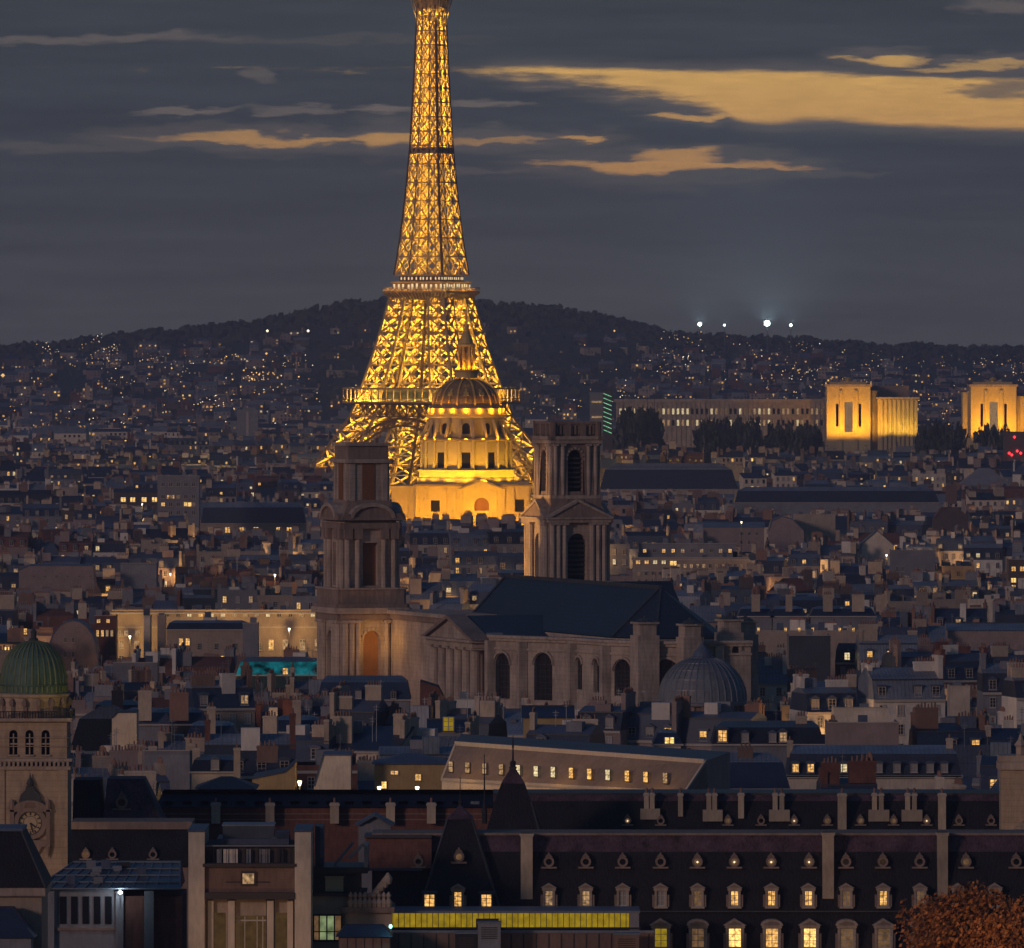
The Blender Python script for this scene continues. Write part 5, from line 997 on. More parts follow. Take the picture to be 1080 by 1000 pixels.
def ribbed_dome():
    Y = 1480.0; s = F / Y; zz = lambda y: ZP(y, Y); X0 = XP(742, Y); r = lambda p: p / s; keep(692, 790, 670, 752, Y, 14)
    t = thing('domed_rotunda', 'round building with grey ribbed metal dome and small cross right of the big church', 'rotunda', (X0, Y + 9, 0))
    m = MB(); m.lathe([(r(43), 0), (r(43), zz(744))], 32, 'brick'); 
    for i in range(24): a = 2 * math.pi * i / 24; m.box(r(43.3) * math.cos(a) - .3, r(43.3) * math.cos(a) + .3, r(43.3) * math.sin(a) - .3, r(43.3) * math.sin(a) + .3, 0, zz(744), 'stone_dark')
    obj('wall', m, t)
    prof = [(r(49.5), zz(745.5)), (r(49.5), zz(742.5)), (r(47.5), zz(742))] + [(r(47) * math.cos(a) ** .9, zz(741) + r(46) * math.sin(a)) for a in [math.pi / 2 * i / 12 for i in range(11)]]
    pbr('dome_grey', (.15, .165, .19), rough=.5, amt=.35, scale=.5); m = MB(); m.lathe(prof, 48, 'dome_grey'); P = prof[3:]
    for i in range(36):
        a = 2 * math.pi * i / 36
        for (r0, z0), (r1, z1) in zip(P, P[1:]): m.bar((r0 * math.cos(a), r0 * math.sin(a), z0), (r1 * math.cos(a), r1 * math.sin(a), z1), .2, 'metal')
    for j in (2, 4, 6, 8):
        rr, z = P[j]
        for i in range(36): a, b = 2 * math.pi * i / 36, 2 * math.pi * (i + 1) / 36; m.bar((rr * math.cos(a), rr * math.sin(a), z), (rr * math.cos(b), rr * math.sin(b), z), .12, 'metal')
    obj('dome', m, t); m = MB(); m.lathe([(r(13), zz(698)), (r(13), zz(695)), (r(11), zz(694.5)), (r(9), zz(690)), (r(4), zz(684)), (r(1.5), zz(681)), (.12, zz(678))], 16, 'roof_lead'); m.bar((0, 0, zz(680)), (0, 0, zz(655)), .16, 'iron'); m.bar((-.8, 0, zz(661)), (.8, 0, zz(661)), .16, 'iron'); obj('lantern', m, t)
ribbed_dome()
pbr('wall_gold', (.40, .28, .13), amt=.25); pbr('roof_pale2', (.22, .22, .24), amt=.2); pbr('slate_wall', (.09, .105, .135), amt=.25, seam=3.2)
emi('teal_glow', (.02, .42, .50), .20, .9, .5)
pbr('brown_win', (.10, .05, .03)); WINM['brown_win'] = window_mb('brown_win').mesh('window')
sp = special
CR, TN, RO, GR, BR, WH = 'wall_cream', 'wall_tan', 'wall_rose', 'wall_grey', 'wall_brown', 'wall_white'
sp('college_house', 'slate house with five lit arched dormers and five dark ones in one long row', 'house', 832, 1012, 818, 1120, 12, CR, ('mansard', 788, 1.0), 'roof_slate', dorms=[(x, 815, 8, k, 1) for x, k in zip((839, 855, 872, 890, 909, 927, 946, 964, 981, 996), ('lit_amber', 'lit_amber', 'lit_amber', 'lit_pale', 'lit_pale', 'shutter', 'shutter', 'shutter', 'shutter', 'shutter'))], yb=828, cor='trim', chims=[(1003, 780, 7, 800), (834, 782, 6, 800)])
sp('slate_pavilion', 'dark blue roofed pavilion between the sloping roofed hall and the arched dormer row', 'house', 745, 832, 832, 1125, 12, BR, ('mansard', 796, 2.6), 'navy', yb=838, chims=[(787, 790, 16, 812, 'brick')])
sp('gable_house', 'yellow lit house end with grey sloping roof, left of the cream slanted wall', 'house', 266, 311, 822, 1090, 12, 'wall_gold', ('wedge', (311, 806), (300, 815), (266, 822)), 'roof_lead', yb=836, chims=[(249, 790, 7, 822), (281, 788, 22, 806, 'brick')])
sp('slanted_wall_house', 'cream windowless gable wall with slanting left edge beside the yellow house end', 'house', 331, 370, 836, 1085, 10, CR, ('wedge', (370, 797), (341, 797), (331, 830)), 'roof_lead', yb=838)
sp('low_roof_house', 'low house with a dark hipped zinc roof just left of the yellow house end', 'house', 208, 268, 832, 1085, 10, RO, ('hip', 821), 'roof_slate', yb=836)
sp('pale_gable_house', 'pale blue grey house wall with tall tan chimney above the violet mansard', 'house', 152, 200, 796, 1120, 10, GR, ('flat',), yb=818, chims=[(200, 785, 7, 806), (160, 788, 9, 798)])
sp('dormered_house', 'small house with one white dormer between tan chimneys near the yellow house end', 'house', 202, 250, 814, 1105, 10, CR, ('mansard', 798, 1), 'roof_slate', dorms=[(227, 812, 9, 'shutter', 0)], yb=826, chims=[(206, 790, 8, 812)])
for x, w, y0, y1, kk, lb in ((124, 12, 728, 752, 'pot', 'first'), (153, 14, 728, 760, 'stack_tan', 'second'), (189, 20, 730, 760, 'pot', 'third'), (223, 9, 745, 774, 'stack_tan', 'fourth'), (313, 9, 738, 768, 'stack_tan', 'fifth')):
    sp('chimney_house', {'first': 'low blue roofed house with a leaning pinkish chimney nearest the green dome', 'second': 'low blue roofed house with one tall tan chimney, between two pinkish chimney stacks', 'third': 'low house with the widest pink brown chimney slab, right of a tall tan chimney', 'fourth': 'low zinc roofed house with a slim pale chimney right of the pink brown slab', 'fifth': 'low navy roofed house with slim grey tan chimney below the turquoise roof'}[lb], 'house', x - 26, x + 26, y1 + 4, 1240 - (x % 7) * 9, 11, rnd.choice([GR, BR]), ('mansard', y1 - 12, 1.6), rnd.choice(['navy', 'roof_lead', 'roof_slate']), yb=y1 + 4, chims=[(x, y0, w, y1, kk, -.6)])
sp('yellow_gable_shed', 'small cream gable end on a black roof left of the tall tan chimney', 'house', 118, 144, 770, 1200, 8, 'wall_cream', ('wedge', (144, 752), (124, 752), (118, 758)), 'roof_slate', yb=772)
sp('black_roof_hall', 'broad black slate hall roof just right of the green domed clock tower', 'hall', 72, 152, 800, 1150, 14, BR, ('mansard', 746, 5), 'slate_black', yb=800)
sp('teal_roof_house', 'house with a bright turquoise lit glass roof left of the big church', 'house', 250, 336, 712, 1430, 12, 'roof_teal', ('mansard', 694, 2), 'teal_glow', wins=[(301, 708, 6, 7, 'lit_amber'), (337, 706, 5, 7, 'lit_amber')], yb=716)
sp('grey_block', 'plain windowless blue grey house wall left of the turquoise roof', 'house', 119, 166, 702, 1420, 10, GR, ('flat',), yb=724, wins=[(171, 706, 6, 6, 'shutter'), (129, 723, 4, 3, 'lit_green')])
sp('gable_house', 'tall rose grey round topped gable with small dark windows behind the green dome', 'house', 51, 102, 690, 1480, 12, RO, ('round', 655), 'roof_lead', wins=row((69, 77), 690, 3, 6, 'glass_dark') + row((69, 77), 675, 3, 5, 'glass_dark'), yb=703)
sp('brick_house', 'narrow reddish house with two rows of small lit windows left of the long lit facade', 'house', 100, 122, 652, 1500, 10, 'red_brick', ('flat',), wins=row((104, 114), 655, 4, 4, 'lit_amber') + row((103, 108, 113, 118), 668, 3, 7, ('lit_soft', 'lit_amber')), yb=690)
sp('long_cornice_house', 'long cream facade with a warm lit cornice and scattered lit windows left of the church', 'apartment house', 118, 342, 646, 1520, 14, 'wall_tan', ('flat',), yb=700, cor='trim',
   wins=row((127, 133, 145), 668, 5, 6, ('lit_amber', 'lit_soft')) + row((145,), 682, 6, 7, 'brown_win') + row((128, 144), 680, 5, 8, ('lit_bright', 'lit_soft')) + row((128, 146), 695, 6, 7, ('lit_amber', 'glass_dark')) + row((191, 197, 203), 676, 5, 9, ('lit_amber', 'lit_soft')) + row((236,), 696, 7, 9, 'lit_amber') + row((252, 253), 667, 5, 4, 'lit_pale') + row((286, 301, 319, 335), 680, 6, 11, ('lit_soft', 'lit_amber')) + row(span(176, 330, 14), 649, 5, 3, ('lit_amber', 'lit_soft', 'lit_pale', 'glass_dark')) + row((225, 240, 262, 274), 682, 5, 8, ('glass_dark', 'lit_dim')))
for i, (x, w, yt) in enumerate(((155, 7, 652), (170, 8, 652), (221, 13, 654), (264, 16, 660))): sp('party_wall_house', ['slim cream wing wall standing before the long lit facade, leftmost of four', 'pale wing wall close beside the leftmost one before the long lit facade', 'tall cream wing wall before the middle of the long lit facade', 'grey white wing wall with slanting top before the long lit facade'][i], 'house', x - w / 2, x + w / 2, yt, 1500 - i * 4, 8, [CR, TN, CR, GR][i], ('flat',), yb=700)
sp('dark_mansard_house', 'dark roofed house with a lit floor between two wing walls of the long lit facade', 'house', 176, 262, 664, 1508, 9, TN, ('mansard', 655, 1.5), 'roof_slate', yb=700, wins=row((191, 198), 677, 5, 8, 'lit_amber') + row((236,), 696, 7, 9, 'lit_bright') + row((185, 210, 228, 248), 682, 4, 7, 'glass_dark'))
sp('windowless_block', 'big pale pinkish windowless block with slanting right edge above the green dome', 'building', 20, 106, 632, 1900, 14, 'wall_rose', ('wedge', (98, 597), (30, 597), (20, 602)), 'roof_lead', yb=635, wins=row(span(35, 95, 6), 608, 1.5, 2, 'glass_dark'))
sp('pale_cube_house', 'plain pale cube house right of the big pinkish windowless block', 'house', 127, 165, 596, 1900, 12, GR, ('flat',), yb=625)
sp('apartment_slab', 'tall grey slab of flats with ladder of windows and two glowing ones at upper left', 'apartment house', 166, 210, 503, 2500, 14, GR, ('flat',), yb=545, hh_=36, wins=row(span(172, 204, 5), 511, 4.5, 4, 'glass_dark') + row(span(172, 204, 5), 524, 4.5, 4, ('glass_dark', 'lit_dim', 'lit_amber')) + row(span(172, 204, 5), 532, 4.5, 4, ('glass_dark', 'lit_amber', 'lit_dim')) + row((198,), 532, 10, 5, 'lit_bright') + row((180,), 524, 9, 4, 'lit_amber') + row(span(172, 204, 5), 541, 4.5, 4, 'glass_dark'))
sp('lit_row_house', 'low house with four bright amber windows left of the tall grey slab of flats', 'house', 120, 166, 519, 2520, 12, BR, ('gable', 516), 'roof_slate', yb=540, wins=row((130, 140, 152, 163), 527, 6, 5, 'lit_bright') + row((130,), 534, 8, 4, 'lit_dim'))
sp('dark_slate_house', 'broad dark slate roof with a row of small lit windows under it at upper left', 'house', 212, 322, 552, 2330, 14, TN, ('mansard', 530, 3), 'roof_slate', yb=566, wins=row((222, 240, 255, 270, 294, 305), 559, 6, 6, ('lit_amber', 'lit_bright', 'lit_dim')) + row((246, 256, 265), 568, 4, 3, ('lit_amber', 'lit_dim')))
sp('terraced_flats', 'white stepped block with balconies and lit windows right of the pedimented tower', 'apartment house', 668, 790, 590, 2080, 14, TN, ('flat',), yb=606, wins=row(span(673, 700, 4), 593, 5, 4, ('lit_amber', 'lit_pale', 'lit_bright')) + row((710,), 594, 8, 5, 'lit_bright') + row(span(716, 782, 11), 597, 3.5, 4, ('glass_dark', 'lit_dim', 'lit_soft')) + row(span(674, 784, 16), 605, 3.5, 4, ('glass_dark', 'glass_dark', 'lit_dim')) + row(span(674, 784, 16), 613, 3.5, 4, 'glass_dark') + row(span(674, 784, 16), 621, 3.5, 4, 'glass_dark'), cor='trim')
sp('terraced_flats', 'set back upper floor with small lit windows on the stepped balcony block', 'apartment house', 674, 776, 575, 2100, 12, GR, ('flat',), yb=588, wins=row(span(680, 770, 10), 581, 4, 4, ('lit_amber', 'glass_dark', 'glass_dark', 'lit_soft')))
sp('tan_wall_building', 'blank tan wall like a windowless box right of the gabled house with round top', 'building', 838, 881, 544, 2450, 14, TN, ('flat',), yb=572)
sp('round_gable_house', 'rose grey house with a blunt arched gable left of the blank tan wall', 'house', 811, 848, 562, 2420, 14, RO, ('wedge', (848, 560), (836, 548), (824, 545), (814, 550), (811, 560)), 'roof_lead', yb=578)
sp('grey_wall_house', 'wide low pinkish grey house with small dark windows below the rooftop garden lights', 'house', 742, 806, 556, 2430, 14, RO, ('gable', 551), 'roof_zinc', yb=580, wins=row((782, 790, 798), 563, 3, 4, 'glass_dark') + row((782, 790), 572, 3, 4, 'glass_dark'))
sp('brown_gable_wall', 'rusty brown blank gable wall at the right, under a pale tent roof', 'house', 984, 1023, 566, 2450, 12, BR, ('wedge', (1021, 545), (1010, 536), (994, 536), (985, 548)), 'roof_tile', yb=568)
sp('tent_roof_hall', 'low hall with a pale shallow pyramid roof near the right edge', 'hall', 1012, 1066, 512, 3300, 20, GR, ('hip', 494), 'roof_pale2', yb=516)
sp('long_wall_house', 'long low cream wall before a row of four chimney houses, right of the church', 'house', 792, 910, 668, 1560, 12, TN, ('flat',), yb=672, wins=row(span(800, 900, 8), 664, 3, 4, ('glass_dark', 'glass_dark', 'lit_amber')))
for x, w, lb in ((797, 9, 'wide pale chimney slab of the four behind the long cream wall, nearest the church'), (832, 7, 'slim tan chimney slab, second from the church behind the long cream wall'), (873, 10, 'widest tan chimney slab, third from the church behind the long cream wall'), (905, 13, 'pale tapering chimney slab, farthest from the church behind the long cream wall')):
    sp('chimney_house', lb.replace('chimney slab', 'chimney house'), 'house', x - 18, x + 18, 650, 1640 + (x % 5) * 8, 11, GR, ('mansard', 640, 2), 'navy', yb=652, chims=[(x, 627, w, 645, 'stack_tan', -.5)])
sp('steel_grey_block', 'two plain slate blue blocks of wall without windows right of the ribbed dome', 'building', 832, 876, 673, 1500, 12, 'slate_wall', ('flat',), yb=716)
sp('cream_tower_house', 'cream round stair tower with flat top near the right edge', 'tower', 1002, 1023, 727, 1400, 10, CR, ('flat',), yb=762)
sp('cream_block', 'wide low cream parapet block with lit warm wall in the right middle', 'house', 880, 936, 750, 1330, 12, CR, ('flat',), yb=762)
sp('cream_block', 'long pale rose parapet wall just below the low cream parapet block', 'house', 873, 948, 766, 1260, 12, RO, ('flat',), yb=786)
sp('grey_gable_house', 'white grey house block with chimneys in the upper right among dark roofs', 'house', 940, 986, 582, 2250, 12, GR, ('flat',), yb=612, wins=row((946, 952), 600, 3, 5, 'glass_dark'))
sp('rosy_long_house', 'long rose grey wall at the far right above the cream stair tower', 'house', 1000, 1080, 665, 1540, 12, RO, ('gable', 658), 'roof_zinc', yb=690)
sp('lit_gable_house', 'orange lit gable house with bright courtyard glow in the upper right', 'house', 908, 942, 574, 2350, 10, CR, ('gable_end', 560), 'roof_lead', yb=596)
sp('lit_corner_house', 'house with a stack of orange lit windows cut by the right edge', 'house', 1064, 1092, 592, 2200, 12, BR, ('flat',), yb=622, wins=row((1069, 1078), 600, 5, 5, 'lit_amber') + row((1069, 1078), 612, 6, 5, 'lit_bright') + row((1069, 1078), 619, 5, 4, 'lit_amber'))
sp('lit_dormer_house', 'slate house with two amber lit windows below the grey ribbed dome', 'house', 752, 868, 785, 1200, 11, GR, ('mansard', 762, 1.5), 'roof_slate', dorms=[(762, 783, 11, 'lit_amber', 0), (786, 783, 8, 'shutter', 0), (815, 783, 8, 'shutter', 0), (826, 783, 9, 'lit_soft', 0)], yb=800, chims=[(846, 756, 12, 782)])
sp('lit_attic_house', 'low house with one bright attic window left below the grey ribbed dome', 'house', 690, 718, 785, 1200, 10, CR, ('mansard', 770, 2), 'navy', wins=[(706, 781, 11, 7, 'lit_bright')], yb=792)
sp('large_slate_hall', 'huge dark slate hall roof with pale wall below right of the pedimented tower', 'hall', 633, 778, 516, 3000, 22, 'wall_tan', ('mansard', 489, 9), 'roof_slate', yb=524)
sp('large_slate_hall', 'second long dark slate roof behind the rooftops, right of the huge hall roof', 'hall', 775, 990, 530, 2900, 18, 'wall_grey', ('mansard', 514, 5), 'roof_slate', yb=545, chims=[(1004, 513, 12, 532, 'brick')])
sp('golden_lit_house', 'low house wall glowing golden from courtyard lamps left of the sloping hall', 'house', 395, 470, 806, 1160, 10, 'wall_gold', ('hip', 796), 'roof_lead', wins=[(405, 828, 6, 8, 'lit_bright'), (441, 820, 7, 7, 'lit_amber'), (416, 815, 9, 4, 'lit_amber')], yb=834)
sp('dark_roof_house', 'navy slate house with three pale dormers beside the church left corner', 'house', 336, 432, 738, 1400, 12, GR, ('mansard', 714, 1.4), 'navy', dorms=[(343, 737, 7, 'shutter', 0), (350, 737, 5, 'lit_soft', 2), (378, 737, 7, 'shutter', 0), (415, 737, 6, 'glass_dark', 0)], yb=746)
sp('brick_gable', 'triangular brown brick gable end before the columned transept', 'house', 443, 473, 760, 1390, 10, 'red_brick', ('wedge', (473, 748), (462, 726), (443, 720)), 'roof_tile', yb=760)
sp('pale_terrace_house', 'pale flat terrace roof with small railing under the columned transept', 'house', 474, 522, 741, 1440, 10, WH, ('flat',), yb=748)
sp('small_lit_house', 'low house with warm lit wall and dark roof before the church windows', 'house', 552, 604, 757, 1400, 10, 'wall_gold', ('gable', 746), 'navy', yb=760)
sp('yellow_lit_court', 'small house with a yellow lit shutter under the columned transept', 'house', 452, 500, 772, 1330, 9, GR, ('gable', 760), 'navy', wins=[(473, 764, 12, 16, 'lit_yellow')], yb=776)
# ---------------------------------------------------------------- ordinary houses
WALLS = [('wall_cream', 'cream'), ('wall_tan', 'tan'), ('wall_rose', 'rose'), ('wall_grey', 'grey'), ('wall_brown', 'brown'), ('wall_white', 'pale'), ('red_brick', 'brick')]
WW = [20, 18, 14, 24, 10, 11, 3]
ROOFS = [('roof_zinc', 'zinc'), ('roof_slate', 'slate'), ('roof_lead', 'lead grey'), ('navy', 'navy'), ('roof_tile', 'tiled')]
RW = [36, 26, 18, 14, 6]
def pick(q, items, w): return q.choices(items, w)[0]
def gen_house(q, w, d, h, detail, litp, style=None):
    """one house in its own frame (front at -y): parts as lists so that they can become objects or be merged"""
    wk, wn = pick(q, WALLS, WW); rk, rn = pick(q, ROOFS, RW); shape = q.choices(['mansard', 'gable', 'flat', 'lean', 'hip'], [44, 20, 16, 12, 8])[0]
    if style and q.random() < .75: shape = style[2]; rk, rn = style[1]
    if style and q.random() < .5: wk, wn = style[0]
    Wm, Rm = MB(), MB(); wins, dorms, chims, extra = [], [], [], []
    def fit(name, *boxes):
        b = MB()
        for bx in boxes: b.box(*bx)
        extra.append((name, b))
    a = w / 2; y0, y1 = -d / 2, d / 2
    Wm.box(-a, a, y0, y1, 0, h, wk, bottom=False)
    if detail > 1: Wm.box(-a, a, y0 - .35, y0 + .1, h - .45, h - .05, 'trim'); Wm.box(-a, a, y0 - .18, y0, h - 3.6, h - 3.4, wk)
    tops = h
    if shape == 'mansard':
        hm, ht = q.uniform(2.4, 4.2), q.uniform(.7, 1.9); ins = q.uniform(.8, 1.5); lk = q.choice(['roof_slate', rk, rk, 'navy'])
        Rm.frus(-a, a, y0 - .1, y1 + .1, h, -a, a, y0 + ins, y1 - ins, h + hm, lk); Rm.frus(-a, a, y0 + ins, y1 - ins, h + hm, -a, a, -.5, .5, h + hm + ht, rk); tops = h + hm + ht
        if detail > 1: Rm.box(-a, a, y0 + ins - .15, y0 + ins + .15, h + hm - .1, h + hm + .12, 'lead_dark')
        n = max(1, int(w / q.uniform(2.6, 3.6))); st = q.randrange(3)
        for i in range(n):
            if q.random() < .85: dorms.append((-a + w * (i + .5) / n, y0 + .12 + ins * .12, h + .35, st))
    elif shape == 'gable': hr = q.uniform(2.2, 4.8); Rm.frus(-a, a, y0 - .5, y1 + .5, h - .1, -a, a, -.15, .15, h + hr, rk); Wm.prism_x([(y0, h), (y1, h), (0, h + hr - .25)], -a + .02, a - .02, wk); tops = h + hr
    elif shape == 'hip': hr = q.uniform(2.2, 4.0); Rm.frus(-a - .4, a + .4, y0 - .4, y1 + .4, h, -a * .45, a * .45, -.2, .2, h + hr, rk); tops = h + hr
    elif shape == 'lean': hr = q.uniform(1.6, 3.4); Wm.prism_x([(y0, h), (y1, h), (y1, h + hr - .1)], -a + .02, a - .02, wk); Rm.poly([(-a - .2, y0 - .4, h + .02), (a + .2, y0 - .4, h + .02), (a + .2, y1 + .2, h + hr + .1), (-a - .2, y1 + .2, h + hr + .1)], rk); Rm.poly([(-a - .2, y0 - .4, h - .12), (a + .2, y0 - .4, h - .12), (a + .2, y1 + .2, h + hr - .05), (-a - .2, y1 + .2, h + hr - .05)][::-1], rk); Rm.box(-a, a, y0 - .42, y0 - .38, h - .15, h + .03, rk); tops = h + hr
    else:
        Rm.box(-a + .25, a - .25, y0 + .25, y1 - .25, h, h + .07, 'roof_lead')
        for x0, x1, z0, z1 in ((-a, a, y0, y0 + .24), (-a, a, y1 - .24, y1), (-a, -a + .24, y0 + .25, y1 - .25), (a - .24, a, y0 + .25, y1 - .25)): Wm.box(x0, x1, z0, z1, h, h + .7, wk)
        for _ in range(q.randint(1, 3)): x = q.uniform(-a * .7, a * .7); ww = q.uniform(.6, 1.8); fit('roof_room', (x - ww, x + ww, -1.2, 1.2, h + .07, h + q.uniform(1.0, 3.0), q.choice([wk, 'wall_grey', 'roof_zinc', 'metal'])))
        tops = h + 1
    ck = q.choices(['stack_tan', 'brick', wk, 'pot'], [32, 16, 46, 6])[0]
    for sx in ((-1, 1) if q.random() < .7 else (q.choice((-1, 1)),)):       # party-wall stacks
        for _ in range(q.choice((1, 2, 2, 3))):
            L = q.uniform(1.6, 4.2); hh = q.uniform(1.0, 3.0); y = q.uniform(-d * .36, d * .3); along = q.random() < .45
            zb = h - .2; ww, dd = (L, .75) if along else (.75, L)
            x = sx * (a - ww / 2 - .05); chims.append((x, y, zb, ww, dd, tops - zb + hh - q.uniform(0, .8), ck, max(2, int(L / .5))))
    if w > 14 and q.random() < .7: L = q.uniform(1.5, 3); chims.append((q.uniform(-a * .4, a * .4), q.uniform(-1.5, 1.5), h, L, .8, tops - h + q.uniform(.8, 1.8), ck, 4))
    if detail > 0:
        for _ in range(q.choice((0, 1, 1, 2))):                                 # lift housings and roof rooms
            x = q.uniform(-a * .7, a * .7); ww, dd = q.uniform(.6, 1.7), q.uniform(.6, 1.5); y = q.uniform(-d * .3, d * .3); fit('roof_room', (x - ww, x + ww, y - dd, y + dd, h, tops + q.uniform(.3, 1.6), q.choice([wk, 'wall_grey', 'roof_zinc', 'wall_white', 'roof_lead'])))
        for _ in range(q.randint(0, 3)):                                       # aerials
            x, y = q.uniform(-a * .8, a * .8), q.uniform(-2, 2); hh = q.uniform(1.8, 4); fit('aerial', (x - .04, x + .04, y - .04, y + .04, h, tops + hh, 'metal'), (x - .5, x + .5, y - .03, y + .03, tops + hh - .4, tops + hh - .34, 'metal'), (x - .35, x + .35, y - .03, y + .03, tops + hh - .8, tops + hh - .74, 'metal'))
        if shape in ('gable', 'lean') and q.random() < .6:
            f = q.uniform(.35, .6); hr = tops - h
            yy_ = y0 + f * (d if shape == 'lean' else d / 2); zz_ = h + hr * f; x = q.uniform(-a * .6, a * .6); fit('skylight', (x - .5, x + .5, yy_ - .7, yy_ + .7, zz_ - .1, zz_ + .35, q.choice(['glass_roof', 'glass_roof', 'lit_dim'])))
    blank = q.random() < .13
    if not blank:
        n = max(1, int(w / q.uniform(2.3, 3.2)))
        for r_ in range(3 if detail > 1 else 2):
            zb = h - 2.6 - r_ * 3.1
            if zb < 2: break
            for i in range(n): wins.append((-a + w * (i + .5) / n, y0 - .01, zb))
    def kind(): 
        if q.random() < litp: return q.choices(['lit_amber', 'lit_soft', 'lit_pale', 'lit_bright', 'lit_dim'], [36, 22, 16, 8, 18])[0]
        return q.choice(['glass_dark', 'glass_dark', 'shutter'])
    wins = [(x, y, z, kind()) for x, y, z in wins]; dk = lambda k: {'lit_bright': 'lit_amber', 'lit_dim': 'lit_soft'}.get(k, k)
    dorms = [(x, y, z, dk(kind()), st) for x, y, z, st in dorms]
    return dict(wall=Wm, roof=Rm, extra=extra, chims=chims, dorms=dorms, wins=wins, top=tops, wn=wn, rn=rn, shape=shape, blank=blank, w=w, ck=ck)
MARKS = [('the green domed clock tower', 35, 790), ('the turquoise roof', 292, 704), ("the church's unfinished left tower", 381, 590), ("the church's pedimented tower", 600, 545), ('the columned transept', 478, 695),
         ('the grey ribbed dome', 742, 715), ('the sloping roofed hall', 610, 805), ('the arched dormer row', 920, 806), ('the golden domed church', 490, 535), ('the long lit facade', 230, 668), ('the blank tan wall', 860, 560),
         ('the stepped balcony block', 728, 590), ('the cream stair tower', 1012, 745), ('the spired pavilion', 541, 830), ('the pinkish windowless block', 65, 614), ('the cream slanted wall', 350, 815), ('the slate blue blocks', 854, 694), ('the four chimney houses', 850, 638), ('the grey slab of flats', 188, 522), ('the yellow gable shed', 131, 760), ('the tan turret', 1068, 835), ('the pinkish brown chimney slab', 189, 745), ('the cream parapet block', 908, 756), ('the round topped gable house', 77, 675)]
def where(x, y):
    n, mx_, my_ = min(MARKS, key=lambda k: math.hypot(k[1] - x, (k[2] - y) * 1.6)); dx_, dy_ = x - mx_, y - my_
    if abs(dx_) > abs(dy_) * 1.5: return ('left of ' if dx_ < 0 else 'right of ') + n
    return ('behind ' if dy_ < 0 else 'in front of ') + n
STUFF = MB(); HOUSES = []
q = random.Random(2024)
def place_rows():
    Y = 1045.0; r_ = 0
    while Y < 6200:
        half = .0605 * Y; x = -half - q.uniform(0, 12); step = 21 + (Y - 1045) * .020
        base = q.gauss(0, 1.6); tilt = q.uniform(-.05, .05)
        while x < half:
            run = q.randint(3, 8); hrun = q.gauss(0, 3.0); style = (pick(q, WALLS, WW), pick(q, ROOFS, RW), q.choices(['mansard', 'gable', 'flat', 'lean'], [50, 24, 16, 10])[0]); yr = q.uniform(-.35, .35) * step; ya = tilt + q.choice([0, 0, 0, .12, -.12, .3, -.3]) + q.gauss(0, .04); turned = q.random() < .22
            for _ in range(run):
                w = q.uniform(6.5, 14) * (1 if Y < 2600 else 1.2); d = q.uniform(8, 11); 
                if turned: w, d = q.uniform(8, 11), q.uniform(11, 17)
                yy_ = Y + yr + math.sin(ya) * 0 + q.uniform(-1, 1); zt = ground_z(yy_) + 18.0 + base + hrun + q.gauss(0, 1.0)
                if 1700 < Y < 2500: zt -= 1.0
                yield x + w / 2, yy_, w, d, zt - ground_z(yy_), ya, style
                x += w * math.cos(ya) + (0 if q.random() < .8 else q.uniform(1, 5))
            x += q.choice([0, 0, 4, 8, 14])
        Y += step * q.uniform(.8, 1.25); r_ += 1
cands = []
for X, Y, w, d, h, ya, sty in place_rows():
    xa, xb = CX + (X - w / 2 - .5) * F / Y, CX + (X + w / 2 + .5) * F / Y
    if xb < -25 or xa > 1105: continue
    g0 = ground_z(Y); ok = True; allow = 4.2
    for x0, x1, y0, y1, YS, dS in SPEC:
        if xb < x0 + 1 or xa > x1 - 1: continue
        if Y - d / 2 - 3 < YS + dS and Y + d / 2 + 3 > YS: ok = False; break
        if Y < YS:
            hmax = ZP(y1 - 2, Y) - g0 - allow
            if h > hmax: h = hmax - q.uniform(0, 1.2)
    if not ok or h < 8.5: continue
    cands.append((X, Y, w, d, h, ya, sty))
def litprob(x, y):
    p = .20 + .20 * mnoise.noise((x * .008, y * .016, 2.2))
    if x < 480 and y < 720: p += .07
    if y < 560: p += .07
    return max(.03, p)
def occluded_score():
    """cheap front-to-back column mask: how many picture columns x rows each house keeps visible"""
    import array
    top = [1000.0] * 1140; out = []
    for c in sorted(cands, key=lambda k: k[1]):
        X, Y, w, d, h, ya, sty = c; s = F / Y; yt = HY - (ground_z(Y) + h + 3.5 - ZC) * s; vis = 0
        for xi in range(int(max(-28, CX + (X - w / 2) * s)), int(min(1108, CX + (X + w / 2) * s)) + 1):
            i = xi + 30
            lim = top[i]
            for x0, x1, y0, y1, YS, dS in SPEC:
                if YS < Y and x0 <= xi <= x1: lim = min(lim, y0)
            if lim - yt > 1.5: vis += lim - yt
            top[i] = min(top[i], yt + 2.5 * s)
        out.append((vis, c))
    return out
scored = occluded_score(); scored = [s_ for s_ in scored if s_[0] > 6]; print('HOUSES seen', len(scored), 'of', len(cands))
order = sorted(scored, key=lambda s_: -s_[0]); NIND = 236
chosen = set(id(s_[1]) for s_ in order[:NIND])
for vis, c in scored:
    X, Y, w, d, h, ya, sty = c; px_, py_ = CX + X * F / Y, HY - (ground_z(Y) + h - ZC) * F / Y; ind = id(c) in chosen
    HOUSES.append((c, gen_house(q, w, d, h, 2 if Y < 1900 else (1 if Y < 3600 else 0), litprob(px_, py_), sty), px_, py_, ind))
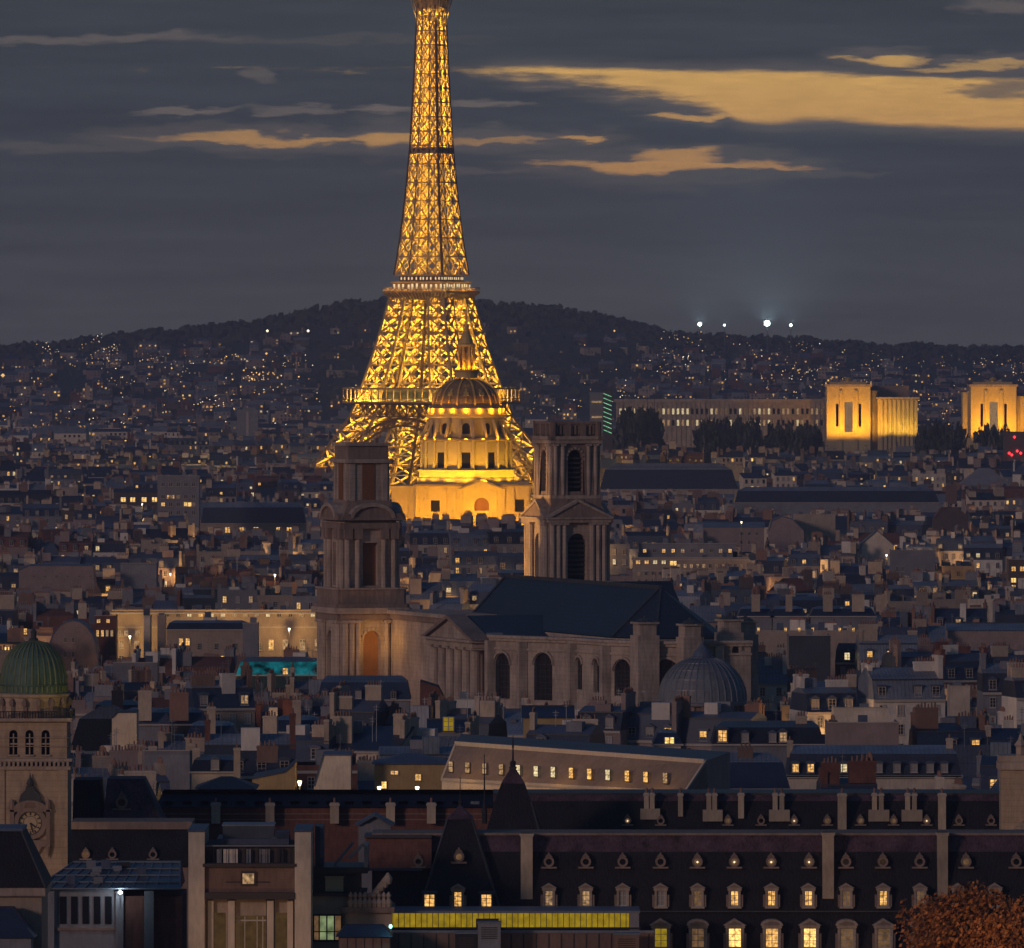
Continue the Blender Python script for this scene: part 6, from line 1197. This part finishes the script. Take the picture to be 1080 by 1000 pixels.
# labels: what it looks like and where, numbered from the left only when needed
lab = {}
SH = {'mansard': 'mansard', 'gable': 'ridged', 'flat': 'flat', 'lean': 'single slope', 'hip': 'hipped'}
for i, (c, hs, px_, py_, ind) in enumerate(HOUSES):
    if not ind: continue
    size = 'narrow' if hs['w'] < 10 else ('broad' if hs['w'] > 14.5 else '')
    roof = 'flat roof' if hs['shape'] == 'flat' else f"{hs['rn']} {SH[hs['shape']]} roof"
    lab.setdefault(f"{size} {hs['wn']} house with {roof}".strip() + '|' + where(px_, py_), []).append((px_, i))
ORD = ['leftmost', 'second from left', 'third from left', 'fourth from left', 'fifth from left', 'sixth from left', 'seventh from left', 'eighth from left', 'ninth from left', 'tenth from left']
LABEL = {}
def short(t_): return t_ if len(t_.split()) <= 16 else t_.replace(' the ', ' ').replace('single slope', 'sloping').replace('second from left', 'second').replace('third from left', 'third')
for k, lst in lab.items():
    a, b = k.split('|'); lst.sort()
    for n, (_, i) in enumerate(lst): LABEL[i] = short(f"{a} {b}" if len(lst) == 1 else f"{a} {b}, {ORD[min(n, 9)]}")
def merge_simple(hs, Mx, detail):
    STUFF.merge(hs['wall'], Mx); STUFF.merge(hs['roof'], Mx)
    for _, b in (hs['extra'] if detail else []): STUFF.merge(b, Mx)
    for x, y, z, w, d, hh, ck, n in hs['chims']:
        if detail > 1: STUFF.merge(stack_mb(w, d, hh, ck, min(n, 5)), Mx @ Matrix.Translation((x, y, z)))
        else:
            b = MB(); b.box(x - w / 2, x + w / 2, y - d / 2, y + d / 2, z, z + hh, ck, bottom=False); b.box(x - w / 2 * .8, x + w / 2 * .8, y - d / 2 * .6, y + d / 2 * .6, z + hh, z + hh + .5, 'pot', bottom=False); STUFF.merge(b, Mx)
    for x, y, z, k in hs['wins']:
        b = MB(); b.quad((x - .55, y - .06, z), (x + .55, y - .06, z), (x + .55, y - .06, z + 1.8), (x - .55, y - .06, z + 1.8), k)
        if detail > 1: b.box(x - .04, x + .04, y - .12, y - .07, z, z + 1.8, 'frame'); b.box(x - .7, x + .7, y - .16, y - .0, z - .12, z, 'frame')
        STUFF.merge(b, Mx)
    for x, y, z, k, st in hs['dorms']:
        if detail > 1: STUFF.merge(DORM[(k, st)], Mx @ Matrix.Translation((x, y, z)))
        else:
            b = MB(); b.box(x - .75, x + .75, y, y + 2, z, z + 1.9, 'roof_zinc', bottom=False); b.quad((x - .5, y - .03, z + .15), (x + .5, y - .03, z + .15), (x + .5, y - .03, z + 1.6), (x - .5, y - .03, z + 1.6), k); STUFF.merge(b, Mx)
for i, (c, hs, px_, py_, ind) in enumerate(HOUSES):
    X, Y, w, d, h, ya, sty = c
    if not ind:
        merge_simple(hs, Matrix.Translation((X, Y, ground_z(Y))) @ Matrix.Rotation(ya, 4, 'Z'), 2 if Y < 1900 else (1 if Y < 3200 else 0)); continue
    t = thing('town_house', LABEL[i], 'house', (X, Y, ground_z(Y)), ya, 'houses of the old town')
    obj('wall', hs['wall'], t); ro = obj('roof', hs['roof'], t)
    for nm, b in hs['extra']: obj(nm, b, ro)
    for x, y, z, ww, dd, hh, ck, n in hs['chims']: obj('chimney', stack_mb(ww, dd, hh, ck, n), ro, (x, y, z))
    for x, y, z, k, st in hs['dorms']: kid('dormer', DORMM[(k, st)], ro, x, y, z)
    for x, y, z, k in hs['wins']: kid('window', WINM[k], t, x, y, z, 1.05, 1.0)

# ---------------------------------------------------------------- far districts: blocks up to the foot of the hills and on their slopes
q = random.Random(77)
def far_block(X, Y, g0, w, d, h, litp, rows=2):
    wk = pick(q, WALLS, WW)[0] if Y < 7000 else q.choice(['wall_grey', 'wall_brown', 'wall_brown', 'wall_rose', 'wall_tan', 'red_brick']); rk = pick(q, ROOFS, RW)[0]; a = w / 2; Mx = Matrix.Translation((X, Y, g0)) @ Matrix.Rotation(q.gauss(0, .15), 4, 'Z'); b = MB()
    b.box(-a, a, -d / 2, d / 2, 0, h, wk, bottom=False); k = q.random()
    if k < .55: b.frus(-a, a, -d / 2, d / 2, h, -a * .97, a * .97, -d * .2, d * .2, h + q.uniform(2, 4.5), rk)
    elif k < .75: b.box(-a * .6, a * .2, -2, 2, h, h + q.uniform(1.5, 3), q.choice([wk, 'wall_grey']), bottom=False)
    for _ in range(int(w / 9)): x = q.uniform(-a, a); b.box(x - .9, x + .9, -.6, .6, h, h + q.uniform(3, 5.5), q.choice(['stack_tan', 'brick', wk]), bottom=False)
    n = int(w / 3.2)
    lit_house = q.random() < .35
    for r_ in range(rows):
        for i in range(n):
            lit = q.random() < litp * (2.8 if lit_house else .6)
            if not lit and q.random() < .45: continue
            x = -a + w * (i + .5) / n; z = h - 2.6 - 3.2 * r_; s = .75 if not lit else q.uniform(.6, 1.0); kk = q.choices(['lit_amber', 'lit_soft', 'lit_pale', 'lit_bright', 'lit_dim'], [34, 22, 16, 8, 20])[0] if lit else 'glass_dark'
            b.quad((x - s, -d / 2 - .08, z), (x + s, -d / 2 - .08, z), (x + s, -d / 2 - .08, z + 1.7), (x - s, -d / 2 - .08, z + 1.7), kk)
    STUFF.merge(b, Mx)
def blocked(px0, px1, Y, ytop):
    for x0, x1, y0, y1, YS, dS in SPEC:
        if px1 < x0 or px0 > x1: continue
        if YS - 20 < Y < YS + dS: return True
        if Y < YS and ytop < y1 - 1: return True
    return False
keep(648, 872, 418, 462, 5600, 60); keep(866, 972, 398, 462, 5560, 60); keep(1018, 1082, 398, 462, 5560, 60); keep(625, 650, 408, 462, 5300, 20)
keep(255, 320, 425, 462, 5900, 40)
Y = 6250.0
while Y < 9900:
    half = .0605 * Y; x = -half; step = 70 if Y < 6900 else 85
    while x < half:
        w = q.uniform(14, 40) if Y < 6900 else q.uniform(8, 20); h = max(9, q.gauss(19, 4)) if Y < 6900 else max(4.5, q.gauss(7.5, 2.0)); yy_ = Y + q.uniform(-35, 35); gz = max(0, hill_z(x + w / 2, yy_)); s = F / yy_
        pxa = CX + x * s; ridge = HY if True else 0
        dens = 1.0 if yy_ < 7000 else (.85 if (pxa < 320 or pxa > 660) else .22) * (1 if yy_ < 9000 else .7)
        if q.random() < dens and not blocked(pxa, pxa + w * s, yy_, HY - (gz + h - ZC) * s): far_block(x + w / 2, yy_, gz - 1, w, q.uniform(11, 15), h, .16 if yy_ < 7100 else .10, 2 if yy_ < 7100 else 3)
        x += w + q.choice([1, 3, 8, 20])
    Y += step * q.uniform(.8, 1.2)
tag(obj('distant_rooftops', STUFF), kind='stuff')

# street lamps and lit windows on the far slopes, too small and too many to count
D = MB()
def dot(p, r_, k):
    x, y, z = p; D.add([(x - r_, y, z), (x, y - r_, z), (x + r_, y, z), (x, y + r_, z), (x, y, z + r_), (x, y, z - r_)], [(0, 1, 4), (1, 2, 4), (2, 3, 4), (3, 0, 4), (1, 0, 5), (2, 1, 5), (3, 2, 5), (0, 3, 5)], k)
def dots(n, xa, xb, Ya, Yb, ra, rb, keys, lift=(3, 14), clump=0):
    cs = [(q.uniform(xa, xb), q.uniform(Ya, Yb)) for _ in range(clump)] if clump else None
    for _ in range(n):
        if cs and q.random() < .75: c = q.choice(cs); x, Y = c[0] + q.gauss(0, 8), c[1] + q.gauss(0, 60)
        else: x, Y = q.uniform(xa, xb), q.uniform(Ya, Yb)
        X = XP(x, Y); z = max(0, hill_z(X, Y)) + q.uniform(*lift)
        dot((X, Y, z), q.uniform(ra, rb), q.choice(keys))
A2 = ['dot_amber', 'dot_amber', 'dot_amber', 'dot_pale']
dots(150, 20, 330, 8300, 9500, .25, .6, A2, clump=24); dots(80, 30, 120, 9600, 10200, .25, .6, A2, clump=6); dots(130, -20, 340, 7300, 8400, .25, .62, A2, clump=16); dots(50, 255, 300, 8600, 9200, .4, 1.0, ['dot_amber'], clump=3); dots(45, 375, 420, 7800, 8600, .3, .65, A2, clump=4)
dots(290, 560, 1090, 7800, 9700, .25, .62, A2, clump=30); dots(220, 700, 1090, 9000, 10200, .25, .6, A2, clump=24); dots(90, 520, 700, 7000, 8600, .25, .6, A2, clump=12)
dots(240, -20, 1090, 6400, 7300, .25, .6, A2, (8, 26), clump=30)
dots(14, 880, 1080, 5200, 5500, .6, 1.1, ['dot_amber', 'dot_pale', 'dot_green'], (4, 12))
for x, y, Y, r_, k in ((282, 349, 9300, 1.6, 'dot_pale'), (325, 349, 9300, 1.6, 'dot_pale'), (281, 373, 8800, 1.3, 'dot_amber'), (648, 349, 9300, 1.0, 'dot_amber'), (3, 396, 7600, 1.8, 'dot_amber')): dot(at(x, y, Y), r_, k)
tag(obj('distant_lights', D), kind='stuff')
Wd_ = MB()                                                  # woods along the ridge and slopes
for _ in range(9000):
    x = q.uniform(-60, 1140); Y = q.choice([q.uniform(9950, 10450), q.uniform(10250, 10420), q.uniform(8400, 10400)])
    if Y < 9900 and not (300 < x < 700) and q.random() < .72: continue
    X = XP(x, Y); z = hill_z(X, Y) + q.uniform(-3, 3.5 + 3 * mnoise.noise((x * .05, 0, 4))); s = q.uniform(2.5, 6.5); a = q.uniform(0, 3.14)
    p = Vector((X, Y, z)); u = Vector((math.cos(a), math.sin(a), q.uniform(-.4, .4))) * s; v = Vector((q.uniform(-.4, .4), q.uniform(-.4, .4), 1)) * s * .8
    Wd_.poly([tuple(p - u - v * .4), tuple(p + u - v * .6), tuple(p + u * .5 + v), tuple(p - u * .6 + v * .8)], 'leaf')
tag(obj('hillside_woods', Wd_), kind='stuff')

# ---------------------------------------------------------------- stadium masts on the skyline
for i, (x, y, y2, r_, lb) in enumerate(((738, 342, 362, 2.0, 'floodlight mast glowing greenish white, leftmost of four on the skyline'), (764, 343, 360, 1.0, 'dim floodlight mast, second of four on the skyline'), (809, 341, 362, 3.0, 'brightest white floodlight mast of four on the skyline'), (834, 343, 362, 1.4, 'small floodlight mast right of the brightest one on the skyline'))):
    Y = 9900.0; b = at(x, y2, Y); gz = hill_z(b.x, Y); t = thing('floodlight_mast', lb, 'floodlight', (b.x, Y, gz), 0, 'floodlight masts on the skyline'); zt = ZP(y, Y) - gz
    m = MB(); m.bar((0, 0, 0), (0, 0, zt), .7, 'metal'); m.box(-r_ * 1.3, r_ * 1.3, .2, .7, zt - r_, zt + r_, 'metal'); obj('mast', m, t)
    m = MB()
    m.lathe([(r_ * 1.05 * math.sin(k * math.pi / 6) + .01, zt - r_ * 1.05 * math.cos(k * math.pi / 6)) for k in range(7)], 10, 'dot_white', 0, -r_)
    obj('lamp_bank', m, t); spot((b.x, Y - 8, ZP(y, Y)), (b.x * .5, 3000, 720), 1.6e6 * r_ * r_, (.72, 1, .85), 12, r_)
# ---------------------------------------------------------------- palace with golden pavilions
def palace():
    Y = 5600.0; s = F / Y; zz = lambda y: ZP(y, Y)
    t = thing('palace_wing', 'long curved palace wing with two rows of lit windows left of the golden pavilion', 'palace', (XP(760, Y), Y, 0)); xx = lambda p: XP(p, Y) - XP(760, Y)
    m = MB(); m.box(xx(650), xx(872), 0, 18, 0, zz(424), 'stone'); m.box(xx(648), xx(874), -.8, 18.5, zz(424), zz(421), 'stone')
    for i in range(44): x = xx(652 + i * 5.05); m.box(x - .45, x + .45, -.5, 0, 0, zz(425), 'stone')
    obj('wall', m, t); rw = random.Random(4)
    wm = MB()
    for k in ('lit_pale', 'lit_soft', 'lit_dim', 'glass_dark'): pass
    P = {k: MB() for k in ('lit_pale', 'lit_soft', 'lit_dim', 'glass_dark')}
    for k, b in P.items(): b.quad((-.85, -.1, 0), (.85, -.1, 0), (.85, -.1, 3.6), (-.85, -.1, 3.6), k); b.box(-1.0, 1.0, -.3, 0, -.4, 0, 'trim')
    PM = {k: b.mesh('window') for k, b in P.items()}
    for r_, y in enumerate((434, 446)):
        for i in range(43): kid('window', PM[rw.choices(['lit_pale', 'lit_soft', 'lit_dim', 'glass_dark'], [28, 30, 22, 20])[0]], t, xx(654.5 + i * 5.05), -.02, zz(y + 3), .8, 1)
    for x in (690, 740, 790, 840): spot((xx(x), -26, zz(458)), (xx(x), 0, zz(438)), 800, (1, .66, .28), 130, .5, t)
    for x0, x1, lb, ex in ((872, 918, 'golden floodlit palace pavilion with tall central bay, left one of the pair', 1), (1024, 1072, 'golden floodlit palace pavilion, right one near the edge of the photo', 0)):
        Y = 5560.0; zz = lambda y: ZP(y, Y); cx = (x0 + x1) / 2; t = thing('palace_pavilion', lb, 'palace', (XP(cx, Y), Y, 0), 0, 'golden palace pavilions'); xx = lambda p: XP(p, Y) - XP(cx, Y); K = 'stone_gold'
        m = MB(); Wd = xx(x1) - xx(x0); m.box(xx(x0), xx(x1), 1, 26, 0, zz(408), K); m.facade((xx(x0), 0, 0), (1, 0, 0), (0, -1, 0), Wd, 0, zz(408), [(Wd * .5, 5.2, zz(456), zz(424), False, 'lit_soft'), (Wd * .24, 1.6, zz(450), zz(426), False, 'void'), (Wd * .76, 1.6, zz(450), zz(426), False, 'void')], 1, K)
        m.box(xx(x0) - 1, xx(x1) + 1, -1, 27, zz(408), zz(405.5), 'stone'); m.box(xx(x0 + 4), xx(x1 - 4), 3, 24, zz(405.5), zz(403), K)
        for x in (cx - 8, cx + 8): m.box(xx(x) - .9, xx(x) + .9, -.7, 0, 0, zz(412), K)
        if ex:
            m.box(xx(918), xx(926), 8, 24, 0, zz(412), 'stone'); m.box(xx(926), xx(968), 3, 24, 0, zz(421), K); m.box(xx(924), xx(970), 2, 25, zz(421), zz(419), 'stone'); m.box(xx(918), xx(960), 20, 40, 0, zz(407), 'stone_dark')
            for i in range(9): x = xx(930 + i * 4.6); m.box(x - .6, x + .6, 2, 3, 0, zz(422), K)
        else: m.box(xx(1016), xx(1024), 8, 24, 0, zz(414), K); m.box(xx(1072), xx(1088), 3, 24, 0, zz(418), K)
        obj('wall', m, t); m = MB(); m.lathe([(2.2, zz(405)), (1.7, zz(402)), (2.6, zz(400)), (.6, zz(398))], 8, 'gilt', xx(cx), 6); m.bar((xx(cx - 9), 6, zz(401.5)), (xx(cx - 2), 6, zz(404)), 1.8, 'stone'); m.bar((xx(cx + 9), 6, zz(401.5)), (xx(cx + 2), 6, zz(404)), 1.8, 'stone'); obj('statue_group', m, t)
        gc = (1, .44, .012)
        for a in (.12, .5, .88): spot((xx(x0) + Wd * a, -16, zz(460)), (xx(x0) + Wd * a, 0, zz(430)), 34000, gc, 120, .5, t)
        if ex:
            for x in (932, 948, 962): spot((xx(x), -7, zz(459)), (xx(x), 3, zz(438)), 8000, (1, .60, .05), 120, .5, t)
palace()
Y = 5300.0; t = thing('glass_stair_tower', 'slim building edge with greenish lit slanting stair bands right of the golden dome', 'tower', (XP(638, Y), Y, 0)); zz = lambda y: ZP(y, Y); s = F / Y
m = MB(); m.box(-16 / s, -2 / s, 0, 12, 0, zz(414), GR); m.box(-2 / s, 8 / s, .3, 12, 0, zz(411), 'frame_dark'); obj('wall', m, t); m = MB()
for i in range(9): y = 415 + i * 4.8; m.bar((-1.5 / s, .05, zz(y)), (7 / s, .05, zz(y + 3.5)), .8, 'lit_green', .3)
obj('light_band', m, t); m = MB(); [m.bar((-14 / s, -.1, zz(y)), (-3 / s, -.1, zz(y)), 1.1, 'lit_soft') for y in (424, 440)]; obj('window', m, t)
Y = 5900.0; t = thing('tower_block', 'lone dark slab tower with a pale centre strip at far left', 'tower block', (XP(261, Y), Y, 0)); zz = lambda y: ZP(y, Y); m = MB(); m.box(-7, 7, 0, 12, 0, zz(432), 'wall_grey'); m.box(-.8, .8, -.2, 0, 0, zz(434), 'trim'); obj('wall', m, t); m = MB(); m.box(-3, 3, 3, 9, zz(432), zz(430), 'metal'); obj('roof', m, t)
t = thing('warning_light', 'cluster of red lamps on a dark roof at the right edge', 'lamp', at(1070, 478, 5000)); m = MB()
for x, z in ((-3, 0), (1.5, 1.2), (3.5, 0), (0, 9), (-1.5, -1)): m.lathe([(.05, z - .9), (.9, z), (.05, z + .9)], 6, 'dot_red', x, 0)
obj('red_lamp', m, t); m = MB(); m.box(-6, 6, 1, 9, -60, 12, 'wall_brown'); obj('wall', m, t)
# ---------------------------------------------------------------- trees between the houses
CROWN = [leaf_crown(520, 5.2, 4.6, .95, ['leaf', 'leaf', 'leaf_dim'], 30 + i, 22).mesh('crown') for i in range(4)]; TRK = [trunk_mb(6.5, .35, 6, 40 + i, 2.4).mesh('trunk') for i in range(2)]
TREES = []
def trees(n, xa, xb, ytop, Ya, Yb, sc, words):
    for i in range(n):
        x = xa + (xb - xa) * (i + q.uniform(.2, .8)) / n; Y = q.uniform(Ya, Yb); zt = ZP(ytop + q.uniform(-2, 4), Y); k = sc * q.uniform(.8, 1.2); g0 = ground_z(Y); k = max(.7, min(k * 1.4, k)); TREES.append((x, Y, g0, zt - g0, k, words))
trees(11, 424, 552, 562, 2900, 3250, 1.25, 'before the golden domed church'); trees(9, -5, 100, 548, 3400, 3800, 1.6, 'in the dark park at the left'); trees(9, 195, 335, 572, 3000, 3250, 1.3, 'before the broad slate roof at upper left'); trees(4, 122, 170, 554, 3400, 3500, 1.0, 'under the lit row house')
trees(5, 655, 695, 432, 5350, 5480, 1.9, 'before the palace wing'); trees(7, 735, 800, 440, 5350, 5500, 1.3, 'near the middle of the palace wing'); trees(6, 812, 866, 445, 5300, 5450, 1.3, 'left of the golden pavilion'); trees(5, 972, 1018, 446, 5300, 5500, 1.3, 'between the two golden pavilions'); trees(4, 1028, 1060, 449, 5200, 5300, 1.3, 'before the right golden pavilion')
byw = {}
for tr in TREES: byw.setdefault(tr[5], []).append(tr)
OR2 = ['first', 'second', 'third', 'fourth', 'fifth', 'sixth', 'seventh', 'eighth', 'ninth', 'tenth', 'eleventh']
for wds, lst in byw.items():
    for n, (x, Y, g0, h, k, _) in enumerate(sorted(lst)):
        t = thing('broadleaf_tree', f'dark leafy tree {wds}, {OR2[n]} from the left', 'tree', (XP(x, Y), Y, g0), q.uniform(0, 6), 'dark trees among the houses')
        o = kid('crown', q.choice(CROWN), t, 0, 0, h - 4.9 * max(k, .09 * h), k); o.scale = (k, k, max(k, .09 * h)); o = kid('trunk', q.choice(TRK), t, 0, 0, 0, k); o.scale = (k, k, max(.5, (h - 6 * k) / 5.5))
# ---------------------------------------------------------------- a few street lamps that light courtyards
YLF = next(o for o in C.objects if o.name.startswith('long_cornice_house')).location.y - 6
for x, y, Y, W_, col, lb in ((316, 826, 1150, 480, (1, .7, .35), 'tall street lamp between the yellow house end and the cream slanted wall'), (289, 840, 1150, 900, (1, .55, .12), 'street lamp below the yellow house end'), (137, 672, YLF, 2600, (1, .55, .14), 'street lamp before the left end of the long lit facade'), (228, 664, YLF, 2600, (1, .55, .16), 'street lamp before the middle of the long lit facade'), (305, 664, YLF, 2600, (1, .55, .16), 'street lamp before the right end of the long lit facade'), (440, 832, 1178, 1000, (1, .60, .10), 'street lamp before the golden courtyard wall'), (400, 832, 1178, 900, (1, .60, .12), 'street lamp at the left of the golden courtyard wall'), (580, 758, 1466, 600, (1, .55, .2), 'street lamp in front of the church windows'), (290, 607, 2300, 3000, (1, .62, .2), 'street lamp in the court left of the broken tower'), (935, 586, 2850, 4000, (1, .55, .2), 'street lamp beside the orange lit gable house'), (782, 551, 3040, 1500, (.9, .9, .3), 'rooftop garden lamp left of the round topped house'), (150, 532, 3600, 4500, (1, .62, .2), 'street lamp before the lit row house'), (265, 566, 3330, 4500, (1, .6, .2), 'street lamp before the broad slate roof')):
    p = at(x, y, Y); g0 = ground_z(Y); t = thing('street_lamp', lb, 'street lamp', (p.x, Y, g0)); h = p.z - g0; m = MB(); m.bar((0, 0, 0), (0, 0, h - .35), .16, 'iron'); m.lathe([(.05, h + .55), (.4, h + .35), (.3, h + .3)][::-1], 8, 'iron'); obj('post', m, t)
    m = MB(); m.lathe([(.12, h - .35), (.28, h + .25), (.2, h + .3)], 8, 'bulb'); obj('lantern', m, t); point((0, -1.2, h + .1), W_, col, .25, t)

# lamps added at random between the rows so house walls glow
q = random.Random(5); LL = []
ROWSY = sorted(set(round(c[1]) for _, c in scored))
for i in range(110):
    x = q.uniform(10, 1070); Y = q.choice([q.uniform(1300, 2100), q.uniform(1900, 3200), q.uniform(2400, 3600)])
    near = [c for _, c in scored if abs(CX + c[0] * F / c[1] - x) < 26 and Y < c[1] < Y + 140]
    if not near: continue
    c = min(near, key=lambda k: k[1]); yl = c[1] - c[3] / 2 - 3.5; hh = c[4] - q.uniform(1.0, 4.0)
    if blocked(x - 2, x + 2, yl, HY - (ground_z(yl) + hh - ZC) * F / yl): continue
    LL.append((x, yl, hh))
lab2 = {}
for k in LL: lab2.setdefault(where(k[0], HY - (ground_z(k[1]) + k[2] - ZC) * F / k[1]), []).append(k)
LMB = MB(); LMB.lathe([(.06, -.7), (.26, -.1), (.2, 0)], 8, 'bulb'); LMH = LMB.mesh('lantern')
for wds, lst in lab2.items():
    for n, (x, yl, hh) in enumerate(sorted(lst)):
        t = thing('street_lamp', 'added glow lamp ' + wds + ('' if len(lst) == 1 else ', ' + ORD[min(n, 9)]), 'street lamp', (XP(x, yl), yl, ground_z(yl)), 0, 'added glow lamps between the roofs')
        m = MB(); m.bar((0, 0, 0), (0, 0, hh - .7), .14, 'iron'); m.lathe([(.32, hh), (.05, hh + .22)], 8, 'iron'); obj('post', m, t); o = kid('lantern', LMH, t, 0, 0, hh)
        point((0, -.6, hh - .5), q.uniform(800, 2400) * (1 if yl < 2200 else 1.8), (1, .52, .16), .25, t)
